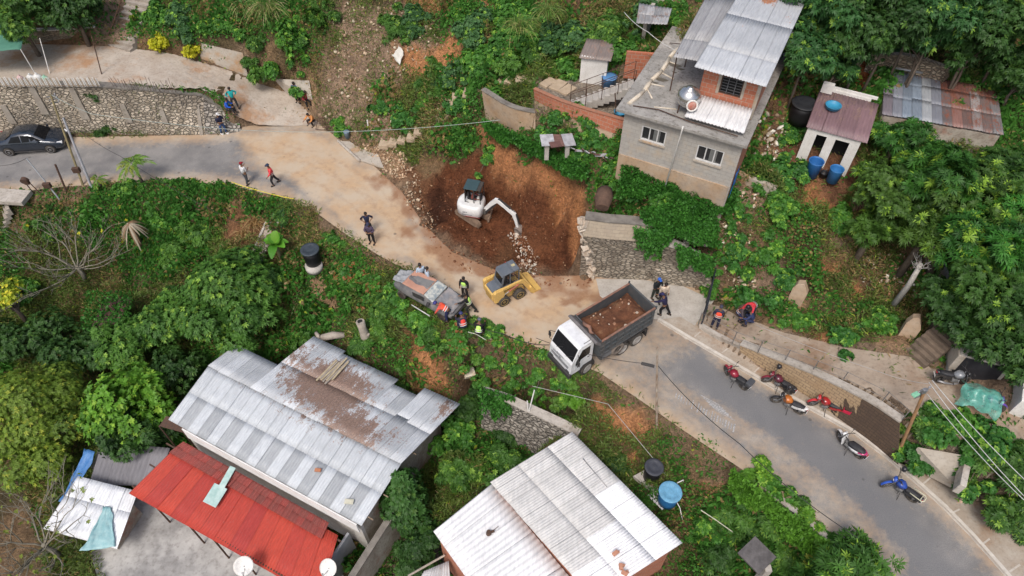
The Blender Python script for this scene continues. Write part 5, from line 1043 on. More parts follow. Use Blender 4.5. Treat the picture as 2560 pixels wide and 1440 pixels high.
# ---- ground cover: grass, vines and weeds over the slopes
def cover():
    rng = np.random.default_rng(11); N = 1500000
    x = rng.uniform(-40, 40, N); y = rng.uniform(6, 50, N); fx = ((x-gx[0])/STEP).astype(int); fy = ((y-gy[0])/STEP).astype(int); v = VEG[fy, fx]
    # only what the place around the camera can see: widen with distance
    keep = (rng.random(N) < v) & (np.abs(x) < 15+y*.72); x = x[keep]; y = y[keep]; v = v[keep]; n = len(x); z = H(x, y)
    hump = fbm(x, y, .62, 4, 91); kind = fbm(x, y, .35, 4, 44); hh = .04+np.clip(hump-.40, 0, 1)*2.9*sstep(.2, .9, v)*rng.uniform(.5, 1.05, n)*(.15+.85*sstep(.2, 2.6, RDIST[fy, fx][keep])); z = z+hh
    vine = kind > .47; big = rng.random(n)
    t = fbm(x, y, .8, 3, 61)[:, None]*.6+rng.random((n, 1))*.5
    big_ = (fbm(x, y, .5, 3, 77) > .55)&vine; dk = np.where(vine[:, None], [.028,.095,.020], [.050,.085,.020]); lt = np.where(vine[:, None], [.095,.28,.045], [.155,.235,.050]); col = dk*(1-t)+lt*t
    dry = (rng.random(n) < .06+.45*sstep(.50, .70, fbm(x, y, .45, 3, 17)))[:, None]; col = np.where(dry, np.array([.30,.22,.10])*(.6+.6*rng.random((n, 1))), col); ye = (rng.random(n) < .02)[:, None]; col = np.where(ye, [.28,.36,.04], col)
    d = rng.normal(size=(n, 3)); d[:, 2] = np.where(vine, rng.uniform(-.1, .4, n), rng.uniform(.5, 1.6, n)); roll = rng.normal(size=(n, 3))*.35; roll = np.where(vine[:, None], np.cross(unit(d), np.array([0, 0, 1.]))+roll*.8, rng.normal(size=(n, 3)))
    L = np.where(vine, np.where(big_, rng.uniform(.2, .34, n), rng.uniform(.10, .2, n)), rng.uniform(.16, .42, n)); W = np.where(vine, L*.8, .05)
    V, F, C = leaves(np.stack([x, y, z], 1), d, L, W, col, np.where(vine, .1, .3)[:, None] if False else .2, roll, rng)
    o = mesh_np('ground_cover', V, F, M_LEAF, cols=C); tag(o, 'green weeds, grass and vines covering the slopes', 'ground cover', kind='stuff')
cover()
def strewn(name, label, poly, n, size, mat, seed=3, cat='rubble', up=.02, cols=None, flat=.7):
    """irregular stones lying on the ground inside a pixel polygon: one object"""
    rng = random.Random(seed); xs = [p[0] for p in poly]; ys = [p[1] for p in poly]; pts = []
    X = np.array([rng.uniform(min(xs), max(xs)) for _ in range(n*3)]); Y = np.array([rng.uniform(min(ys), max(ys)) for _ in range(n*3)]); ins = sdist(X, Y, poly) < 0; x, y, z = TT(X[ins][:n], Y[ins][:n]); Vs = []; Fs = []; Cs = []; k = 0
    for a, b, c in zip(x, y, z):
        s = size[0]+(size[1]-size[0])*rng.random()**2.2; q = bmesh.new(); bmesh.ops.create_icosphere(q, subdivisions=1, radius=s/2); e = Euler((rng.random()*3, rng.random()*3, rng.random()*6)).to_matrix(); sc = (rng.uniform(.7, 1.3), rng.uniform(.6, 1.1), rng.uniform(.4, .9)*flat)
        V = [e @ Vector((v.co.x*sc[0]*rng.uniform(.8, 1.2), v.co.y*sc[1]*rng.uniform(.8, 1.2), v.co.z*sc[2]*rng.uniform(.8, 1.2))) + Vector((a, b, c+s*.15+up)) for v in q.verts]; F = [[v.index+k for v in f.verts] for f in q.faces]; q.free(); Vs += [tuple(v) for v in V]; Fs += F; k += len(V)
        cc = rng.choice(cols or [(.42,.36,.28),(.50,.44,.36),(.30,.24,.18),(.36,.26,.17)]); Cs += [cc]*len(V)
    m = MATS.get('strewn') or leaf_mat('strewn', 1.0, .2, .95, 0.0)
    o = mesh_np(name, Vs, Fs, m, cols=np.array(Cs)); tag(o, label, cat, kind='stuff'); return o
# ---- trees, one by one
def T_(*a, **k): return tree(*a, **k)
FOREST = 'trees filling the top right corner'
T_('bushy_tree', 'large rounded bushy green tree left of centre, above the grey zinc roof', 590, 760, -1.6, 2.9, BUSHY, 1, n=5200, clumps=[(-.1,.2,3.4,1.7),(-1.5,.5,2.8,1.2),(1.3,.4,2.9,1.25),(.2,1.9,3.0,1.25),(-.9,-1.6,2.6,1.2),(.9,-1.3,2.5,1.15),(1.9,-.9,2.1,.9),(-2.1,-.8,2.1,1.0),(.6,-2.5,1.8,.95),(-.5,2.4,2.4,.9),(1.5,1.5,2.5,.9)], trunk_r=.22)
T_('bushy_tree', 'mid green tree with thin drooping leaves left of the large bushy tree', 455, 790, -2.4, 2.0, BUSHY, 2, n=2400)
T_('bushy_tree', 'loose green tree right under the bare branches, left of centre', 330, 850, -3.2, 1.7, BUSHY, 3, n=1700)
T_('dark_tree', 'dark green tree crown between the lime tree and the bare tree', 215, 880, -3.8, 2.0, DARK, 4, n=2000)
T_('dark_tree', 'dark shaded crown at the left edge below the yellow flowering tree', 70, 850, -4.0, 2.0, DARK, 5, n=2000)
T_('yellow_green_tree', 'tall olive yellow tree at the left edge above the bare branches', 60, 990, -2.4, 2.3, OLIVE, 6, n=6500, clumps=[(0,0,4.2,1.5),(-1.2,.5,3.6,1.3),(1.1,.6,3.7,1.1),(.3,-1.2,3.2,1.3),(-.8,-1.5,2.9,1.2),(1.5,-.7,2.7,1.1),(.5,1.6,3.3,1.2),(-.5,-2.8,2.0,1.3),(1.0,-2.4,2.0,1.2),(1.7,.9,2.6,.9)])
T_('lime_tree', 'bright lime green broad leaved tree left of the grey zinc roof', 300, 990, -2.6, 2.1, LIME, 7, n=1500, k=7, clumps=[(0,0,3.6,1.3),(-1.1,.5,3.1,1.0),(1.1,.5,3.2,1.0),(.2,1.3,3.2,.9),(-.6,-1.1,2.7,1.0),(.9,-1.0,2.6,1.1),(1.6,-.2,2.5,.9),(-1.5,-.6,2.3,.9)])
T_('dark_tree', 'dark glossy lower crown between the lime tree and the rusty awning', 340, 1075, -4.0, 1.7, DARK, 8, n=2600)
T_('dark_tree', 'deep shaded tree left of the rusty awning', 430, 920, -3.6, 1.5, DARK, 9, n=1500)
T_('narrow_tree', 'narrow upright dark green tree against the right edge of the grey zinc roof', 1004, 1215, -1.9, 1.0, dict(DARK, dark=(.02,.065,.015), light=(.055,.15,.03)), 10, n=2300, clumps=[(0,.2,4.3,.55),(0,0,3.6,.8),(-.3,-.2,2.9,.85),(.35,-.2,2.9,.85),(0,-.3,2.1,.95),(.4,-.5,1.5,.9),(.1,.4,3.4,.75)])
T_('leafy_shrub', 'dark leafy shrub at the foot of the narrow tree near the bottom edge', 1045, 1370, -4.4, 1.2, DARK, 11, n=1500)
T_('leafy_shrub', 'green climbing shrub at the top right corner of the grey zinc roof', 1140, 1090, -2.8, 1.3, FRESH, 12, n=1500)
T_('leafy_shrub', 'green shrub below the dark lower stone wall', 1235, 1165, -3.6, 1.25, BUSHY, 13, n=1300)
T_('leafy_shrub', 'shrub growing against the white roof house wall on its left', 1140, 1180, -3.9, 1.0, BUSHY, 14, n=1000)
T_('leafy_shrub', 'small shrub in the gully right of the narrow tree', 1170, 1010, -1.9, .9, DARK, 15, n=900)
T_('lime_bush', 'small round lime green bush on the bare patch below the road', 1437, 992, -.3, .62, LIME, 16, n=300, k=6)
T_('lime_bush', 'tiny lime green sapling left of the round lime bush', 1352, 1010, -1.0, .25, LIME, 17, n=60)
T_('yellow_shrub', 'round yellow leaved shrub beside the upper lane, the left one', 400, 112, 4.3, .75, YEL, 18, n=420, group='yellow shrubs by the upper lane')
T_('yellow_shrub', 'yellow leaved shrub beside the upper lane, the lower right one', 481, 128, 3.8, .72, YEL, 19, n=360, group='yellow shrubs by the upper lane')
T_('yellow_flower_tree', 'yellow green flowering branch at the left picture edge', 10, 740, -2.0, 1.1, dict(YEL, dark=(.13,.22,.02), light=(.35,.42,.03)), 20, n=600)
T_('leafy_shrub', 'light green bushy top beside the yellow flowering branch', 65, 720, -2.4, 1.0, FRESH, 21, n=700)
T_('dark_tree', 'dark green tree overhanging the green awning in the top left corner', 30, 20, 6.9, 2.0, dict(BUSHY, dark=(.02,.06,.015)), 22, n=2200)
T_('dark_tree', 'very dark tree above the whitewashed yard wall at top left', 170, 15, 6.4, 2.2, DARK, 23, n=2300)
# big mangos on the right
mg = [(2245,350,7.6,1.25,30,'bright mango crown covering the left end of the rusty tin roof',.3),(2360,425,8.2,1.8,31,'bright mango crown in the middle of the right side grove',.2),(2250,470,7.0,1.9,32,'mango crown leaning over the dirt yard of the whitewashed hut',.15),(2440,520,7.6,2.0,33,'yellow tipped mango crown above the pale tree trunk',.3),
 (2330,560,6.4,1.6,34,'dark leaved mango crown low above the rubble slope',.08),(2520,620,7.2,2.1,35,'wide yellow green mango crown at the right picture edge',.32),(2470,720,5.8,1.8,36,'lower mango crown above the earth stairs',.15),(2540,440,8.2,1.6,37,'pale dusty crown at the right edge beside the rusty roof end',.2),(2190,560,5.6,1.1,38,'small low mango crown at the edge of the dirt yard',.1),(2185,425,6.8,.8,39,'mango branch reaching toward the two blue drums',.3)]
for x, y, z, r, sd, lab, tf in mg: T_('mango_tree', lab, x, y, z, r, dict(MANGO, tipf=tf*.55, leaf=(.23+.035*(sd % 4), .065), light=(.06+.012*(sd % 5), .17+.02*(sd % 4), .03)), sd, n=int(430*r*r), k=11, inner=.15, group='mango trees on the right', trunk_r=.2)
T_('mango_tree', 'mango crown rising over the road at the bottom right', 2150, 1405, 1.2, 1.15, dict(MANGO, tipf=.1), 40, n=800, k=9, clumps=[(0,0,2.7,.7),(-.9,-.1,2.5,.65),(.8,.1,2.6,.65),(0,.7,2.4,.6),(-.4,-.7,2.0,.8),(.6,-.6,2.0,.8),(-1.5,-.5,1.6,.7)], base=-1.4)
T_('leafy_shrub', 'yellow green shrub left of the mango crown at the bottom edge', 2060, 1400, -.2, .95, dict(FRESH, tip=(.3,.34,.05), tipf=.3), 41, n=800)
tr_ = [(2020,130,10.6,1.5),(2120,90,11,1.7),(2230,60,11.6,1.8),(2350,50,11.8,1.9),(2470,60,11.8,2.0),(2175,95,11,1.2),(2320,85,11.0,1.2),(2440,110,10.8,1.3),(2545,60,11.6,1.5),(2060,20,12,1.7),(2180,0,12.3,1.8),(2320,-10,12.6,1.8),(2460,-10,12.6,1.9),(2565,190,9.8,1.2),(2530,150,9.9,1.0),(2095,170,9.6,.8)]
trl = ['right beside the long zinc roof edge','behind the ochre roof strip','in the top right wood, left of the tall centre crown','with broad crown in the centre of the top right wood','near the top right corner','just above the red earth cut','above the brown upper stone wall','behind the right end of the upper stone wall','at the right picture edge, upper third','touching the top edge right of the zinc roof','touching the top edge, second right of the zinc roof','at the top edge above the stone wall','in the extreme top right corner','at the right edge above the rusty tin roof end','between the stone wall and the rusty roof end','small, over the red earth cut']
for i, ((x, y, z, r), l) in enumerate(zip(tr_, trl)): T_('forest_tree', ('dark green tree ' if i % 3 else 'mid green tree ')+l, x, y, z, r, (DARK if i % 3 else dict(BUSHY, dark=(.02,.075,.02), light=(.05,.15,.04))), 60+i, n=int(560*r*r)+200, group=FOREST, trunk_r=.09, limbs=4)
sl = [(2440,830,4.2,1.5,'dark tree behind the concrete store'),(2530,880,4.4,1.7,'dark tree at the right edge behind the covered motorcycle'),(2380,760,4.6,1.3,'dark crown beside the head of the earth stairs'),(2555,740,5.6,1.6,'dark crown low at the right edge under the wide mango')]
for i, (x, y, z, r, l) in enumerate(sl): T_('dark_tree', l, x, y, z, r, DARK, 90+i, n=int(600*r*r), group='dark trees around the concrete store')
bu = [(1190,60,7.0,1.3),(1250,110,6.6,1.3),(1330,60,7.8,1.4),(1330,130,7.0,1.4),(1430,90,8.0,1.5),(1420,170,7.0,1.0),(1520,70,8.8,1.4),(1550,130,8.2,1.1),(1130,180,5.2,.9),(1080,190,4.7,.9),(1200,150,6.0,1.1),(1270,30,7.6,1.2),(1600,30,9.6,1.0),(1690,35,10.0,.8),(1160,20,6.8,.9),(990,60,5.9,1.0),(1040,40,6.1,1.0),(720,70,5.6,1.2),(790,40,5.8,1.0),(560,60,5.2,1.1),(450,50,5.2,1.1),(640,110,4.8,1.0),(740,130,4.4,1.0),(390,30,5.5,.9)]
bu += [(2215,150,8.8,.9),(2290,165,8.6,.8),(2380,178,8.6,.8),(2470,205,8.4,.9),(2120,110,9.5,.9)]
bl = ['upper left of the big thicket','left middle of the big thicket, over the orange bare patch','top middle of the big thicket','centre of the big thicket','right middle of the big thicket','low, above the tiny white hut','behind the plaster wall with cables, left part','next to the plaster wall with cables','round, right of the white draped slab','round, below the orange bare patch','dense, between round bushes and thicket','at the top edge above the thicket','near the top edge left of the tin shack','behind the tin shack and porch roof','at the top edge left of the thicket','on the stony slope, left green patch','on the stony slope, right green patch','above the lane facing, tall','near the top, right of the straw tuft','left of the straw tuft','above the left yellow shrub','right above the lower yellow shrub','at the edge of the dry stony slope','near the top of the concrete stairs','left of the brown upper stone wall','in front of the brown upper stone wall','at the right end of the brown upper stone wall','behind the right end of the rusty tin roof','below the ochre roof strip']
for i, ((x, y, z, r), l) in enumerate(zip(bu, bl)): T_('bush', 'leafy green bush '+l, x, y, z-.3, r, (FRESH if i % 3 else BUSHY) if i % 4 else dict(FRESH, dark=(.03,.09,.025), light=(.07,.17,.06)), 120+i, n=int(620*r*r)+150, group='bushes on the upper slope', limbs=3, trunk_r=.05, cat='bush')
b2 = [(1385,300,6.4,.75,'between the red block wall and the scrap shelter'),(1430,320,6.6,.9,'climbing over the red block wall'),(1480,350,6.0,.7,'along the foot of the red block wall'),(1240,235,5.2,.7,'at the left end of the garden wall'),(1150,260,3.6,.8,'right of the curving stone steps'),(1150,350,2.9,.6,'above the dug pit'),(1085,345,2.1,.6,'low, above the left side of the pit'),(1215,400,3.2,.5,'hanging on the rear wall of the pit'),(1010,290,2.2,.7,'in the middle of the lower stony slope'),(1070,240,3.4,.8,'left of the curving stone steps'),(960,260,2.4,.7,'on the lower stony slope beside the steps'),(850,310,.9,.5,'behind the white bucket'),(1460,380,5.4,.7,'under the scrap row'),(1540,400,5.5,.8,'at the left foot of the grey house'),(1600,440,5.3,.8,'along the foot of the grey house'),(1660,500,5.1,.8,'hanging over the tall stone wall'),(1740,520,5.0,.9,'vine covered mass above the stepped wall'),(1800,500,5.2,.8,'vine covered mass right under the grey house'),(1940,430,7.0,1.1,'tall, between the grey house and the dirt yard'),(1940,510,5.7,1.1,'below the tall bush right of the grey house'),(1975,340,7.4,.6,'thin, left of the whitewashed hut'),(2100,540,5.5,.8,'below the dirt yard'),(1840,620,3.6,.7,'on the vine slope, upper left'),(1910,640,3.4,.8,'on the vine slope, upper middle'),(1960,700,2.6,.8,'on the vine slope beside the leaning stump'),(1980,790,2.0,.7,'at the foot of the vine slope'),(2110,840,2.2,.7,'at the foot of the slope above the footpath'),(2200,800,2.8,.8,'low, above the middle of the footpath'),(1870,740,1.9,.6,'beside the crouching helmeted men'),(1780,710,1.3,.5,'behind the black railing'),(2330,1090,3.2,.9,'right of the leaning wooden pole'),(2400,1060,3.3,.9,'in front of the green covered motorcycle'),(2470,1120,3.2,1.1,'on the bank above the tilted slab'),(2530,1190,3.0,1.2,'at the right edge under the cables'),(2540,1290,2.2,.9,'dark, low at the right edge'),(2300,1080,3.0,.6,'just right of the wet wall')]
for i, (x, y, z, r, l) in enumerate(b2): T_('bush', 'green bush '+l, x, y, z-.25, r, (FRESH if i % 2 else dict(FRESH, leaf=(.17,.10), dark=(.025,.10,.02), light=(.06,.20,.035))) if i < 33 else dict(BUSHY, dark=(.025,.07,.018)), 160+i, n=int(760*r*r)+120, group='bushes around the walls and houses', limbs=3, trunk_r=.06, cat='bush')
b3 = [(1040,790,.3,.6,FRESH,'against the near side of the wrecked car'),(1230,900,.2,.7,FRESH,'under the two crouching rescuers'),(1290,920,0,.7,FRESH,'on the verge left of the dump truck'),(1350,930,.1,.6,FRESH,'in front of the dump truck cab, left'),(1420,940,.3,.6,dict(FRESH, dark=(.08,.13,.03)),'in front of the dump truck cab, right'),(1000,745,.2,.85,FRESH,'covering the left flank of the wrecked car'),(1065,805,.2,.6,FRESH,'under the front bumper of the wrecked car'),(930,720,-.1,.8,dict(FRESH, tip=(.28,.13,.05), tipf=.12),'with reddish leaves left of the wrecked car'),(870,680,-.3,.7,dict(FRESH, tip=(.30,.13,.05), tipf=.2),'with red brown leaves right of the black water tank'),(950,780,-.6,.9,BUSHY,'below the wrecked car'),(1080,830,-.4,.7,BUSHY,'in front of the wrecked car'),(830,600,-.2,.6,FRESH,'right of the black water tank, upper'),(775,680,-1.0,.5,FRESH,'small and bright under the black water tank'),(1150,850,-.2,.7,dict(FRESH, tip=(.28,.13,.05), tipf=.12),'left of the crouching rescuers'),
 (1190,890,-.4,.7,BUSHY,'below the crouching rescuers'),(1900,1190,.3,.6,LIME,'hedge piece at the road edge above the slab pillar, upper'),(1950,1230,.5,.55,FRESH,'hedge piece at the road edge, second from the top'),(2010,1290,.4,.5,LIME,'hedge piece at the road edge, third from the top'),(2060,1350,.3,.5,FRESH,'hedge piece at the road edge, lowest'),(1930,1310,-.9,.9,BUSHY,'in shade below the road edge hedge'),(1860,1300,-1.4,.8,BUSHY,'above the square slab pillar'),(1960,1400,-1.2,.9,BUSHY,'right of the square slab pillar'),(1790,1390,-2.4,.9,DARK,'left of the square slab pillar'),(1760,1310,-2.2,.7,FRESH,'right of the white roof corner'),
 (320,470,.3,.65,FRESH,'under the small palm at the road edge'),(270,320,.2,.45,DARK,'small, at the foot of the long stone wall'),(500,580,-1.2,.8,BUSHY,'on the slope below the yellow tape'),(440,620,-1.8,.8,BUSHY,'right of the dead banana plant'),(700,540,-.4,.5,dict(BUSHY, dark=(.02,.07,.03)),'at the head of the drain'),(560,640,-1.9,.7,BUSHY,'above the large bushy tree'),(100,560,-1.0,.7,BUSHY,'beside the left roadside stairs'),(220,540,-.9,.8,BUSHY,'below the rusty meter posts'),(380,540,-.7,.7,FRESH,'below the small palm'),(640,900,-3.6,.8,DARK,'behind the top left corner of the grey zinc roof'),(760,840,-2.2,.7,BUSHY,'above the top corner of the grey zinc roof'),(900,860,-1.9,.8,BUSHY,'right of the hollow tree stump'),(1010,960,-2.4,.6,BUSHY,'above the right part of the grey zinc roof'),(1270,1080,-3.6,.8,DARK,'in shade at the foot of the lower stone wall'),(1400,1010,-1.2,.5,FRESH,'above the coping of the lower stone wall'),(1530,1160,-1.6,.6,DARK,'beside the top corner of the pale grey roof'),(1600,1280,-2.0,.6,BUSHY,'beside the blue water tank')]
for i, (x, y, z, r, sp_, l) in enumerate(b3): T_('bush', 'green bush '+l, x, y, z-.15, r, sp_, 220+i, n=int(760*r*r)+120, group='bushes below the road', limbs=3, trunk_r=.05, cat='bush')
# ---- vines hanging down walls: leaves laid thickly over a leaning quad
def drape(label, q, n, seed, thick=.22, cols=((.022,.09,.018),(.07,.24,.035))):
    A, B, C, D = [np.array(tuple(P(*p))) for p in q]; rng = np.random.default_rng(seed); s = rng.random(n); t = rng.random(n); e = fbm(s*6, t*1.5, 1, 3, seed); k = t < .35+.9*e; s, t = s[k][:, None], t[k][:, None]; G = (A*(1-s)+B*s)*(1-t)+(D*(1-s)+C*s)*t
    nr = np.cross(B-A, A-D); nr = nr/np.linalg.norm(nr); nr = nr if nr[1] < 0 else -nr; G = G+nr*(thick*(.2+fbm(s[:, 0]*9, t[:, 0]*5, 1, 3, seed+1)[:, None]*1.5)); m = len(G); d = rng.normal(size=(m, 3))*.6+nr*.3-np.array([0, 0, .5]); u = rng.random((m, 1))*.6+fbm(s[:, 0]*5, t[:, 0]*5, 1, 3, 7)[:, None]*.5
    V, F, C_ = leaves(G, d, rng.uniform(.12, .22, m), .12, np.array(cols[0])*(1-u)+np.array(cols[1])*u, .1, np.cross(unit(d), nr)+rng.normal(size=(m, 3))*.5, rng); root = thing('hanging_vine', label, 'vine', tuple(A)); mesh_np('foliage', V-A, F, M_LEAF, root, cols=C_)
drape('dense vine curtain spilling over the middle of the tall stone wall', [(1590,520,5.0),(1780,490,5.2),(1800,640,3.2),(1640,620,3.4)], 9000, 1, .35)
drape('vine tongue hanging on the face of the tall stone wall', [(1585,560,4.6),(1665,575,4.5),(1650,650,2.0),(1600,640,2.4)], 1600, 2)
drape('vines covering the step between the tall and the lower stone wall', [(1690,600,4.0),(1790,640,3.4),(1775,690,2.2),(1700,670,2.4)], 2200, 3)
drape('vine mass under the front wall of the grey house', [(1560,400,5.9),(1840,475,5.6),(1830,560,4.4),(1540,500,4.8)], 9000, 4, .4)
drape('vines over the upper edge of the orange cut', [(1210,300,4.4),(1480,420,5.0),(1465,475,4.7),(1230,350,4.0)], 8000, 5, .35)
drape('ivy over the road side hedge wall, bottom right', [(1840,1160,.5),(2110,1370,.5),(2080,1420,-1),(1830,1230,-.6)], 9000, 6, .4, ((.05,.14,.018),(.13,.32,.035)))
drape('creeper over the right end of the lower stone wall', [(1200,960,-1.3),(1290,985,-1.5),(1270,1060,-3),(1205,1050,-3)], 2400, 7)
# ---- straw coloured tall grass tufts
def tuft(px_, py_, z, L, n, cols, label, seed, name='grass_tuft', W=.035, cat='grass tuft', droop=.5, group=None):
    p = T(px_, py_) if z is None else P(px_, py_, z); root = thing(name, label, cat, p, group=group); rng = np.random.default_rng(seed); d = rng.normal(size=(n, 3)); d[:, 2] = np.abs(d[:, 2])*.9+.7; b = rng.normal(size=(n, 3))*np.array([.25, .25, .02])*L*.5; c = np.array(cols)[rng.integers(0, len(cols), n)]
    d = unit(d); LL = L*rng.uniform(.5, 1.1, n); m = b+d*LL[:, None]*.55; V1, F1, C1 = leaves(b, d, LL*.6, W, c, .02, rng=rng); d2 = d.copy(); d2[:, 2] -= .9; V2, F2, C2 = leaves(m-d*.03, d2, LL*.55, W*.8, c, .3, rng=rng)
    mesh_np('blades', np.vstack([V1, V2]), np.vstack([F1, F2+len(V1)]), M_LEAF, root, cols=np.vstack([C1, C2])); return root
STRAW = [(.42,.38,.18),(.34,.34,.14),(.20,.28,.07),(.48,.42,.25)]; GR = [(.06,.16,.03),(.10,.22,.04),(.16,.27,.06)]
tuft(672, 30, 5.6, 1.9, 420, STRAW+GR, 'large tuft of straw coloured cane grass at the top, left of centre', 1); tuft(612, 25, 5.6, 1.3, 200, STRAW[:2]+GR, 'smaller cane grass tuft left of the large straw tuft', 2)
tuft(1300, 75, 8.6, 1.3, 260, STRAW[1:3]+GR, 'long pale grass tuft in the top middle thicket, left one', 3); tuft(1370, 35, 9.2, 1.2, 220, STRAW[1:3]+GR, 'long pale grass tuft in the top middle thicket, right one', 4)
tuft(640, 560, None, .9, 160, [(.38,.24,.10),(.30,.17,.07),(.42,.30,.15)], 'brown dry grass heap beside the drain', 5); tuft(610, 590, None, .9, 160, [(.38,.24,.10),(.30,.17,.07),(.42,.30,.15)], 'brown dry leaves heap left of the drain, lower', 6)
tuft(720, 520, None, .8, 220, GR+[(.04,.12,.05)], 'dark green grass tuft at the bend of the drain', 7); tuft(2125, 500, None, .8, 120, STRAW[1:3]+GR, 'light green grass tuft in the dirt yard', 8); tuft(1215, 1000, None, .7, 90, [(.38,.2,.08),(.42,.3,.2)], 'dry orange leaf heap behind the right corner of the grey roof', 9)
# ---- banana plants, palm
def banana(px_, py_, z, label, L=1.3, n=10, dead=False, seed=1, name='banana_plant'):
    rnd = random.Random(seed); p = T(px_, py_) if z is None else P(px_, py_, z); gz = float(H(p.x, p.y)); root = thing(name, label, 'banana plant', (p.x, p.y, gz)); h = p.z-gz
    MB().use(M('banana_stem', (.24,.26,.12), (.20,.15,.09), 4, .8) if not dead else M('dead_stem', (.26,.17,.10), (.15,.09,.06), 5, .95, bmp=.5)).tube([(0, 0, -.1), (.05, 0, h*.5), (0, 0, h)], [.14, .11, .07], 8).build('stem', parent=root)
    for i in range(n):
        a = i*2.4+rnd.random()*.5; l = L*rnd.uniform(.75, 1.1); el = rnd.uniform(.3, 1.1) if not dead else rnd.uniform(-.2, .5); pts = []; K = 7
        for k in range(K):
            t = k/(K-1); r_ = l*t*math.cos(el); zz = h+l*t*math.sin(el)-(.55 if not dead else 1.3)*l*t*t*math.cos(el); pts.append(Vector((r_*math.cos(a), r_*math.sin(a), zz)))
        s = Vector((-math.sin(a), math.cos(a), 0)); Vv = []; 
        for k, q in enumerate(pts):
            t = k/(K-1); w = (.24 if not dead else .06)*l*math.sin(math.pi*min(1, t*.86+.12))**.7+.01; dz = Vector((0, 0, w*.45*(1 if not dead else -2))); Vv += [q-s*w+dz, q, q+s*w+dz]
        F = []
        for k in range(K-1): F += [[3*k, 3*k+1, 3*k+4, 3*k+3], [3*k+1, 3*k+2, 3*k+5, 3*k+4]]
        c = (.06+rnd.random()*.06, .20+rnd.random()*.12, .025) if not dead else rnd.choice([(.26,.18,.12),(.20,.12,.07),(.40,.35,.28),(.24,.15,.09)])
        mesh_np('leaf', [tuple(v) for v in Vv], F, M_LEAF, root, cols=np.tile(c, (len(Vv), 1)), smooth=True)
    return root
banana(688, 612, -.2, 'bright green banana plant beside the black water tank', 1.0, 12, seed=3)
banana(640, 640, -1.2, 'smaller banana plant at the lower left of the bright one', .8, 5, seed=5)
banana(322, 560, -.3, 'dead banana plant with hanging dry brown leaves', 1.0, 22, True, 4, 'dead_banana_plant')
def palm(px_, py_, z, label, L=1.1, n=11, seed=2):
    rnd = random.Random(seed); p = P(px_, py_, z); gz = float(H(p.x, p.y)); root = thing('small_palm', label, 'palm', (p.x, p.y, gz)); h = p.z-gz; MB().use(M_BARK).tube([(0, 0, -.1), (0, 0, h)], [.09, .06], 7).build('stem', parent=root)
    for i in range(n):
        a = i*2.4; el = rnd.uniform(.3, 1.1); l = L*rnd.uniform(.8, 1.1); C_ = []; D_ = []
        for k in range(26):
            t = .12+.88*k/25; q = np.array([l*t*math.cos(el)*math.cos(a), l*t*math.cos(el)*math.sin(a), h+l*t*math.sin(el)-.6*l*t*t]); tang = np.array([math.cos(a), math.sin(a), .1-.9*t])
            for s in (-1, 1): C_.append(q); D_.append(tang*.8+np.array([-math.sin(a), math.cos(a), -.25])*s)
        col = np.tile([.15,.28,.05] if rnd.random() < .6 else [.26,.32,.06], (len(C_), 1)); V, F, C = leaves(np.array(C_), np.array(D_), .30*L, .045, col, .2, rng=np.random.default_rng(i)); mesh_np('frond', V, F, M_LEAF, root, cols=C)
palm(333, 412, 1.4, 'small feathery palm standing at the near road edge on the left', 1.25, 12)
palm(243, 448, .5, 'tiny yellowing palm left of the feathery palm', .6, 6, 3)
# ---- bare trees
def bare(px_, py_, z, label, R_=3.0, seed=1, n0=9, col=M('bare_bark', (.27,.25,.195), (.18,.16,.12), 5, .9), sparse=None, base=None, lev=4, name='bare_tree', r0=.052):
    rnd = random.Random(seed); p = P(px_, py_, z); gz = float(H(p.x, p.y)) if base is None else base; root = thing(name, label, 'bare tree', (p.x, p.y, gz)); h = p.z-gz; mb = MB().use(col); tips = []
    mb.tube([(0, 0, -.2), (.1, 0, h*.3), (0, 0, h*.55)], [.16, .13, .10], 8)
    def br(a, d, L, r, lv):
        pts = [a]; q = a.copy(); dd = d.copy(); K = 4
        for k in range(K): dd = (dd+Vector((rnd.uniform(-.28, .28), rnd.uniform(-.28, .28), rnd.uniform(-.08, .16)))).normalized(); q = q+dd*L/K; pts.append(q.copy())
        mb.tube(pts, [r*(1-.12*i) for i in range(K+1)], 4 if lv < 3 else 5)
        if lv <= 0: tips.append(q); return
        for k in range(3 if lv > 1 else 2):
            s = pts[rnd.choice([2, 3, 4])]; nd = (dd+Vector((rnd.uniform(-.9, .9), rnd.uniform(-.9, .9), rnd.uniform(-.2, .5)))).normalized(); br(s, nd, L*rnd.uniform(.55, .8), r*.58, lv-1)
    for i in range(n0): a = i*6.28/n0+rnd.random()*.5; el = rnd.uniform(.15, .8); br(Vector((0, 0, h*.5)), Vector((math.cos(a)*math.cos(el), math.sin(a)*math.cos(el), math.sin(el)*.8)), R_*.45, r0, lev-1)
    mb.build('branches', parent=root)
    if sparse:
        t = np.array([tuple(q) for q in tips]); rng = np.random.default_rng(seed); t = t[rng.random(len(t)) < sparse[0]]; V, F, C = rosettes(t, rng.normal(size=t.shape)+[0, 0, 1], 6, .16, .07, np.tile(sparse[1], (len(t), 1)), rng=rng); mesh_np('leaves', V, F, M_LEAF, root, cols=C)
bare(170, 640, -1.3, 'wide leafless tree with pale fan of bare branches at the left', 4.4, 3, 11, sparse=(.05, (.5,.5,.03)))
bare(60, 1330, -3.2, 'leafless pale tree with a few green leaves in the bottom left corner', 4.2, 8, 10, sparse=(.3, (.16,.22,.03)))
bare(2535, 430, 9.0, 'dead grey twigs showing above the mango crown at the right edge', 1.8, 5, 7, M('dead_twig', (.50,.48,.44), (.36,.34,.31), 5, .9), lev=3, name='dead_tree', r0=.035)
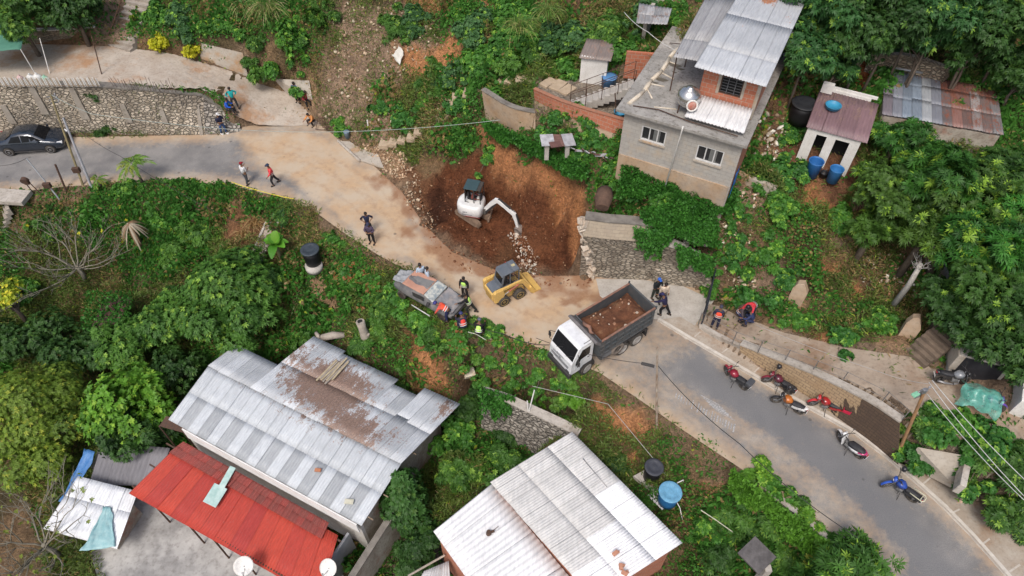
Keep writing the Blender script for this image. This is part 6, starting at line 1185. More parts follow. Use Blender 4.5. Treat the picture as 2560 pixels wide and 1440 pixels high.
bare(2370, 560, 7.9, 'knot of dead grey twigs above the pale leaning trunk', 1.0, 6, 7, M('dead_twig'  , (.5,.48,.44)), lev=3, name='dead_tree', r0=.025)
mb = MB().use(M('pale_bark', (.40,.36,.33), (.25,.21,.19), 4, .9, bmp=.4)); mb.tube([P(2360, 690, 3.4), P(2345, 640, 4.6), P(2335, 600, 5.6)], [.24, .2, .14], 9); tag(mb.build('leaning_trunk'), 'thick pale leaning tree trunk under the mango crowns', 'tree trunk')
# stump and logs by the zinc roof
st = thing('tree_stump', 'tall hollow grey tree stump standing below the wrecked car', 'tree stump', T(916, 850)); MB().use(M_WOODG).tube([(0, 0, -.2), (-.02, .05, .5), (-.08, .1, 1.0), (-.12, .15, 1.45)], [.34, .26, .22, .24], 10).tube([(.1, 0, .2), (.25, -.1, .7)], [.1, .05], 6).build('trunk', parent=st); MB().use(M_BLK).cyl((-.13, .16, 1.452), (-.13, .16, 1.46), .14).build('hollow', parent=st)  # trunk is solid; black disc paints the shade inside the hollow
for i, (a, b, r, l) in enumerate([((805,845,-2.2),(862,838,-2.1),.2,'thick curved grey log behind the top corner of the zinc roof'),((790,832,-2.0),(800,850,-2.2),.1,'short broken log end left of the thick curved log'),((1512,480,5.0),(1505,520,4.9),.42,'dark reddish rolled log lying above the tall stone wall')]):
    A_, B_ = P(*a), P(*b); mb = MB().use(M_WOODG if i < 2 else M('dark_log', (.14,.085,.06), (.09,.055,.04), 6, .95, bmp=.6)); mb.tube([A_, (A_+B_)/2+Vector((0, 0, .12)), B_], [r, r*1.1, r*.8], 10); tag(mb.build('log'), l, 'log')
# ================================================================ VEHICLES
def PT(name, c, rough=.35, metal=0.0, coat=.4, dirt=.25, c2=None): return M(name, c, c2, 2.5, rough, metal, dirt=dirt, coat=coat, spec=.5)
M_TYRE = M('tyre', (.035,.033,.031), (.10,.085,.07), 6, .9, bmp=.3); M_GLASS = M('dark_glass', (.006,.007,.009), (.010,.011,.013), 1.5, .2, spec=.22); M_BLKP = M('black_plastic', (.03,.03,.032), (.055,.05,.048), 4, .6); M_CHR = M('chrome', (.6,.6,.6), (.45,.45,.45), 4, .2, .9)
def wheel(parent, c, r, w, rim, name='wheel', spokes=0, hub=None, axis='Y', rot=None, tread=False):
    """tyre as a lathe about the axle with a separate rim"""
    t = MB().use(M_TYRE).lathe([(r*.62, -w*.48), (r*.9, -w*.5), (r*.985, -w*.38), (r, -w*.15), (r, w*.15), (r*.985, w*.38), (r*.9, w*.5), (r*.62, w*.48), (r*.6, 0), (r*.62, -w*.48)], (0, 0, 0), 28, axis)
    if tread:
        for k in range(16): a = k*math.pi/8; t.box((r*math.cos(a), 0, r*math.sin(a)), (.05, w*.98, r*.09), (0, -a+math.pi/2, .25), 0)
    o = t.build('tyre'); o.name = name; o.parent = parent; o.location = c
    if rot: o.rotation_euler = rot
    mb = MB().use(rim)
    if spokes:
        mb.lathe([(r*.62, -w*.3), (r*.66, -w*.34), (r*.66, w*.34), (r*.62, w*.3), (r*.6, 0), (r*.62, -w*.3)], (0, 0, 0), 24, axis)
        for k in range(spokes): a = k*2*math.pi/spokes; mb.cyl((0, 0, 0), (r*.62*math.cos(a), 0, r*.62*math.sin(a)), r*.045, n=5)
        mb.cyl((0, -w*.5, 0), (0, w*.5, 0), r*.16, n=10)
    else:
        mb.lathe([(.01, -w*.46), (r*.2, -w*.50), (r*.3, -w*.38), (r*.58, -w*.40), (r*.64, -w*.52), (r*.67, -w*.52), (r*.67, w*.52), (r*.64, w*.52), (r*.58, w*.40), (r*.3, w*.38), (r*.2, w*.50), (.01, w*.46)], (0, 0, 0), 22, axis)
    mb.build('rim', parent=o); return o
# ---------------------------------------------------------------- dump truck
_to = P(1640, 768, 0); _to = Vector((6.96, 20.77, 0))
tk = thing('dump_truck', 'dump truck with white cab and dark steel bed full of brown earth', 'dump truck', _to, R(215.8))
WH = PT('truck_white', (.80,.81,.82), .3, dirt=.12); STL = PT('bed_steel', (.055,.07,.08), .6, coat=0, dirt=.5, c2=(.10,.10,.10)); RIMB = M('bed_rust', (.30,.15,.10), (.16,.10,.08), 5, .8, bmp=.2); GRY = M('visor_grey', (.20,.185,.18), (.13,.12,.12), 3, .7, dirt=.3)
Wd = 1.95; x1 = 3.45; zt = 2.40; zf = 1.22
mb = MB().use(STL); mb.box((x1/2, -Wd/2, zf-.05), (x1, Wd-.04, .1)); mb.build('bed_floor', parent=tk)
for y, nm in ((-.03, 1), (-Wd+.03, -1)):
    mb = MB().use(STL); mb.box((x1/2, y, (zf+zt)/2), (x1, .05, zt-zf), (0, 0, 0), .01)
    for k in range(8): mb.box((.2+k*(x1-.4)/7, y+nm*.045, (zf+zt)/2), (.09, .05, zt-zf-.1), (0, 0, 0), .01)
    for z in (zf+.06, zf+.45, zf+.8): mb.box((x1/2, y+nm*.04, z), (x1-.04, .055, .1), (0, 0, 0), .012)
    s = mb.build('bed_side', parent=tk); MB().use(RIMB).box((x1/2, y, zt+.025), (x1, .10, .05), (0, 0, 0), .01).build('top_rail', parent=s)
mb = MB().use(STL); mb.box((.0, -Wd/2, (zf+zt)/2+.02), (.06, Wd, zt-zf+.04), (0, 0, 0), .01); mb.box((-.03, -Wd/2, zt+.03), (.06, Wd, .05)); 
for y in (0, -Wd): mb.box((-.02, y, zt+.06), (.08, .07, .22), (0, 0, 0), .01)
mb.build('tailgate', parent=tk)
mb = MB().use(STL); mb.box((x1, -Wd/2, (zf+zt)/2+.05), (.06, Wd, zt-zf+.1)); mb.build('headboard', parent=tk)
mb = MB().use(GRY); mb.prism([(x1+.03, zt+.02), (x1+.30, zt+.30), (x1+.42, zt+.30), (x1+.42, zt+.22), (x1+.03, zt-.25)], -Wd-.03, .03, 'XZ', .01); mb.build('cab_guard', parent=tk)
# the load: a heaped sheet of earth
nx_, ny_ = 60, 36; X, Y = np.meshgrid(np.linspace(.05, x1-.05, nx_), np.linspace(-Wd+.07, -.07, ny_)); e = np.minimum(np.minimum(X, x1-X)/.6, np.minimum(-Y, Wd+Y)/.45); Z = zf+.52+.28*sstep(0, 1, e)+(fbm(X, Y, 2.0, 5, 3)-.5)*.34+.16*sstep(1.2, 3.2, X)
I = (np.arange(ny_-1)[:, None]*nx_+np.arange(nx_-1)[None]).ravel(); V = np.stack([X, Y, Z], -1).reshape(-1, 3); M_SOIL = M('dug_soil', (.17,.070,.035), (.095,.038,.02), 3.5, .98, bmp=1.0, c3=(.24,.13,.07), lo=.3, hi=.7)
ld = mesh_np('soil_load', V, np.stack([I, I+1, I+nx_+1, I+nx_], 1), M_SOIL, None, smooth=True); ld.location = _to; ld.rotation_euler = (0, 0, R(215.8)); tag(ld, 'heap of reddish brown earth filling the truck bed', 'earth load', kind='stuff')
MW = Matrix.Translation(_to) @ Matrix.Rotation(R(215.8), 4, 'Z'); rr = random.Random(5)
mb = MB()
for k in range(22):
    x, y = rr.uniform(.2, x1-.2), rr.uniform(-Wd+.2, -.2); s = rr.uniform(.02, .06) if k > 3 else rr.uniform(.08, .13); mb.use(M('pale_rock', (.58,.51,.42), (.42,.34,.26), 6, .95) if k % 2 else M('brown_rock', (.38,.20,.12), (.28,.15,.09), 6, .95)); mb.ball((x, y, zf+.52+.28*min(1, min(x, x1-x, -y, Wd+y)/.5)+.16*float(sstep(1.2, 3.2, x))+.04), (s, s*rr.uniform(.5, 1), s*.6), 6, (rr.random(), rr.random(), rr.random()*3))
o = mb.build('load_stones'); o.matrix_world = MW; tag(o, 'pale stones scattered on the earth in the truck bed', 'stones', kind='stuff')
mb = MB().use(RIMB); mb.tube([(x1+.02, -1.35, zt+.20), (x1+.12, -1.1, zt+.30), (x1+.05, -.85, zt+.33), (x1+.18, -.6, zt+.30), (x1+.0, -.5, zt+.1)], [.05, .09, .10, .08, .04], 7); o = mb.build('orange_cloth'); o.matrix_world = MW; tag(o, 'crumpled dusty orange cloth on the front edge of the truck bed', 'cloth')
mb = MB().use(M_BLKP); mb.box((2.3, -Wd/2+.35, 1.0), (4.6, .1, .2)); mb.box((2.3, -Wd/2-.35, 1.0), (4.6, .1, .2))
for x in (.84, 1.85): mb.cyl((x, -Wd+.2, .42), (x, -.2, .42), .07)
mb.box((3.9, -Wd/2, .5), (.15, 1.4, .15)); mb.build('chassis', parent=tk)
RIMG = M('wheel_grey', (.50,.49,.47), (.30,.27,.24), 5, .6, .2)
for x in (.84, 1.80):
    for y in (-.17, -Wd+.17): wheel(tk, (x, y, .43), .43, .30, RIMG, 'wheel')
for y in (-.30, -1.74): wheel(tk, (3.95, y, .42), .42, .24, RIMG, 'wheel', rot=(0, 0, .12))
mb = MB().use(M_BLKP)
for x0 in (.28, 1.32): mb.prism([(x0-.02, .7), (x0+.02, 1.0), (x0+1.0, 1.0), (x0+1.06, .7), (x0+.98, .72), (x0+.9, .93), (x0+.12, .93), (x0+.06, .7)], -.36, -.02, 'XZ')
mb.box((.22, -.18, .62), (.03, .34, .62)); mb.build('mudguards', parent=tk)
mb = MB().use(M('tank_grey', (.16,.16,.165), (.10,.10,.10), 3, .5)); mb.cyl((2.5, -.28, .72), (3.15, -.28, .72), .24, n=16); mb.build('fuel_tank', parent=tk)
MB().use(M('dusty_tyre', (.24,.20,.165), (.17,.14,.12), 4, .95)).lathe([(.2, -.1), (.38, -.12), (.42, 0), (.38, .12), (.2, .1), (.2, -.1)], (2.15, -.12, .75), 20, 'Y').build('spare_tyre', parent=tk)
# cab: one profile, with glass laid on
cy0, cy1 = -1.86, -.24
prof = [(3.66, .62), (3.66, 2.46), (3.78, 2.53), (4.45, 2.53), (4.58, 2.46), (4.90, 1.66), (4.98, 1.50), (5.0, .78), (4.92, .62)]
mb = MB().use(WH); mb.prism(prof, cy0, cy1, 'XZ', .035); cab = mb.build('cab', parent=tk)
def on_profile(f0, f1, a, b, y0, y1, out=.012, m=M_GLASS, nm='windscreen', inset=0.0, par=None):
    """panel on the sloping line a-b of the profile"""
    a = Vector((a[0], 0, a[1])); b = Vector((b[0], 0, b[1])); d = b-a; n = Vector((-d.z, 0, d.x)).normalized(); n = n if n.x > 0 else -n; p = a+d*f0+n*out; q = a+d*f1+n*out; s = n*.03
    mb = MB().use(m); mb.loft([[p+Vector((0, y0, 0)), q+Vector((0, y0+inset, 0)), q+Vector((0, y1-inset, 0)), p+Vector((0, y1, 0))], [p-s+Vector((0, y0, 0)), q-s+Vector((0, y0+inset, 0)), q-s+Vector((0, y1-inset, 0)), p-s+Vector((0, y1, 0))]], smooth=False); return mb.build(nm, parent=par or tk)
on_profile(.06, .97, (4.58, 2.46), (4.90, 1.66), cy0+.07, cy1-.07, inset=-.03)
for y, nm in ((cy1+.006, 'door'), (cy0-.006, 'door')):
    s = 1 if y == cy1+.006 else -1; mb = MB().use(WH); mb.prism([(3.82, .95), (3.82, 2.36), (4.42, 2.36), (4.76, 1.62), (4.76, .95)], y-s*.02, y+s*.008, 'XZ'); d_ = mb.build('door', parent=tk)
    mb = MB().use(M_GLASS); mb.prism([(3.9, 1.66), (3.9, 2.28), (4.38, 2.28), (4.70, 1.60), (4.72, 1.28), (4.55, 1.28), (4.42, 1.58)], y, y+s*.018, 'XZ'); mb.build('door_window', parent=d_)
    MB().use(M_BLKP).box((3.95, y+s*.02, 1.45), (.12, .02, .04)).build('door_handle', parent=d_)
    mb = MB().use(M_BLKP); mb.prism([(3.5, .42), (3.52, .75), (3.7, .93), (4.2, .93), (4.38, .75), (4.42, .42), (4.34, .42), (4.28, .68), (4.12, .84), (3.78, .84), (3.62, .68), (3.58, .42)], y-s*.25, y+s*.05, 'XZ'); mb.build('wheel_arch', parent=tk)
    mb = MB().use(M_BLKP); mb.tube([(4.62, y, 2.1), (4.80, y+s*.25, 2.12), (4.82, y+s*.26, 1.55), (4.72, y, 1.45)], .016); mb.box((4.80, y+s*.27, 1.83), (.05, .16, .34), (0, 0, 0), .02); mb.build('mirror', parent=tk)
mb = MB().use(M_BLKP); mb.box((5.0, (cy0+cy1)/2, .58), (.18, 1.7, .30), (0, 0, 0), .05); mb.build('bumper', parent=tk)
mb = MB().use(M('grille_grey', (.28,.29,.30), (.16,.16,.17), 8, .5))
for k in range(3): mb.box((5.008, (cy0+cy1)/2, 1.06+k*.075), (.03, 1.28, .03))
mb.box((5.005, (cy0+cy1)/2, 1.48), (.03, .5, .02)); mb.build('grille', parent=tk)
for y in (cy0+.2, cy1-.2): MB().use(M_CHR).box((5.0, y, .86), (.05, .26, .13), (0, 0, 0), .02).build('headlight', parent=tk)
mb = MB().use(M('letter_grey', (.30,.31,.33)))    # row of raised letters across the nose, unreadable at this size
for k in range(6): mb.box((5.0, -1.55+k*.09, 1.36), (.02, .055, .075)); 
mb.lathe([(.01, -.02), (.05, -.02), (.06, .01), (.01, .012)], (5.0, (cy0+cy1)/2, 1.33), 14, 'X'); mb.build('nose_lettering', parent=tk)
mb = MB().use(M_BLKP)
for y in (-1.45, -.75): mb.cyl((4.92, y, 1.66), (4.80, y+.35, 1.92), .012)
mb.box((4.0, cy1-.1, 2.56), (.5, .02, .012)); mb.build('wipers', parent=tk)
# ---------------------------------------------------------------- skid steer loader
lo = thing('skid_steer_loader', 'yellow skid steer loader with dark cab roof, bucket lowered to the right', 'loader', P(1240, 768, 0), R(31))
YE = PT('loader_yellow', (.72,.47,.13), .5, dirt=.35, coat=.1, c2=(.62,.40,.13)); DG = PT('loader_grey', (.10,.12,.145), .55, coat=0, dirt=.2, c2=(.14,.155,.175)); RIMY = M('rim_yellow', (.62,.44,.15), (.48,.33,.13), 5, .6)
for x in (.42, 1.40):
    for y in (-.06, 1.10): wheel(lo, (x, y, .33), .33, .26, RIMY, 'wheel', tread=True)
mb = MB().use(YE); mb.prism([(.0, .30), (-.12, .45), (-.16, .95), (-.02, 1.06), (.45, 1.06), (.55, .75), (1.75, .60), (1.85, .28), (1.6, .2), (.3, .2)], .12, .93, 'XZ', .03); mb.build('body', parent=lo)
mb = MB().use(M('vent_dark', (.38,.25,.08), (.3,.2,.07), 9, .7))
for k in range(6): mb.box((-.155, .52, .48+k*.07), (.03, .5, .022), (0, .1, 0))
mb.build('rear_vents', parent=lo)
mb = MB().use(DG); mb.prism([(-.10, 1.0), (-.06, 1.10), (.15, 1.16), (.55, 1.17), (.55, 1.0)], .18, .87, 'XZ', .04); mb.build('engine_hood', parent=lo)
for y in (-.10, .97):
    mb = MB().use(YE); mb.prism([(-.10, .42), (-.12, 1.16), (.0, 1.25), (.42, 1.25), (.52, .80), (.30, .40)], y, y+.19, 'XZ', .025); mb.box((.15, y+.095, 1.27), (.3, .1, .05), (0, 0, 0), .01); mb.build('rear_tower', parent=lo)
    a = MB().use(YE); pts = [(.05, 1.16), (.15, 1.26), (1.55, 1.30), (1.72, 1.22), (2.12, .48), (2.10, .28), (1.96, .28), (1.62, 1.02), (1.45, 1.14), (.2, 1.12)]; a.prism(pts, y+.04, y+.15, 'XZ', .012); arm = a.build('lift_arm', parent=lo)
    MB().use(M('hydraulic_red', (.38,.10,.06), (.28,.1,.07), 5, .6)).cyl((.75, y+.02, .92), (1.35, y+.02, 1.14), .045).build('cylinder', parent=arm); MB().use(M_CHR).cyl((.40, y+.02, .78), (.78, y+.02, .93), .025).build('piston', parent=arm)
mb = MB().use(YE); mb.prism([(2.02, .55), (2.10, .60), (2.20, .40), (2.38, .12), (2.72, .06), (2.72, .02), (2.20, .0), (2.02, .2)], -.20, 1.24, 'XZ', .01)
mb.build('bucket', parent=lo)
# cab: roof, posts, rear window and mesh sides
mb = MB().use(DG); mb.prism([(.50, 1.88), (.60, 2.02), (1.12, 2.04), (1.12, 1.98), (.62, 1.94)], .16, .88, 'XZ', .01); mb.box((1.02, .52, 2.0), (.9, .76, .05), (0, 0, 0), .02); mb.box((1.36, .52, 2.04), (.36, .72, .05), (0, 0, 0), .015); mb.box((1.16, .52, 2.035), (.03, .76, .03)); mb.build('cab_roof', parent=lo)
mb = MB().use(DG)
for y in (.16, .88):
    mb.prism([(.40, 1.12), (.50, 1.12), (.66, 1.98), (.56, 1.98)], y-.02, y+.02, 'XZ'); mb.box((1.50, y, 1.5), (.05, .05, 1.0)); mb.box((.98, y, 1.5), (.04, .04, 1.0)); mb.box((.95, y, 1.14), (1.1, .04, .06))
mb.prism([(.38, 1.15), (.43, 1.15), (.48, 1.38), (.43, 1.38)], .16, .88, 'XZ'); mb.build('cab_frame', parent=lo)
mb = MB().use(M_GLASS); mb.prism([(.47, 1.36), (.485, 1.36), (.585, 1.92), (.565, 1.92)], .22, .82, 'XZ'); mb.build('rear_window', parent=lo)
mb = MB().use(M_BLKP)
for y in (.17, .87):
    for k in range(5): mb.box((1.0+.0*k, y, 1.25+k*.15), (.95, .012, .014))
    for k in range(9): mb.box((.60+k*.11, y, 1.55), (.012, .012, .8))
mb.build('side_mesh', parent=lo)
mb = MB().use(M('seat_dark', (.04,.04,.045))); mb.box((.85, .52, 1.0), (.5, .5, .2), (0, 0, 0), .04); mb.box((.62, .52, 1.25), (.12, .48, .5), (0, 0, 0), .04); mb.build('seat', parent=lo)
MB().use(M('warning_label', (.60,.50,.25), (.3,.28,.2), 20, .6)).box((1.36, .52, 2.068), (.2, .16, .006)).build('roof_label', parent=lo)
MB().use(PT('lamp_red', (.5,.05,.04))).ball((1.12, .90, 2.06), .03, 8).build('lamp', parent=lo)
# ---------------------------------------------------------------- mini excavator
eo = P(1185, 540, .3)
ex = thing('mini_excavator', 'white mini excavator with dark green cab roof, arm reaching down right into rubble', 'excavator', eo, 0)
EW = PT('digger_white', (.82,.82,.80), .35, dirt=.15); DT = M('track_dusty', (.17,.115,.08), (.26,.18,.125), 6, .95, bmp=.5); GR_ = PT('cab_roof_green', (.045,.085,.095), .5, coat=0, dirt=.15)
for s in (-.42, .42):
    ang = R(-42); off = Vector((-.05, -.05, 0))+Vector((-math.sin(ang), math.cos(ang), 0))*s; ol = [(-.85, .02), (-.95, .16), (-.88, .32), (-.7, .38), (.7, .38), (.88, .32), (.95, .16), (.85, .02), (.6, -.03), (-.6, -.03)]
    mb = MB().use(DT); mb.prism(ol, -.13, .13, 'XZ', .02)
    for k in range(15): mb.box((-.75+k*.107, 0, .385), (.035, .27, .03))
    for k in range(5): a = -1.2+k*.6; mb.box((.80+.15*math.cos(a), 0, .17+.2*math.sin(a)), (.035, .27, .05), (0, -a, 0)); mb.box((-.80-.15*math.cos(a), 0, .17+.2*math.sin(a)), (.035, .27, .05), (0, a, 0))
    o = mb.build('track', parent=ex); o.location = off; o.rotation_euler = (0, 0, ang)
mb = MB().use(M('undercarriage', (.10,.08,.07))); mb.cyl((0, 0, .2), (0, 0, .55), .32, n=16); mb.build('turntable', parent=ex)
MB().use(DT).prism([(-.02, 0), (.10, .05), (.12, .30), (.05, .34), (0, .3)], -.45, .45, 'XZ', .01).build('dozer_blade', parent=ex); _b = [o for o in ex.children if o.name.startswith('dozer')][0]; _b.location = Vector((.90, -.12, 0)); _b.rotation_euler = (0, 0, R(-12)); 
hs = thing('x', 'x', 'x'); bpy.data.objects.remove(hs)
HA = R(-14)
def hp(x, y, z): return Vector((x*math.cos(HA)-y*math.sin(HA), x*math.sin(HA)+y*math.cos(HA), z))
# rounded upper body: rings of a superellipse, curved tail at -x
rings = []
for z, sx, sy in [(.50, .93, .92), (.56, 1, 1), (.95, 1.0, 1.0), (1.12, .97, .97), (1.22, .88, .9), (1.25, .75, .8)]:
    r_ = []
    for k in range(28):
        a = 2*math.pi*k/28; c_, s_ = math.cos(a), math.sin(a); x = (.72 if c_ > 0 else .86)*sx*math.copysign(abs(c_)**(.45 if c_ > 0 else .8), c_); y = .70*sy*math.copysign(abs(s_)**(.5 if c_ > 0 else .75), s_); r_.append(hp(x-.08, y+.02, z))
    rings.append(r_)
mb = MB().use(EW); mb.loft(rings); mb.build('upper_body', parent=ex)
mb = MB().use(M('decal_grey', (.25,.25,.27)));
for k in range(3): mb.box(hp(-.42+k*.09, -.675, .86), (.055, .02, .08), (0, 0, HA))
mb.box(hp(-.2, -.68, .70), (.6, .012, .05), (0, 0, HA)); mb.build('side_lettering', parent=ex)
MB().use(M('stripe_red', (.30,.07,.06))).box(hp(.12, -.69, .58), (.9, .02, .04), (0, 0, HA)).build('stripe', parent=ex)
mb = MB().use(M_BLKP); cx0, cx1, cy_0, cy_1 = -.42, .50, -.22, .62
for x in (cx0, .12, cx1):
    for y in (cy_0, cy_1): mb.cyl(hp(x, y, 1.0), hp(x*.92, y*.96, 2.2), .028, n=6)
for y in (cy_0, cy_1): mb.cyl(hp(cx0, y, 1.3), hp(cx1, y, 1.05), .022, n=6)
mb.cyl(hp(cx1, cy_0, 2.18), hp(cx1, cy_1, 2.18), .03, n=6); mb.cyl(hp(cx1, cy_0, 1.5), hp(cx1, cy_1, 1.5), .02, n=6); mb.build('cab_frame', parent=ex)
mb = MB().use(GR_); mb.box(hp(-.08, .20, 2.23), (.78, .86, .07), (0, 0, HA), .03); mb.build('cab_roof', parent=ex)
mb = MB().use(M('dirty_glass', (.05,.045,.04), (.09,.075,.06), 4, .25)); mb.box(hp(.40, .20, 2.215), (.2, .8, .03), (0, 0, HA)); mb.box(hp(cx0, .2, 1.75), (.02, .8, .8), (0, 0, HA)); mb.build('roof_window', parent=ex)
mb = MB().use(M('seat_dark', (.04,.04,.045))); mb.box(hp(-.05, .2, 1.22), (.42, .42, .14), (0, 0, HA), .04); mb.box(hp(-.3, .2, 1.5), (.1, .42, .5), (0, 0, HA), .04); mb.box(hp(.3, .2, 1.15), (.35, .7, .05), (0, 0, HA)); mb.box(hp(.42, .2, 1.4), (.08, .3, .45), (0, 0, HA), .02); mb.build('seat', parent=ex)
# boom, dipper and bucket in the vertical plane at BA
BA = R(-31); b0 = hp(.70, -.10, 0); 
def bp(x, y, z): return Vector((b0.x+x*math.cos(BA)-y*math.sin(BA), b0.y+x*math.sin(BA)+y*math.cos(BA), z))
def limb(name, pts, w, mat, par=ex):
    """box section beam along (x, z, depth) points in the boom plane"""
    rings = []
    for i, (x, z, h) in enumerate(pts):
        a = pts[max(i-1, 0)]; b = pts[min(i+1, len(pts)-1)]; d = Vector((b[0]-a[0], b[1]-a[1])).normalized(); n = Vector((-d.y, d.x)); rings.append([bp(x+n.x*h/2, -w/2, z+n.y*h/2), bp(x+n.x*h/2, w/2, z+n.y*h/2), bp(x-n.x*h/2, w/2, z-n.y*h/2), bp(x-n.x*h/2, -w/2, z-n.y*h/2)])
    return MB().use(mat).loft(rings, smooth=False).build(name, parent=par)
MB().use(M('pivot_dark', (.12,.11,.10))).box(bp(-.05, 0, .72), (.34, .26, .42), (0, 0, BA), .03).build('swing_post', parent=ex)
bm_ = limb('boom', [(.05, .85, .20), (.45, 1.45, .24), (.80, 1.86, .27), (.98, 1.90, .26), (1.35, 1.72, .22), (1.95, 1.38, .18)], .17, EW)
limb('boom_cylinder', [(.1, .62, .10), (.75, 1.52, .10)], .09, M_BLKP, bm_); limb('arm_cylinder', [(.95, 2.06, .09), (1.75, 1.70, .09)], .09, M_BLKP, bm_); limb('piston', [(1.75, 1.70, .05), (2.0, 1.58, .05)], .05, M_CHR, bm_)
dp_ = limb('dipper', [(1.86, 1.58, .14), (1.98, 1.36, .26), (2.12, .95, .18), (2.22, .52, .13)], .14, EW); limb('bucket_cylinder', [(2.12, 1.45, .07), (2.32, .78, .07)], .07, M_BLKP, dp_)
mb = MB().use(M('bucket_steel', (.26,.22,.19), (.17,.13,.11), 5, .8, bmp=.3)); prof = [(2.12, .55), (2.34, .52), (2.55, .38), (2.60, .15), (2.45, -.04), (2.25, -.08), (2.22, -.02), (2.40, .02), (2.50, .16), (2.44, .32), (2.30, .42), (2.12, .46)]
mb.loft([[bp(x, -.24, z) for x, z in prof], [bp(x, .24, z) for x, z in prof]], smooth=False)
for y in (-.24, .22): mb.loft([[bp(x, y, z) for x, z in prof[:6]+[(2.14, .3)]], [bp(x, y+.02, z) for x, z in prof[:6]+[(2.14, .3)]]], smooth=False)
for k in range(4): mb.box(bp(2.24, -.2+k*.133, -.06), (.12, .05, .03), (0, .2, BA))
mb.build('bucket', parent=ex)
# ---------------------------------------------------------------- sedan
def sedan(name, label, loc, rz, paint, L=4.25, dirt_glass=M_GLASS, scale=None):
    t = thing(name, label, 'car', loc, rz, scale=scale); h = L/2
    # stations: x, half width, sill z, belt z, roof z, roof half width
    st = [(-h, .62, .38, .72, .80, .50), (-h+.05, .74, .26, .84, .93, .62), (-h+.45, .82, .22, .90, .98, .68), (-h+.85, .83, .22, .91, 1.10, .66), (-h+1.30, .84, .22, .91, 1.37, .58), (-h+1.8, .84, .22, .90, 1.44, .57), (-h+2.4, .84, .22, .89, 1.42, .57), (-h+2.72, .84, .22, .88, 1.30, .60), (-h+3.28, .83, .22, .86, .93, .68), (-h+3.8, .81, .24, .80, .86, .64), (L-h-.14, .74, .26, .68, .74, .58), (L-h, .60, .36, .58, .62, .46)]
    rings = []
    for x, w, zs, zb, zr, rw in st:
        rings.append([(x, -w*.9, zs), (x, -w, zs+.12), (x, -w, zb-.12), (x, -w*.955, zb), (x, -rw-.03, zr-.05), (x, -rw*.7, zr), (x, 0, zr+.02), (x, rw*.7, zr), (x, rw+.03, zr-.05), (x, w*.955, zb), (x, w, zb-.12), (x, w, zs+.12), (x, w*.9, zs)])
    mb = MB().use(paint); mb.loft(rings); body = mb.build('body', parent=t)
    def strip(nm, poly, s, m, off=.012, par=t):
        """side glass: polygon x, z mapped onto the leaning side between belt and roof"""
        mb = MB().use(m); P_ = []
        for x, z in poly:
            j = max(k for k in range(len(st)-1) if st[k][0] <= x+1e-6); f = (x-st[j][0])/(st[j+1][0]-st[j][0]); w, zb, zr, rw = [st[j][q]*(1-f)+st[j+1][q]*f for q in (1, 3, 4, 5)]
            g = min(1, max(0, (z-zb)/max(zr-.05-zb, .01))); y = w*.955*(1-g)+(rw+.03)*g; P_.append(Vector((x, s*(y+off), z+.004)))
        mb.loft([P_, [p-Vector((0, s*.03, 0)) for p in P_]], smooth=False); return mb.build(nm, parent=par)
    for s in (-1, 1):
        strip('side_window', [(-h+1.02, .94), (-h+1.32, 1.27), (-h+1.82, 1.34), (-h+1.82, .94)], s, dirt_glass); strip('side_window', [(-h+1.9, .94), (-h+1.9, 1.34), (-h+2.38, 1.32), (-h+2.66, 1.22), (-h+3.05, .95)], s, dirt_glass)
        for x in (-h+.78, -h+3.38):
            wheel(t, (x, s*.80, .30), .30, .19, M('alloy', (.50,.51,.53), (.38,.38,.4), 5, .4, .5), 'wheel')
            MB().use(M_BLK).cyl((x, s*.70, .31), (x, s*.852, .31), .35, n=24).build('wheel_well', parent=t)
        MB().use(paint).box((-h+2.95, s*.93, .98), (.14, .17, .11), (0, 0, s*.3), .03).build('mirror', parent=t)
        MB().use(M('headlamp', (.85,.86,.88), (.7,.72,.75), 3, .15)).box((L-h-.22, s*.60, .66), (.34, .22, .13), (0, .25, -s*.35), .04).build('headlight', parent=t)
        MB().use(M('tail_red', (.50,.03,.05), (.35,.02,.03), 3, .2)).box((-h+.10, s*.64, .80), (.14, .2, .15), (0, 0, s*.25), .03).build('taillight', parent=t)
        for x in (-h+1.6, -h+2.6): MB().use(paint).box((x, s*.845, .78), (.14, .02, .03), (0, 0, 0), .005).build('door_handle', parent=t)
    def cross(nm, i, f0, f1, m, wk=.9):
        a, b = st[i[0]], st[i[1]]; P_ = []
        for f in (f0, f1): x = a[0]*(1-f)+b[0]*f; z = a[4]*(1-f)+b[4]*f+.03; w = (a[5]*(1-f)+b[5]*f)*wk; P_ += [(x, w, z), (x, -w, z)]
        P_ = [P_[0], P_[1], P_[3], P_[2]]; mb = MB().use(m); mb.loft([[Vector(p) for p in P_], [Vector(p)-Vector((0, 0, .03)) for p in P_]], smooth=False); mb.build(nm, parent=t)
    cross('windscreen', (7, 8), .0, .97, dirt_glass); cross('rear_window', (3, 4), .0, .9, dirt_glass)
    mb = MB().use(M_BLKP); mb.box((L-h-.02, 0, .40), (.06, 1.0, .14), (0, 0, 0), .02); mb.build('grille', parent=t); MB().use(M_BLKP).tube([(-h+.85+.0, -.83, .26), (0, -.86, .25), (h-.9, -.83, .26)], .035).build('sill', parent=t); return t
sedan('parked_car', 'dark blue grey sedan parked against the stone wall, nose to the right', P(93, 366, 0), R(6.5), M('dark_blue_paint', (.018,.028,.045), (.022,.032,.048), 1.5, .22, .3, coat=1.0, spec=.6), scale=.98)
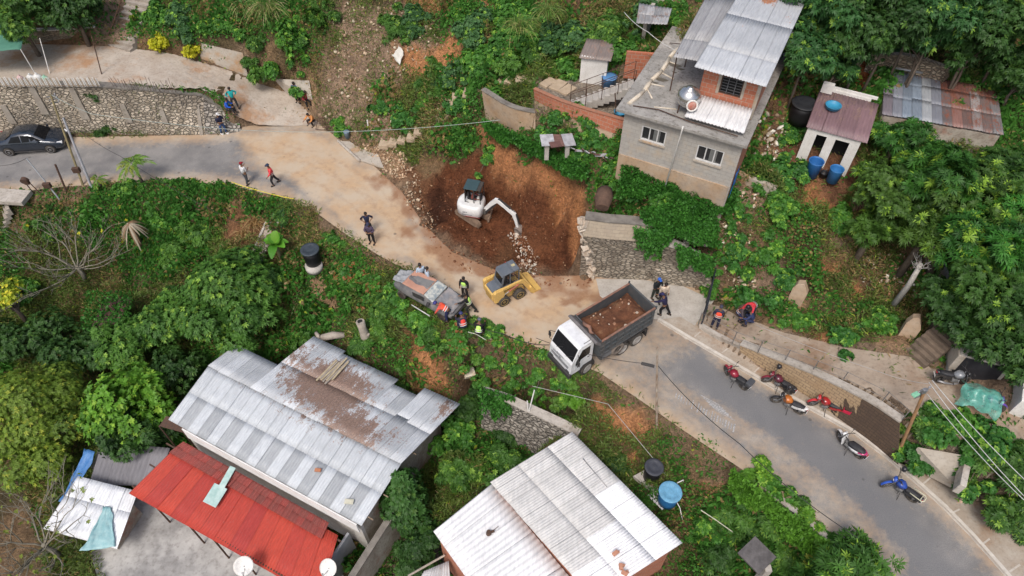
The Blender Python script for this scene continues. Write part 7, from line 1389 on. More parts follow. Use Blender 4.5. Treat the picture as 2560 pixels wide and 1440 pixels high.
# ---------------------------------------------------------------- wrecked pickup under dust and cloths
wo = P(1070, 748, 0)
wk = thing('wrecked_car', 'dusty wrecked car with rust pink roof, pale cracked windscreen and crumpled hood', 'wrecked car', wo, R(-33))
DUSTB = M('dusty_black', (.10,.105,.115), (.23,.22,.21), 2.0, .75, dirt=.3, bmp=.3); PINK = M('faded_roof', (.50,.27,.19), (.40,.21,.15), 1.2, .8, bmp=.1, c3=(.20,.20,.20)); 
st = [(-1.9, .35, .3, .62), (-1.75, .55, .3, .80), (-1.2, .62, .3, .88), (-1.1, .64, .3, 1.12), (.25, .66, .3, 1.20), (.95, .70, .3, .95), (1.6, .70, .3, .80), (2.0, .62, .32, .66), (2.12, .50, .4, .55)]
rings = []
for x, w, z0, z1 in st: rings.append([(x, -w*.95, z0), (x, -w*1.06, z0+.2), (x, -w*1.06, min(.78, z1-.05)), (x, -w*.78, z1-.03), (x, 0, z1+.02), (x, w*.78, z1-.03), (x, w*1.06, min(.78, z1-.05)), (x, w*1.06, z0+.2), (x, w*.95, z0)])
mb = MB().use(DUSTB); mb.loft(rings); mb.build('body', parent=wk)
def dented(name, A, B, C, D, mat, n=22, amp=.05, seed=1):
    A, B, C, D = [np.array(q, float) for q in (A, B, C, D)]; s, t = np.meshgrid(np.linspace(0, 1, n), np.linspace(0, 1, n)); S, T_ = s[..., None], t[..., None]; G = (A*(1-S)+B*S)*(1-T_)+(D*(1-S)+C*S)*T_; G[..., 2] += (fbm(s*5, t*4, 1, 4, seed)-.35)*amp*2
    I = (np.arange(n-1)[:, None]*n+np.arange(n-1)[None]).ravel(); o = mesh_np(name, G.reshape(-1, 3), np.stack([I, I+1, I+n+1, I+n], 1), mat, wk, smooth=True); md = o.modifiers.new('t', 'SOLIDIFY'); md.thickness = .02; md.offset = -1; return o
dented('roof_panel', (-1.15, -.56, 1.12), (.30, -.60, 1.20), (.30, .60, 1.20), (-1.15, .56, 1.12), PINK, amp=.02)
mb = MB().use(M('roof_bare', (.16,.165,.165), (.22,.21,.2), 3, .7)); mb.slab([(-.75, .28, 1.175), (-.9, .05, 1.165), (-.5, -.05, 1.185), (.25, -.02, 1.23), (.27, .42, 1.23), (-.3, .3, 1.2)], .01); mb.build('bare_patch', parent=wk)
dented('windscreen', (.34, -.60, 1.20), (.92, -.66, 1.02), (.92, .64, 1.02), (.34, .58, 1.22), M('cracked_glass', (.52,.53,.48), (.24,.28,.30), 3.2, .6, lo=.42, hi=.56), amp=.03, seed=4)
dented('hood', (1.0, -.68, .98), (2.02, -.60, .74), (2.02, .58, .74), (1.0, .66, .98), M('dusty_hood', (.20,.205,.22), (.34,.30,.28), 2.2, .7, lo=.45, hi=.62), amp=.09, seed=7)
dented('rear_cover', (-1.95, -.42, .82), (-1.1, -.52, 1.02), (-1.1, .60, 1.02), (-2.0, .30, .84), M('grey_rag', (.24,.25,.26), (.38,.39,.40), 5, .85), amp=.10, seed=9)
mb = MB().use(M_BLKP); mb.prism([(.0, .80), (.35, .82), (.38, 1.14), (-.35, 1.10), (-.35, .8)], -.73, -.71, 'XZ'); mb.build('side_window', parent=wk)
MB().use(M('bar_white', (.6,.6,.58))).tube([(-.35, -.92, .25), (.9, -.98, .22)], .03).build('side_bar', parent=wk); MB().use(M_BLKP).box((.75, -.85, .95), (.16, .22, .14), (0, 0, .3), .03).build('mirror', parent=wk)
MB().use(M_BLKP).tube([(1.75, .62, .85), (2.1, .66, .80), (2.4, .45, .25)], .025).build('bent_bar', parent=wk)
for x in (-1.2, 1.45):
    for s in (-1, 1): wheel(wk, (x, s*.66, .27), .27, .18, M_IRON, 'wheel')
# ---------------------------------------------------------------- motorcycles
def moto(px_, py_, z, ang, label, tank, tail=None, seat=(.02,.02,.022), steer=.5, box=None, basket=None, scooter=False, helmet=None, rack=None, front=None, hand=None, k=.80, lean=.10, name='parked_motorcycle', flash=None):
    p = P(px_, py_, z); t = thing(name, label, 'motorcycle', p, R(ang), 'motorcycles parked on the right', rx=-lean); t.scale = (k, k*1.4, k*1.15)
    tank = tuple(x*.72 for x in tank); pm = M('bike_paint_%s' % label[:12].replace(' ', '_'), tank, tuple(x*.75 for x in tank), 3, .3, coat=.6, dirt=.15); tm = M('bike_tail_%s' % label[:12].replace(' ', '_'), tail or tank, None, 3, .35, coat=.5) ; fm = M('bike_front_%s' % label[:12].replace(' ', '_'), front or tank, None, 3, .35, coat=.5); sm = M('bike_seat', seat, (.045,.045,.05), 4, .6)
    wheel(t, (-.62, 0, .30), .30, .12, M_STEEL, 'wheel', spokes=6)
    fr = MB().use(M_BLKP); fr.tube([(-.62, .06, .30), (-.2, .07, .42), (.0, .06, .36), (.35, .03, .5), (.46, 0, .86)], .025); fr.tube([(-.62, -.06, .30), (-.2, -.07, .42), (.0, -.06, .36), (.35, -.03, .5), (.46, 0, .86)], .025); fr.tube([(.44, 0, .82), (-.1, .05, .66), (-.62, .08, .72)], .022); fr.tube([(-.62, .1, .30), (-.52, .11, .66)], .03); fr.tube([(-.62, -.1, .30), (-.52, -.11, .66)], .03); fr.build('frame', parent=t)
    en = MB().use(M('engine_grey', (.30,.30,.30), (.12,.12,.12), 6, .5, .4)); en.box((.08, 0, .36), (.34, .24, .22), (0, 0, 0), .05); en.cyl((.14, 0, .42), (.24, 0, .62), .09); en.build('engine', parent=t)
    MB().use(M_STEEL).tube([(.25, -.1, .5), (.3, -.13, .25), (0, -.16, .2), (-.4, -.18, .26), (-.8, -.18, .34)], [.02, .025, .03, .05, .05], 8).build('exhaust', parent=t)
    MB().use(M_BLKP).tube([(-.05, .12, .25), (-.15, .38, .02)], .015).tube([(.05, .24, .27), (.05, -.24, .27)], .018).build('side_stand', parent=t)
    if scooter:
        MB().use(sm).loft([[(x, -w, z0), (x, -w*.8, z1), (x, w*.8, z1), (x, w, z0)] for x, w, z0, z1 in [(.12, .08, .6, .66), (0, .15, .62, .74), (-.35, .17, .64, .78), (-.7, .14, .68, .82), (-.85, .06, .7, .8)]]).build('seat', parent=t)
        for s in (-1, 1): MB().use(fm).loft([[(x, s*.1, z0), (x, s*w, z0+.02), (x, s*w, z1), (x, s*.1, z1+.02)] for x, w, z0, z1 in [(0, .14, .42, .52), (-.25, .19, .44, .64), (-.6, .18, .52, .70), (-.85, .10, .64, .74)]]).build('side_panel', parent=t)
        MB().use(tm).loft([[(x, -w, z), (x, w, z), (x, w, z+.05), (x, -w, z+.05)] for x, w, z in [(-.55, .19, .66), (-.8, .14, .70), (-.95, .05, .74)]]).build('tail', parent=t)
        MB().use(fm).prism([(.30, .35), (.38, .35), (.50, .80), (.42, .86)], -.19, .19, 'XZ', .03).build('leg_shield', parent=t); MB().use(M_BLKP).box((.2, 0, .32), (.35, .26, .06), (0, 0, 0), .02).build('footboard', parent=t)
    else:
        MB().use(pm).loft([[(x, 0, z0-.02), (x, -w, z0+.03), (x, -w*.75, z1), (x, 0, z1+.02), (x, w*.75, z1), (x, w, z0+.03)] for x, w, z0, z1 in [(.44, .06, .70, .80), (.34, .16, .64, .88), (.12, .18, .62, .90), (-.06, .11, .64, .80), (-.12, .06, .66, .74)]]).build('fuel_tank', parent=t)
        MB().use(sm).loft([[(x, -w, z0), (x, -w*.8, z1), (x, w*.8, z1), (x, w, z0)] for x, w, z0, z1 in [(-.04, .09, .66, .74), (-.2, .13, .66, .75), (-.5, .13, .67, .78), (-.82, .09, .70, .82)]]).build('seat', parent=t)
        for s in (-1, 1): MB().use(tm).prism([(-.15, .48), (-.35, .46), (-.85, .66), (-.92, .74), (-.6, .72), (-.18, .64)], s*.10, s*.135, 'XZ', .008).build('side_panel', parent=t)
        MB().use(tm).loft([[(x, -w, z), (x, w, z), (x, w*.8, z+.07), (x, -w*.8, z+.07)] for x, w, z in [(-.72, .12, .68), (-.9, .09, .73), (-1.02, .03, .78)]]).build('tail', parent=t)
    rf = MB().use(M_BLKP); rf.tube([(-.70, 0, .70), (-.9, 0, .55), (-1.0, 0, .36)], [.06, .07, .05], 6); rf.build('rear_fender', parent=t); MB().use(M('plate', (.72,.72,.70), (.6,.6,.58), 9, .5)).box((-1.02, 0, .52), (.02, .2, .14), (0, -.3, 0)).build('number_plate', parent=t)
    MB().use(M('tail_red', (.5,.03,.05))).box((-1.0, 0, .74), (.05, .12, .06), (0, 0, 0), .01).build('taillight', parent=t)
    # steering assembly turned by steer
    st_ = bpy.data.objects.new('steering', None); link(st_, t); st_.location = (.48, 0, .80); st_.rotation_euler = (0, 0, steer)
    fo = MB().use(M_STEEL)
    for s in (-.085, .085): fo.cyl((-.03, s, .10), (.26, s, -.5), .024)
    fo.build('fork', parent=st_); w_ = wheel(st_, (.26, 0, -.50), .30, .10, M_STEEL, 'front_wheel', spokes=6)
    MB().use(fm).loft([[(.26+.34*math.cos(a), -.055, -.5+.34*math.sin(a)), (.26+.36*math.cos(a), 0, -.5+.36*math.sin(a)), (.26+.34*math.cos(a), .055, -.5+.34*math.sin(a))] for a in np.linspace(.35, 2.4, 9)], cap=False, closed=False).build('front_fender', parent=st_)
    MB().use(M_BLKP).tube([(-.16, -.36, .24), (-.08, -.2, .26), (0, -.06, .18), (0, .06, .18), (-.08, .2, .26), (-.16, .36, .24)], .018).build('handlebar', parent=st_)
    for s in (-1, 1): MB().use(M_BLKP).cyl((-.05, s*.2, .26), (-.02, s*.3, .46), .01).box((-.02, s*.31, .48), (.03, .13, .08), (0, 0, 0), .02).build('mirror', parent=st_)
    MB().use(fm).loft([[(x, -w, z-h_), (x, -w, z+h_), (x, w, z+h_), (x, w, z-h_)] for x, w, z, h_ in [(.0, .09, .12, .06), (.10, .12, .10, .10), (.17, .09, .06, .08)]]).build('headlight_cowl', parent=st_); MB().use(M('headlamp', (.8,.8,.8))).ball((.16, 0, .07), (.03, .07, .06), 10).build('headlight', parent=st_)
    if box: MB().use(M('box_black', box, (.09,.09,.10), 3, .4)).box((-.92, 0, .98), (.36, .40, .26), (0, 0, 0), .06).build('top_box', parent=t)
    if rack: MB().use(M('rack_cream', rack, None, 4, .5)).tube([(-.35, .14, .82), (-.98, .15, .84), (-1.08, .08, .84), (-1.08, -.08, .84), (-.98, -.15, .84), (-.35, -.14, .82)], .02).tube([(-.9, .15, .84), (-.9, -.15, .84)], .016).build('rack', parent=t)
    if basket:
        mb = MB().use(M('crate_red', basket, None, 4, .5)); c = (-1.0, 0, .98); a, b, h_ = .2, .22, .12
        for dx, dy, sx, sy in ((a, 0, .02, 2*b), (-a, 0, .02, 2*b), (0, b, 2*a, .02), (0, -b, 2*a, .02)): mb.box((c[0]+dx, dy, c[2]), (sx, sy, 2*h_))
        mb.box((c[0], 0, c[2]-h_), (2*a, 2*b, .02)); mb.box((c[0], 0, c[2]+h_), (2*a+.06, .03, .02)) if False else None; mb.build('crate', parent=t)
    if helmet:
        hm = MB().use(M('helmet_%d' % int(helmet[0][0]*99+helmet[0][1]*9), helmet[0], tuple(x*.7 for x in helmet[0]), 3, .3, coat=.5)); hm.lathe([(.12, -.10), (.135, -.02), (.125, .07), (.08, .13), (.01, .145)], n=16); o = hm.build('helmet'); c = t.matrix_basis @ Vector((helmet[2] if len(helmet) > 2 else (.45, -.30, 1.12))); o.location = c; o.scale = (.85,)*3; tag(o, helmet[1], 'helmet')
        MB().use(M_GLASS).box((.115, 0, .0), (.05, .16, .08), (0, 0, 0), .02).build('visor', parent=o)
    return t
BK = (.03,.03,.033)
moto(1835, 955, 0, 131, 'dark red motorcycle with a black top box, first in the roadside row', (.40,.02,.05), tail=BK, steer=-.35, box=(.05,.055,.06), front=(.35,.03,.05))
moto(1944, 967, .14, 137, 'dark maroon motorcycle with wide grey seat, standing on the sidewalk by the block wall', (.16,.02,.045), tail=BK, seat=(.10,.105,.12), steer=.5, front=(.22,.02,.04), helmet=((.03,.03,.035), 'black helmet on the handlebar of the maroon motorcycle', (.5, -.34, 1.1)))
moto(1968, 1018, .06, 143, 'orange and white trail motorcycle at the kerb, front wheel pointing left', (.72,.21,.03), tail=(.75,.74,.72), steer=.3, front=BK, helmet=((.035,.035,.04), 'black jacket and helmet heaped on the orange motorcycle handlebar', (.42, -.34, 1.15)))
moto(2060, 1022, .14, 150, 'bright red motorcycle with a red crate behind the seat, on the sidewalk', (.55,.025,.03), steer=.35, basket=(.62,.02,.07), front=(.55,.04,.05), helmet=((.75,.07,.03), 'orange red helmet on the handlebar of the red motorcycle', (.44, -.3, 1.12)))
moto(2118, 1122, 0, 128, 'white scooter with black seat and pink tail at the kerb', (.8,.8,.8), tail=(.55,.04,.18), scooter=True, steer=-.4, front=(.80,.80,.79), name='parked_scooter')
moto(2247, 1230, 0, 133, 'blue motorcycle with cream rear rack, last in the roadside row', (.03,.10,.50), tail=BK, steer=.75, rack=(.68,.66,.48), front=(.03,.10,.48), helmet=((.03,.03,.035), 'black helmet hanging on the blue motorcycle mirror', (.52, -.42, 1.12)))
moto(2372, 958, 2.55, -10, 'black and silver motorcycle parked before the black door panel', (.35,.37,.40), tail=BK, steer=.3, front=BK, lean=.05)
cm = moto(2452, 1015, 2.5, -30, 'purple motorcycle mostly hidden under a torn green plastic cover', (.12,.07,.35), tail=BK, steer=.1, front=(.16,.08,.42), lean=.05)
# green translucent cover draped over it
nn = 26; s, t_ = np.meshgrid(np.linspace(-1.25, .62, nn), np.linspace(-.75, .75, nn)); zz = 1.02-.9*np.abs(t_)**1.6-.18*np.abs(s+.2)**2+(fbm(s*3, t_*3, 1, 4, 3)-.5)*.32; zz = np.maximum(zz, .05); I = (np.arange(nn-1)[:, None]*nn+np.arange(nn-1)[None]).ravel()
mg_, ntg, bg_ = newmat('green_plastic'); bg_.inputs['Base Color'].default_value = (.12, .42, .34, 1); bg_.inputs['Roughness'].default_value = .3; tr = ntg.nodes.new('ShaderNodeBsdfTransparent'); mxg = ntg.nodes.new('ShaderNodeMixShader'); vv = noise(ntg, tex(ntg), 3, 4, .6); ntg.links.new(ramp(ntg, vv, .3, .7, (.35, .35, .35, 1), (.85, .85, .85, 1)), mxg.inputs[0]); ntg.links.new(tr.outputs[0], mxg.inputs[1]); ntg.links.new(bg_.outputs[0], mxg.inputs[2]); ntg.links.new(mxg.outputs[0], ntg.nodes['Material Output'].inputs[0])
cv = mesh_np('plastic_cover', np.stack([s+.06*np.sin(t_*9), t_+.07*np.sin(s*8), zz], -1).reshape(-1, 3), np.stack([I, I+1, I+nn+1, I+nn], 1), mg_, smooth=True); cv.location = P(2452, 1015, 2.5); cv.rotation_euler = (0, 0, R(-30)); cv.scale = (.85, .9, 1.0); tag(cv, 'torn translucent green plastic sheet draped over the purple motorcycle', 'plastic cover')
# ================================================================ PEOPLE
DG_ = lambda: bpy.context.evaluated_depsgraph_get()
def skin(name, verts, edges, radii, mat, sub=1, root=0):
    """one continuous surface grown around a skeleton"""
    me = bpy.data.meshes.new(name); me.from_pydata([tuple(v) for v in verts], edges, []); o = bpy.data.objects.new(name, me); COL.objects.link(o)
    md = o.modifiers.new('skin', 'SKIN'); md.use_smooth_shade = True; s = o.modifiers.new('sub', 'SUBSURF'); s.levels = sub; s.render_levels = sub
    for i, r in enumerate(radii): v = me.skin_vertices[0].data[i]; v.radius = (r, r) if isinstance(r, (int, float)) else r; v.use_root = (i == root)
    bpy.context.view_layer.update(); ev = o.evaluated_get(DG_()); nm = bpy.data.meshes.new_from_object(ev); nm.name = name; bpy.data.objects.remove(o); nm.materials.clear(); nm.materials.append(mat)
    for p in nm.polygons: p.use_smooth = True
    r = bpy.data.objects.new(name, nm); return r
SK = M('skin', (.23,.12,.07), (.19,.10,.06), 6, .6); HAIR = M('hair', (.014,.011,.010), (.03,.022,.018), 9, .7)
CL = {}
def cloth(c):
    k = 'cloth_%d_%d_%d' % tuple(int(x*99) for x in c); return M(k, c, tuple(x*.72 for x in c), 7, .9, bmp=.3)
POSE = {  # lean, pelvis height, arms (upper, fore) x2, legs (thigh, shin) x2; x forward, y left, z up
 'stand': (.03, .92, ((.05,.22,-1), (.25,.0,-1)), ((.05,-.22,-1), (.25,.0,-1)), ((.03,.10,-1), (-.03,.03,-1)), ((-.03,-.10,-1), (-.05,-.03,-1))),
 'hips': (.0, .92, ((-.2,.75,-.8), (.45,-.6,-.35)), ((-.2,-.75,-.8), (.45,.6,-.35)), ((.05,.14,-1), (-.03,.06,-1)), ((-.02,-.14,-1), (-.05,-.06,-1))),
 'walk': (.06, .90, ((.45,.2,-1), (.8,.0,-.7)), ((-.4,-.2,-1), (.1,-.0,-1)), ((.5,.06,-1), (-.12,.0,-1)), ((-.35,-.06,-1), (-.6,.0,-1))),
 'phone': (.0, .92, ((.35,.3,-.9), (.8,-.3,.5)), ((.1,-.3,-1), (.6,.3,.1)), ((.2,.08,-1), (-.05,.0,-1)), ((-.15,-.08,-1), (-.3,.0,-1))),
 'reach': (.35, .88, ((.8,.4,-.5), (.9,.2,-.2)), ((.6,-.3,-.7), (.9,.0,-.2)), ((.45,.1,-1), (-.2,.0,-1)), ((-.4,-.1,-1), (-.6,.0,-1))),
 'bend': (1.05, .86, ((.5,.3,-1), (.5,.0,-1)), ((.5,-.3,-1), (.5,.0,-1)), ((.2,.12,-1), (-.1,.0,-1)), ((-.1,-.12,-1), (-.25,.0,-1))),
 'crouch': (.45, .38, ((.6,.35,-.7), (.8,-.2,-.1)), ((.6,-.35,-.7), (.8,.2,-.1)), ((.95,.25,.25), (-.25,.05,-1)), ((.95,-.25,.25), (-.25,-.05,-1))),
 'sit': (.2, .45, ((.4,.25,-.9), (.9,-.2,.0)), ((.4,-.25,-.9), (.9,.2,.0)), ((1,.12,.1), (.1,.0,-1)), ((1,-.12,.1), (.15,.0,-1))),
 'cross': (.05, .92, ((.2,.4,-.9), (.7,-.7,.1)), ((.2,-.4,-.9), (.7,.7,.1)), ((.05,.10,-1), (-.03,.03,-1)), ((-.03,-.10,-1), (-.05,-.03,-1)))}
def person(px_, py_, z, ang, pose, shirt, pants, label, vest=None, hat=None, hatc=None, shoes=(.02,.02,.02), turn=0.0, sc=.93, sleeves=True, bands=True, group=None, loc=None, hood=False, bag=None):
    L_ = lambda v: Vector(v).normalized(); lean, ph, aL, aR, lL, lR = POSE[pose]; p = loc if loc is not None else (P(px_, py_, z) if z is not None else T(px_, py_))
    root = thing('person', label, 'person', p, R(ang), group, scale=sc); pel = Vector((0, 0, ph)); up = Vector((math.sin(lean), 0, math.cos(lean))); fw = Vector((math.cos(lean), 0, -math.sin(lean)))
    waist = pel+up*.16; chest = pel+up*.40; neck = pel+up*.53; nk2 = neck+up*.07+fw*.01; hd0 = nk2+up*.07+fw*.015; hd1 = hd0+up*.09+fw*.01; hd2 = hd1+up*.055
    V = [pel, waist, chest, neck, nk2, hd0, hd1, hd2]; E = [(i, i+1) for i in range(7)]; Rr = [(.16,.125), (.15,.115), (.18,.125), (.07,.07), (.052,.055), (.072,.083), (.08,.095), (.05,.055)]
    J = {}
    for s, (ua, fa), (th, sh), k in ((1, aL, lL, 'L'), (-1, aR, lR, 'R')):
        S = chest+Vector((0, s*.19, 0))+up*.09; El = S+L_(ua)*.29; W = El+L_(fa)*.25; fd = L_(fa); n = len(V); V += [S, El, W, W+fd*.05, W+fd*.09]; Rr += [.058, .044, .030, (.040,.022), (.040,.020)]; E += [(2, n), (n, n+1), (n+1, n+2), (n+2, n+3), (n+3, n+4)]; pal = W+fd*.09
        # five fingers, unequal and curled
        sd = fd.cross(Vector((0, 0, 1))) if abs(fd.z) < .95 else Vector((0, 1, 0)); sd.normalize(); cu = fd.cross(sd).normalized()*(-1 if fd.cross(sd).z > 0 else 1)
        for q, (off, ln) in enumerate(((-.028,.062), (-.010,.072), (.009,.068), (.027,.054))): m = len(V); V += [pal+sd*off+fd*ln*.55+cu*.006, pal+sd*off+fd*ln*.9+cu*.028]; Rr += [.0085, .007]; E += [(n+4, m), (m, m+1)]
        m = len(V); tb = W+fd*.03+sd*(-.042*s); V += [tb, tb+fd*.04+sd*(-.018*s)+cu*.012]; Rr += [.011, .009]; E += [(n+3, m), (m, m+1)]
        Hp = pel+Vector((0, s*.095, -.03)); K = Hp+L_(th)*.42; A = K+L_(sh)*.41; m = len(V); V += [Hp, K, A, A+Vector((.07, 0, -.045)), A+Vector((.15, 0, -.05))]; Rr += [.095, .060, .042, (.04,.035), (.035,.025)]; E += [(0, m), (m, m+1), (m+1, m+2), (m+2, m+3), (m+3, m+4)]; J[k] = (S, El, W, Hp, K, A)
    dz = -min(J['L'][5].z, J['R'][5].z)+.075; V = [v+Vector((0, 0, dz)) for v in V]; J = {k: [q+Vector((0, 0, dz)) for q in v] for k, v in J.items()}
    b = skin('body', V, E, Rr, SK); link(b, root); hc = V[6]; face = Vector((math.cos(turn), math.sin(turn), 0))*math.cos(lean*.6)-Vector((0, 0, math.sin(lean*.6)))
    sdv = Vector((-math.sin(turn), math.cos(turn), 0)); mb = MB().use(SK); mb.ball(hc+face*.088-up*.012, (.014, .012, .02), 6)
    for s in (-1, 1): mb.ball(hc+sdv*s*.085-up*.01, (.012, .010, .028), 6)
    mb.use(M_BLK)
    for s in (-1, 1): mb.ball(hc+face*.082+sdv*s*.032+up*.012, .009, 6)
    mb.use(M('lips', (.25,.08,.06))).ball(hc+face*.080-up*.05, (.01, .026, .008), 6); mb.build('face', parent=b)
    V0 = V; pv, wv, cv_, nv = V0[0], V0[1], V0[2], V0[3]
    # shirt: torso and sleeves
    Vs = [pv-up*.02, wv, cv_, nv-up*.015]; Es = [(0, 1), (1, 2), (2, 3)]; Rs = [(.18,.145), (.175,.138), (.20,.145), (.095,.095)]
    for k, s in (('L', 1), ('R', -1)):
        S, El, W = J[k][:3]; n = len(Vs); Vs += [S, El]; Rs += [.082, .068]; Es += [(2, n), (n, n+1)]
        if sleeves: Vs.append(El.lerp(W, .9)); Rs.append(.045); Es.append((n+1, n+2))
    link(skin('shirt', Vs, Es, Rs, cloth(shirt)), root)
    Vs = [pv+up*.03, pv-up*.03]; Es = [(0, 1)]; Rs = [(.178,.142), (.17,.14)]
    for k in 'LR': n = len(Vs); Hp, K, A = J[k][3:]; Vs += [Hp, K, A+Vector((0, 0, .03))]; Rs += [.115, .084, .064]; Es += [(1, n), (n, n+1), (n+1, n+2)]
    link(skin('trousers', Vs, Es, Rs, cloth(pants)), root)
    for k in 'LR': A = J[k][5]; MB().use(M('shoe_%d' % int(shoes[0]*99), shoes, None, 6, .7)).box(A+Vector((.06, 0, -.045)), (.27, .10, .075), (0, 0, 0), .03).build('shoe', parent=root)
    if vest:
        vm = cloth(vest); link(skin('vest', [pv+up*.02, wv, cv_+up*.02, nv-up*.05], [(0, 1), (1, 2), (2, 3)], [(.20,.165), (.195,.158), (.225,.166), (.17,.12)], vm), root)
        if bands:
            for h_ in (.10, .22):
                c = pv+up*h_; ring = [c+Vector((0, 1, 0))*.215*math.cos(a)+fw*.176*math.sin(a) for a in np.linspace(0, 2*math.pi, 17)[:16]]; MB().use(M('reflective', (.75,.76,.72), (.6,.6,.58), 9, .4)).loft([[q-up*.022 for q in ring], [q+up*.022 for q in ring]], cap=False).build('reflective_band', parent=root)
    if hat:
        hm = M('hat_%d_%d_%d' % tuple(int(x*99) for x in hatc), hatc, None, 6, .4 if hat == 'helmet' else .85); r = .118 if hat == 'helmet' else .105; m = MB().use(hm); rot = (0, lean*.5, 0)
        m.lathe([(r*1.02, .0), (r, .05), (r*.8, .095), (r*.4, .122), (.01, .128)], hc+up*.015-face*.008, 16, 'Z', rot=rot); m.box(hc+up*.025+face*.115, (.12, .15, .014), (0, lean*.6+.15, turn), .005); m.build(hat, parent=root)
    else: MB().use(HAIR).lathe([(.098, -.045), (.101, .0), (.088, .055), (.05, .088), (.01, .095)], hc+up*.01-face*.012, 14, 'Z', rot=(0, lean*.5, 0)).build('hair', parent=root)
    if bag: MB().use(M('bag_dark', bag, None, 6, .8)).box(cv_-fw*.19, (.12, .26, .36), (0, lean, 0), .05).build('backpack', parent=root)
    return root
OR = (1.0,.11,.05); LM = (.60,.95,.20); NV = (.018,.022,.055); BKc = (.012,.012,.014); JN = (.05,.09,.19)
person(594, 275, .78, -60, 'hips', (.02,.42,.42), (.04,.045,.05), 'person in a bright teal shirt standing on the lane, hands on hips', loc=T(592, 276, .14))
person(569, 288, .35, 0, 'sit', (.02,.12,.62), (.03,.03,.035), 'person in a bright blue jacket sitting on the wall edge', loc=T(574, 287, .10))
person(562, 335, .0, -30, 'phone', NV, (.04,.09,.22), 'person in navy shirt, blue jeans and white shoes at the end of the stone wall', hat='cap', hatc=(.7,.7,.7), shoes=(.8,.8,.8), sleeves=False)
person(620, 459, 0, 60, 'phone', (.75,.76,.77), (.06,.065,.075), 'person in a white shirt and dark red cap standing on the left road, arm raised', hat='cap', hatc=(.30,.02,.03), sleeves=False)
person(688, 461, 0, -150, 'walk', (.80,.08,.09), (.03,.03,.035), 'person in a red high visibility jacket and dark helmet walking on the left road', vest=(.85,.08,.09), hat='helmet', hatc=(.02,.035,.08))
person(924, 582, 0, -75, 'hips', NV, (.03,.03,.04), 'person in a navy sleeveless top on the dusty road, behind the other of the pair', sleeves=False)
person(931, 608, 0, -100, 'cross', (.09,.065,.11), BKc, 'person in dark purple shirt, front one of the pair on the dusty road', hat='cap', hatc=(.04,.04,.08))
person(1057, 711, 0, 120, 'stand', (.45,.55,.66), JN, 'person in pale blue shirt behind the wrecked car, the left one', group=None)
person(1072, 719, 0, 20, 'stand', (.50,.58,.68), JN, 'person in a pale blue shirt behind the wrecked car, the right one, turned away')
person(1163, 742, 0, -110, 'stand', BKc, (.03,.025,.025), 'person in a lime safety vest standing between wrecked car and loader, upper one', vest=LM)
person(1176, 783, 0, 170, 'reach', BKc, (.03,.035,.03), 'person in a lime safety vest stepping toward the wrecked car, arm stretched out', vest=LM)
person(1128, 803, 0, 165, 'bend', (.75,.12,.08), (.02,.025,.09), 'rescuer in orange vest and blue helmet bending over the hood of the wrecked car', vest=OR, hat='helmet', hatc=(.04,.04,.20), loc=P(1122, 800, .15))
person(1160, 826, 0, 110, 'crouch', (.03,.03,.06), NV, 'rescuer in a red vest and dark helmet crouching at the slope edge, back turned', vest=(.82,.07,.05), hat='helmet', hatc=(.03,.04,.14), loc=P(1160, 826, .05))
person(1197, 842, 0, 80, 'crouch', BKc, BKc, 'rescuer in a lime vest and grey helmet crouching beside the red vested one', vest=LM, hat='helmet', hatc=(.10,.11,.15), loc=P(1197, 842, .05))
person(1635, 745, 0, -60, 'cross', (.014,.02,.025), (.035,.045,.035), 'person in black jacket with bright blue cap standing behind the truck', hat='cap', hatc=(.04,.14,.55))
person(1653, 757, 0, -80, 'stand', (.68,.56,.44), (.10,.09,.08), 'person in a cream shirt standing between two dark clothed people behind the truck')
person(1655, 786, 0, 150, 'reach', (.025,.022,.07), BKc, 'person in a navy jacket leaning a hand on the truck tailgate', hat='cap', hatc=(.03,.03,.10), loc=P(1657, 786, 0))
person(1785, 818, .5, 70, 'stand', (.03,.035,.07), NV, 'rescuer in an orange vest standing alone on the raised path, back to camera', vest=OR, hat='cap', hatc=(.05,.05,.08))
person(1843, 790, 1.05, -50, 'crouch', (.08,.06,.07), (.03,.04,.12), 'rescuer in orange vest and dark helmet, left one of the crouching group on the path', vest=OR, hat='helmet', hatc=(.03,.035,.09), bag=(.10,.07,.05))
person(1875, 788, 1.1, -140, 'bend', (.65,.05,.07), (.03,.03,.06), 'rescuer in red and purple vest bending over, right one of the group on the path', vest=(.80,.06,.07), hat='helmet', hatc=(.015,.015,.02))
person(1861, 790, 1.1, -90, 'crouch', BKc, BKc, 'black clothed figure crouching between the red and orange vested rescuers')
person(1878, 810, 1.15, 165, 'crouch', (.035,.05,.13), (.03,.04,.10), 'person in a dark blue shirt squatting at the path edge, nearest of the group')
person(747, 256, None, -100, 'stand', (.05,.09,.20), BKc, 'bystander in dark blue standing by the left bank wall above the junction', bag=(.02,.03,.06))
person(769, 262, None, -60, 'sit', (.28,.03,.04), BKc, 'bystander in dark red sitting at the top corner of the junction')
person(785, 310, None, -120, 'crouch', (.70,.30,.10), (.04,.03,.03), 'bystander in orange crouching beside the rusty frames')
def seated(par, loc, ang, shirt, label):
    return person(0, 0, 0, ang, 'sit', shirt, (.03,.03,.04), label, loc=loc, sc=.82)
seated(None, P(1240, 768, 0)+Vector((.55, .78, .62)), 31, (.03,.03,.04), 'operator in dark clothes seated inside the skid steer loader')
seated(None, eo+Vector((-.05, .2, .80)), -14, (.22,.06,.05), 'operator with bare forearms seated in the excavator cab')
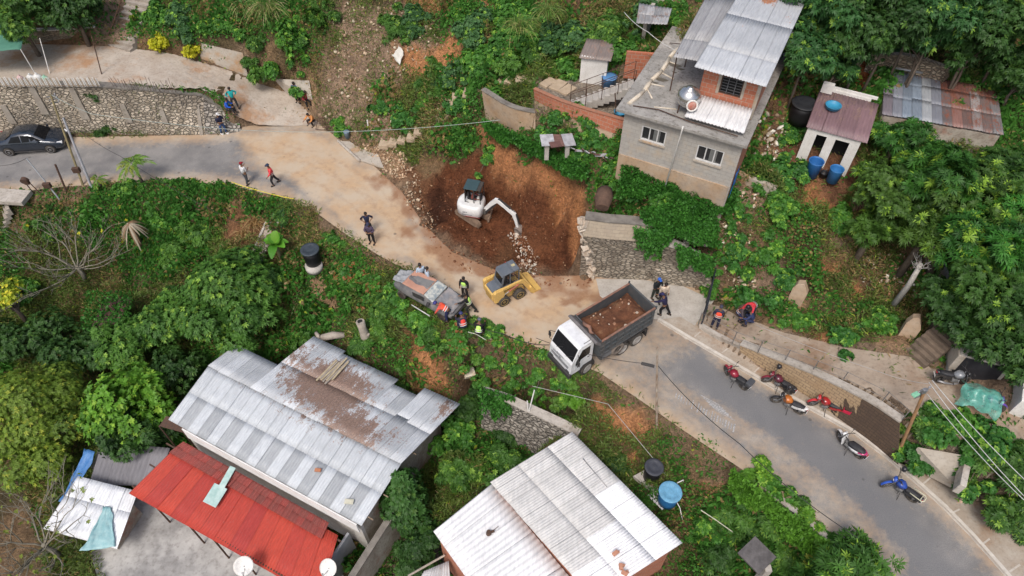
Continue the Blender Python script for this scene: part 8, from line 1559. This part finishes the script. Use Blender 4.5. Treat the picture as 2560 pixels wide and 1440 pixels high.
# ================================================================ WATER TANKS, POLES, CABLES AND SMALL THINGS
def tank(px_, py_, z, r, h, body, lid, label, name='water_tank', base=None, taper=.86, dome=False, group=None):
    t = thing(name, label, 'water tank', P(px_, py_, z), group=group); bm_ = M('tank_%d_%d' % (int(body[0]*99), int(body[2]*99)), body, tuple(x*.7 for x in body), 2.5, .5); lm = M('lid_%d_%d' % (int(lid[0]*99), int(lid[2]*99)), lid, tuple(x*.75 for x in lid), 3, .55, dirt=.3)
    MB().use(bm_).lathe([(.01, 0), (r*taper, 0), (r*(taper+.03), h*.3), (r*(taper+.03), h*.33), (r*(taper+.07), h*.62), (r*(taper+.06), h*.65), (r*.97, h*.95), (.01, h*.96)], n=28).build('body', parent=t)
    m = MB().use(lm).lathe([(r*1.04, h*.93), (r*1.06, h*.99), (r*1.0, h*1.0), (r*.72, h*1.03), (r*.68, h*1.01), (r*.3, h*1.035), (.01, h*1.045)], n=28)
    for k in range(8): a = k*math.pi/4; m.box((r*.5*math.cos(a), r*.5*math.sin(a), h*1.02), (r*.8, .02, .015), (0, 0, a))
    m.build('lid', parent=t)
    return t
tank(1627, 1192, -1.95, .42, 1.05, (.012,.012,.014), (.055,.06,.075), 'black cylindrical water tank with grey lid on the concrete pad, bottom centre')
tank(1667, 1252, -2.1, .50, 1.0, (.03,.17,.42), (.16,.40,.60), 'blue water tank with lighter blue lid beside the black tank, bottom centre')
mb = MB().use(M_CONC2); mb.slab(px3([(1583,1190,-1.96),(1625,1168,-1.96),(1685,1210,-1.96),(1640,1232,-1.96)]), .25); tag(mb.build('tank_pad'), 'pale concrete pad under the black water tank', 'pad')
pt = thing('tin_platform', 'grey ribbed tin sheet platform under the blue water tank', 'platform', P(1640, 1250, -2.2)); roof('tin_sheet', *[p-P(1640, 1250, -2.2) for p in px3([(1618,1238,-2.11),(1655,1275,-2.11),(1690,1250,-2.11),(1648,1215,-2.11)])], 2, gr(.42, .04), M_TIN, pt, pitch=.16, amp=.03)
tag(MB().use(M_WHITEP).tube([P(1692, 1208, -1.3), P(1708, 1200, -1.2), P(1705, 1215, -2.1)], .025).build('bent_pipe'), 'short bent pale pipe at the lid of the blue water tank', 'pipe'); mb = MB().use(M_WHITEP); mb.tube([P(1688, 1248, -1.8), P(1700, 1270, -2.0), P(1706, 1300, -2.3)], .022); tag(mb.build('pipe'), 'thin pale pipe hanging down to the grass right of the blue water tank', 'pipe')
tank(786, 660, -.95, .50, 1.25, (.010,.010,.012), (.045,.06,.075), 'black water tank on a pale ring base on the slope left of the road'); MB().use(M_CONC2).lathe([(.01, 0), (.50, 0), (.50, .35), (.01, .36)], P(787, 672, -1.15), 22).build('round_plinth'); tag(bpy.data.objects['round_plinth'], 'pale round concrete plinth under the hillside black tank', 'plinth')
tank(1996, 302, 7.0, .62, 1.1, (.010,.010,.012), (.028,.03,.034), 'large black water tank beside the whitewashed hut', taper=.9)
def pole(name, label, a, b, r0, r1, mat, n=9, cat='pole', extra=None):
    t = thing(name, label, cat, a); MB().use(mat).cyl((0, 0, -.4), b-a, r0, r1, n).build('shaft', parent=t)
    if extra: extra(t, b-a)
    return t
def crossarms(t, v):
    m = MB().use(M_STEEL)
    for k in range(3): m.box(v+Vector((0, 0, -.12-k*.22)), (.5, .05, .05), (0, 0, .4)); 
    m.build('crossarm', parent=t)
    for k in range(3): MB().use(M('insulator', (.45,.45,.48), None, 4, .3)).cyl(v+Vector((.2, .08, -.08-k*.22)), v+Vector((.2, .08, .02-k*.22)), .04, n=8).build('insulator', parent=t)
def boxed(z):
    def f(t, v): MB().use(M_IRON).box((v.x*.25, v.y*.25-.12, z), (.42, .22, .34), (0, 0, .1), .02).build('meter_box', parent=t)
    return f
M_POLEW = M('wood_pole', (.30,.25,.12), (.17,.14,.09), 5, .9, stretch=(2, 2, .3)); M_POLEC = M('concrete_pole', (.42,.43,.46), (.30,.30,.32), 4, .8, stretch=(2, 2, .3))
b1 = P(205, 466, 0); t1 = P(126, 236, 5.3); b2_ = P(226, 467, 0); t2 = P(158, 295, 4.3)
pole('utility_pole', 'leaning greenish wooden utility pole in front of the parked car', b1, t1, .075, .055, M_POLEW, extra=lambda t, v: (crossarms(t, v), boxed(1.0)(t, v)))
pole('utility_pole', 'leaning pale grey concrete utility pole right of the wooden one', b2_, t2, .085, .06, M_POLEC)
pole('meter_pole', 'short leaning galvanised meter pole with rusty base and dark box', P(142, 488, -.1), P(66, 396, 2.2), .05, .04, M_GALV, extra=boxed(.75), cat='meter pole')
pole('rusty_post', 'leaning dark rusty steel post left of the wooden utility pole', P(163, 478, -.05), P(138, 411, 1.6), .06, .06, M_IRON, cat='post')
mp = thing('meter_stand', 'rusty two legged stand carrying a round meter box at the left', 'meter stand', P(98, 488, -.2)); MB().use(M_IRON).cyl((-.22, 0, -.2), (-.42, .1, 1.1), .03).cyl((.25, 0, -.2), (-.2, .1, 1.1), .03).build('legs', parent=mp); MB().use(M_IRON).cyl((-.32, -.05, 1.1), (-.32, .18, 1.15), .22, n=14).box((-.3, .1, 1.0), (.3, .2, .35), (0, 0, 0), .03).build('meter_box', parent=mp)
pole('slim_pole', 'slim weathered pole with a black spacer standing on the road verge, centre right', P(1645, 1062, -.4), P(1643, 868, 4.2), .055, .045, M('slim_pole', (.38,.33,.27), (.22,.15,.10), 6, .9, stretch=(1, 1, .3)))
mb = MB().use(M_BLKP); mb.cyl(P(1603, 908, 3.1), P(1636, 916, 3.1), .075, n=10); tag(mb.build('cable_splice'), 'black sausage shaped cable splice hanging by the slim pole', 'cable splice')
def lamp(t, v):
    MB().use(M_STEEL).tube([v+Vector((0, 0, -.1)), v+Vector((-.25, -.1, .05)), v+Vector((-.40, -.2, .02))], .025).build('arm', parent=t); MB().use(M('lamp_green', (.30,.62,.42), (.22,.5,.33), 5, .5)).box(v+Vector((-.50, -.26, .0)), (.36, .2, .11), (0, .2, .5), .04).build('lamp_head', parent=t); MB().use(M_STEEL).box(v+Vector((-.1, -.1, 0)), (.2, .16, .25), (0, 0, .3), .03).build('bracket', parent=t)
bR = P(2243, 1150, .14); tR = P(2314, 972, 4.8); pole('wooden_pole', 'leaning orange brown wooden pole with a green street lamp head', bR, tR, .085, .06, M('pole_orange', (.36,.20,.09), (.20,.13,.08), 4, .9, stretch=(1, 1, .3)), extra=lambda t, v: (lamp(t, v), crossarms(t, v)))
pole('short_post', 'short grey post with dark foot against the wet block wall', P(2226, 1118, .14), P(2243, 1062, 1.7), .07, .06, M_POLEC, cat='post')
MB().use(M('dark_foot', (.05,.035,.025))).cyl(bR-Vector((0, 0, .1)), bR+(tR-bR)*.2, .088, .086).build('x'); o = bpy.data.objects['x']; o.name = 'pole_foot'; o.parent = [q for q in bpy.data.objects if q.name.startswith('wooden_pole')][0]; o.location = -bR
def cable(pts, label, r=.014, c=(.03,.03,.03), sag=.3, name='cable'):
    out = []
    for a, b in zip(pts, pts[1:]):
        n = 10; out += [a.lerp(b, k/n)-Vector((0, 0, 4*sag*(k/n)*(1-k/n))) for k in range(n)]
    out.append(pts[-1]); MB().use(M('cable_%d_%d' % (int(c[0]*99), int(c[1]*99)), c, None, 3, .6)).tube(out, r, 5).build(name); o = [q for q in COL.objects if q.name.startswith(name)][-1]; return tag(o, label, 'cable')
def cab(pts, label, r=.014, c=(.03,.03,.03), sag=.3):
    out = []
    for a, b in zip(pts, pts[1:]): out += [a.lerp(b, k/10)-Vector((0, 0, 4*sag*(k/10)*(1-k/10))) for k in range(10)]
    return tag(MB().use(M('cable_%d_%d' % (int(c[0]*99), int(c[1]*99)), c, None, 3, .6)).tube(out+[pts[-1]], r, 5).build('cable'), label, 'cable')
cab([t1, P(230, 285, 4.6), P(600, 325, 3.2), P(900, 328, 3.6), P(1250, 300, 5.8)], 'thin pale green cable crossing the junction from the left poles to the courtyard wall', .014, (.40,.46,.42), .1)
cab([t2, P(300, 390, 3.2), P(600, 560, .6)], 'dark cable running down from the concrete pole over the small palm', .013)
cab([P(66, 396, 2.2), P(-60, 412, 2.4)], 'dark cable from the meter pole to the left picture edge', .013)
cab([P(640, 930, 3.1), P(1200, 740, 2.4), P(1340, 845, 1.2), P(1603, 908, 3.1)][2:], 'dark cable from the verge behind the truck to the black splice', .014)
cab([P(1643, 912, 3.1), P(1850, 1110, 3.0), P(2145, 1345, 3.0)], 'long dark cable hanging over the asphalt from the slim pole toward the bottom right', .017)
cab([P(1100, 770, .6), P(1260, 835, .4), P(1380, 862, .5)], 'dark hose lying along the road edge by the crouching rescuers', .02)
cab([P(1170, 830, .4), P(1190, 835, .3)]+[P(1215, 850, .2)], 'pale rope held by the crouching rescuers', .018, (.6,.58,.52), 0)
for i, (a, b, l) in enumerate([((2560,1240,3.9),(2322,955,5.1),'upper strand'),((2600,1235,3.9),(2330,950,5.2),'second strand'),((2560,1250,3.6),(2318,985,4.4),'lowest strand')]): cab([P(*b), P(*a)], 'pale overhead cable from the wooden lamp pole to the right edge, '+l, .016, (.55,.56,.55), .15)
cab([P(2322, 960, 5.0), P(2200, 930, 4.2), P(1890, 812, 2.6)], 'thin pale wire along the raised path to the wooden lamp pole', .010, (.45,.44,.42), .1)
cab([P(1330, 965, .2), P(1520, 1010, 0), P(1628, 1140, -.9), P(1685, 1215, -1.9)], 'thin grey water hose over the bare patch to the two tanks', .014, (.42,.41,.38), 0)
cab([P(1752, 1275, -1.4), P(1790, 1300, -1.6), P(1832, 1330, -2.0)], 'pale bamboo rod lying in the grass right of the tanks', .025, (.55,.54,.42), 0)
cab([T(760, 680, .1), T(745, 740, .1), T(730, 790, .1)], 'pale green hose hanging down the slope below the black tank', .022, (.34,.40,.20), 0)
cab([P(1700, 130, 10.5), P(1620, 80, 11.0), P(1560, 30, 11.0)], 'thin white pole and wires above the courtyard corner', .015, (.6,.6,.58), .1)
# yellow tape
cab([T(585, 470, .5), T(650, 487, .35), T(738, 508, .35)], 'bright yellow barrier tape strung along the left road edge', .02, (.80,.66,.03), .05)
# black railing, path fence
rl = thing('black_railing', 'leaning black railing panel at the right end of the stone wall', 'railing', P(1752, 815, .15)); o0 = P(1752, 815, .15); r1_ = P(1778, 700, .3)-o0; m = MB().use(M('railing_black', (.03,.035,.05), None, 3, .5))
for h_ in (.35, .75, 1.15, 1.5): m.cyl(Vector((0, 0, h_)), r1_+Vector((0, 0, h_)), .03, n=6)
for k in range(5): m.cyl(r1_*(k/4), r1_*(k/4)+Vector((0, 0, 1.55)), .04, n=6)
for k in range(16): m.cyl(r1_*(k/15)+Vector((0, 0, .35)), r1_*(k/15)+Vector((0, 0, 1.5)), .016, n=5)
m.build('bars', parent=rl)
pf = thing('path_fence', 'thin wire fence with slim posts along the edge of the raised path', 'fence', path_lo_w[0]); o0 = path_lo_w[0]; pl_ = resample(path_lo_w[:6], 1.6); m = MB().use(M('fence_grey', (.20,.19,.18), None, 3, .7))
for p in pl_: m.cyl(p-o0, p-o0+Vector((0, 0, 1.0)), .022, n=6)
for h_ in (.5, .97):
    for a, b in zip(pl_, pl_[1:]): m.cyl(a-o0+Vector((0, 0, h_)), b-o0+Vector((0, 0, h_)), .012, n=5)
m.build('posts_and_wires', parent=pf)
# white picket fence and the bags behind it
fz = thing('picket_fence', 'row of white painted pickets along the top of the long stone wall', 'fence', P(120, 214, 3.65)); o0 = P(120, 214, 3.65)
for k in range(62):
    if k in (38, 39): continue
    q = P(6+k*4.0, 216, 3.65)-o0; hh_ = .62+random.uniform(-.08, .06); (MB().use(M_WHITEP if k % 3 else M('picket_tan', (.50,.42,.32), (.4,.3,.2), 6, .9)).box(q+Vector((0, 0, hh_/2)), (.055, .025, hh_), (random.uniform(-.06, .06), random.uniform(-.05, .05), 0))).build('picket', parent=fz)
m = MB().use(M_WOOD); m.cyl(P(6, 214, 3.85)-o0, P(250, 214, 3.85)-o0, .02, n=5); m.build('rail', parent=fz)
for i, (x, c, s, l) in enumerate([(55,(.62,.45,.44),.2,'small pinkish bag'),(82,(.72,.72,.70),.24,'large white bag'),(100,(.75,.75,.73),.26,'large white bag leaning right'),(117,(.30,.55,.40),.2,'pale green bag')]):
    m = MB().use(M('bag%d' % i, c, tuple(q*.8 for q in c), 5, .6)); m.ball((0, 0, s), (s*1.1, s*.8, s), 9).ball((.03, 0, s*2), (s*.3, s*.3, s*.4), 7); o = m.build('plastic_bag'); o.location = P(x, 203, 3.5); tag(o, l+' behind the white pickets', 'bag')
m = MB().use(M_IRON)
for k in range(26): q = P(290+k*6+random.uniform(-3, 3), 222+k*.4, 3.3); m.cyl(q, q+Vector((random.uniform(-.15, .15), random.uniform(-.1, .1), random.uniform(.4, 1.1))), .012, n=4)
tag(m.build('dry_stalks'), 'thin dry brown stalks on top of the stone wall right of the pickets', 'dry plants', kind='stuff')
# green shade awning, top left
aw = thing('green_awning', 'dark green shade cloth awning in the top left corner', 'awning', P(30, 130, 3.5)); o0 = P(30, 130, 3.5); A4 = [p-o0 for p in px3([(-120,132,5.6),(52,124,5.6),(68,44,6.2),(-120,40,6.2)])]
crumple(A4, 16, M('shade_green', (.055,.17,.12), (.075,.21,.15), 2, .7), 'cloth', aw, .05); m = MB().use(M_WHITEP); m.cyl(A4[1]-Vector((0, 0, 2.1)), A4[1], .03); m.build('post', parent=aw)
pole('thin_post', 'thin pale post standing in the top left yard', P(122, 190, 3.5), P(99, 95, 5.6), .03, .025, M_WHITEP, 6, 'post'); pole('thin_post', 'thin dark pole at the foot of the top left stairs', P(252, 190, 3.45), P(229, 90, 5.7), .035, .03, M_IRON, 6, 'post')
pole('stair_handrail', 'rusty handrail pipe beside the top left stairs', P(262, 82, 4.3), P(305, -5, 6.8), .035, .035, M_IRON, 6, 'handrail')
# rusty frames, bucket, sticks
def frame(px_, py_, z, w, h, rz, tilt, label):
    t = thing('bar_panel', label, 'metal panel', P(px_, py_, z), rz, rx=tilt); m = MB().use(M_IRON)
    for x in (-w/2, 0, w/2): m.cyl((x, 0, 0), (x, 0, h), .022, n=5)
    for z_ in (0, h/2, h): m.cyl((-w/2, 0, z_), (w/2, 0, z_), .022, n=5)
    m.build('bars', parent=t)
frame(815, 325, .1, 1.4, .9, -.1, -1.2, 'rusty bar frame lying flat at the junction corner'); frame(828, 318, .3, 1.1, .7, .1, -.9, 'smaller rusty bar frame leaning on the flat one'); frame(1085, 300, 2.1, .5, 1.3, -.6, -.8, 'rusty ladder like frame on the stone steps')
tub(P(869, 343, .35), .2, .45, (.16,.22,.28), 'grey bucket with white cover at the left end of the low kerb', 'bucket', True, .85, 'bucket')
m = MB().use(M_WHITEP); m.tube([P(922, 325, .9), P(919, 306, 1.3), P(918, 300, 1.5)], [.06, .05, .04], 6); tag(m.build('white_post'), 'short white post stub on the lower stony slope', 'post')
m = MB().use(M_WOODG); [m.cyl(P(1033+k*3, 290+k*4, 2.2), P(1090+k*5, 297+k*4, 2.4), .03, n=5) for k in range(4)]; tag(m.build('planks'), 'pale planks lying beside the ladder like frame', 'planks')
m = MB().use(M_CONC); m.cyl(P(845, 352, .12), P(900, 402, .12), .09, n=6); tag(m.build('low_kerb'), 'low concrete kerb from the bucket toward the rubble', 'kerb')
m = MB().use(M_PLAST); m.slab(px3([(848,352,.13),(900,400,.13),(960,420,.15),(945,385,.25),(900,355,.2)]), .1); tag(m.build('small_apron'), 'sandy concrete apron behind the low kerb', kind='structure')
crumple([T(982, 150, .3), T(1000, 172, .25), T(1012, 148, .5), T(1000, 136, .6)], 12, M('white_cloth', (.66,.65,.60), (.5,.48,.42), 3, .9), 'white_sheet', amp=.06); tag([q for q in COL.objects if q.name == 'white_sheet'][0], 'large pale grey slab like sheet on the stony slope', 'sheet')
# rubble
strewn('rubble', 'broken grey and tan rubble beside the torn road edge left of the pit', [(1005,455),(1045,440),(1060,500),(1090,560),(1075,580),(1020,520)], 170, (.05,.28), None, 4, cols=[(.36,.28,.21),(.28,.19,.13),(.44,.36,.28),(.18,.09,.05)])
strewn('rubble', 'pale broken concrete lumps between excavator bucket and loader', [(1265,580),(1310,585),(1345,640),(1340,690),(1300,680),(1290,630)], 260, (.05,.26), None, 5, cols=[(.46,.40,.36),(.38,.28,.22),(.52,.48,.44),(.26,.14,.09)])
strewn('rubble', 'ridge of reddish earth clods spilled along the road side edge of the pit', [(1000,470),(1040,470),(1090,590),(1180,650),(1320,680),(1480,690),(1490,720),(1330,712),(1180,690),(1080,630),(1020,540)], 900, (.04,.24), None, 14, cols=[(.20,.09,.05),(.14,.06,.035),(.26,.14,.08),(.30,.18,.11)], flat=.5)
strewn('rubble', 'small clods and stones scattered over the dug red earth', [(1030,420),(1200,390),(1440,500),(1450,640),(1380,700),(1150,660),(1060,580)], 520, (.03,.16), None, 6, cols=[(.22,.10,.055),(.16,.07,.04),(.28,.15,.09),(.34,.22,.14)])
strewn('rubble', 'stones and debris strewn over the dry slope above the junction', [(820,0),(1000,0),(1120,110),(1010,190),(960,270),(1010,340),(880,345),(800,290),(830,120)], 700, (.04,.30), None, 7, cols=[(.36,.28,.21),(.42,.33,.25),(.28,.20,.15),(.50,.43,.35)])
strewn('rubble', 'heap of tan rubble at the torn upper corner of the pit', [(905,360),(1000,375),(1050,440),(990,450),(930,405)], 420, (.04,.26), None, 8, cols=[(.45,.33,.24),(.5,.40,.30),(.38,.25,.17)])
strewn('rubble', 'litter and stones below the mango trees on the right slope', [(2150,630),(2320,640),(2330,740),(2200,760),(2150,700)], 260, (.05,.3), None, 9, cols=[(.42,.34,.27),(.6,.58,.54),(.45,.22,.15),(.3,.25,.2)])
strewn('rubble', 'junk and stones between the grey house and the whitewashed hut', [(1890,290),(1960,280),(1970,400),(1880,430)], 160, (.06,.4), None, 10, cols=[(.42,.36,.3),(.65,.63,.6),(.28,.2,.15),(.35,.3,.26)])
strewn('rubble', 'small stones along the road verge by the rescuers', [(1210,810),(1290,850),(1390,885),(1380,910),(1280,880),(1200,840)], 220, (.03,.16), None, 11)
strewn('rubble', 'pinkish stones on the bank at the lower right', [(2370,1200),(2440,1210),(2450,1260),(2390,1270)], 60, (.06,.3), None, 12, cols=[(.5,.36,.28),(.45,.33,.27)])
strewn('rubble', 'stones and clods on the steep bare banks right of the stone wall', [(1820,470),(1900,480),(1880,600),(1900,720),(1820,740),(1800,600)], 200, (.05,.3), None, 13, cols=[(.45,.36,.28),(.6,.56,.5),(.36,.22,.15)])
# slab pillar at the bottom right, drain, post stubs, small debris
sp_ = thing('slab_pillar', 'pale square pillar capped by a dark square concrete slab', 'pillar', P(1878, 1470, -3.2)); MB().use(M_CONC2).box((0, 0, 1.2), (.28, .28, 2.9)).build('shaft', parent=sp_); o = MB().use(M('slab_dark', (.15,.14,.14), (.085,.08,.08), 3, .9, bmp=.3, dirt=.4)).box((0, 0, 0), (1.12, 1.12, .12), (0, 0, R(38)), .02).build('cap_slab', parent=sp_); o.location = P(1892, 1388, -.45)-sp_.location
dr = thing('drain_channel', 'open concrete drain channel going down the slope by the banana plant', 'drain', T(685, 555)); o0 = T(685, 555); A_, B_ = T(688, 548, .1), T(640, 655, .1); d_ = (B_-A_); n_ = Vector((-d_.y, d_.x, 0)).normalized()
m = MB().use(M_CONC2)
for s_ in (-.38, .38): m.loft([[A_-o0+n_*(s_-.07)-Vector((0, 0, .5)), A_-o0+n_*(s_+.07)-Vector((0, 0, .5)), A_-o0+n_*(s_+.07)+Vector((0, 0, .12)), A_-o0+n_*(s_-.07)+Vector((0, 0, .12))], [B_-o0+n_*(s_-.07)-Vector((0, 0, .5)), B_-o0+n_*(s_+.07)-Vector((0, 0, .5)), B_-o0+n_*(s_+.07)+Vector((0, 0, .12)), B_-o0+n_*(s_-.07)+Vector((0, 0, .12))]], smooth=False)
m.use(M_CONC).quad(A_-o0-n_*.3, A_-o0+n_*.3, B_-o0+n_*.3, B_-o0-n_*.3); m.build('channel', parent=dr)
m = MB().use(M_WHITEP); m.cyl(P(1322, 1030, -1.7), P(1336, 975, -.3), .03, n=6); m.cyl(P(1320, 1028, -1.7), P(1318, 1002, -1.0), .03, n=6); tag(m.build('pvc_pipes'), 'two white plastic pipes standing at the lower stone wall', 'pipes')
m = MB().use(M('foam_block', (.72,.66,.52), (.55,.45,.32), 5, .9)); m.box(T(1172, 938, .25), (.62, .55, .4), (.3, .2, .4), .08); tag(m.build('foam_block'), 'cream torn foam block lying on the slope right of the zinc roof', 'foam block')
m = MB().use(M('crate_wood', (.30,.18,.12), (.2,.12,.08), 6, .9)); c_ = T(2142, 525, .2); [m.box(c_+Vector((-.3+k*.12, 0, .1)), (.05, .5, .35)) for k in range(6)]; tag(m.build('wooden_crate'), 'small slatted wooden crate at the edge of the dirt yard', 'crate')
t = thing('hidden_tin_roof', 'rusty maroon tin roof half hidden under the bare branches at the left', 'roof', P(250, 760, -2.6)); o0 = P(250, 760, -2.6)
roof('roof_sheets', *[p-o0 for p in px3([(228,820,-2.9),(300,812,-2.9),(330,745,-2.7),(262,742,-2.7)])], 4, gr(.12, .03, (1.6, .6, .65)), M_TIN, t, rust=lambda s, t: .3)
drape('creeper over the hidden maroon tin roof', [(215,730,-2.2),(340,730,-2.2),(320,830,-2.6),(210,840,-2.6)], 1500, 9)
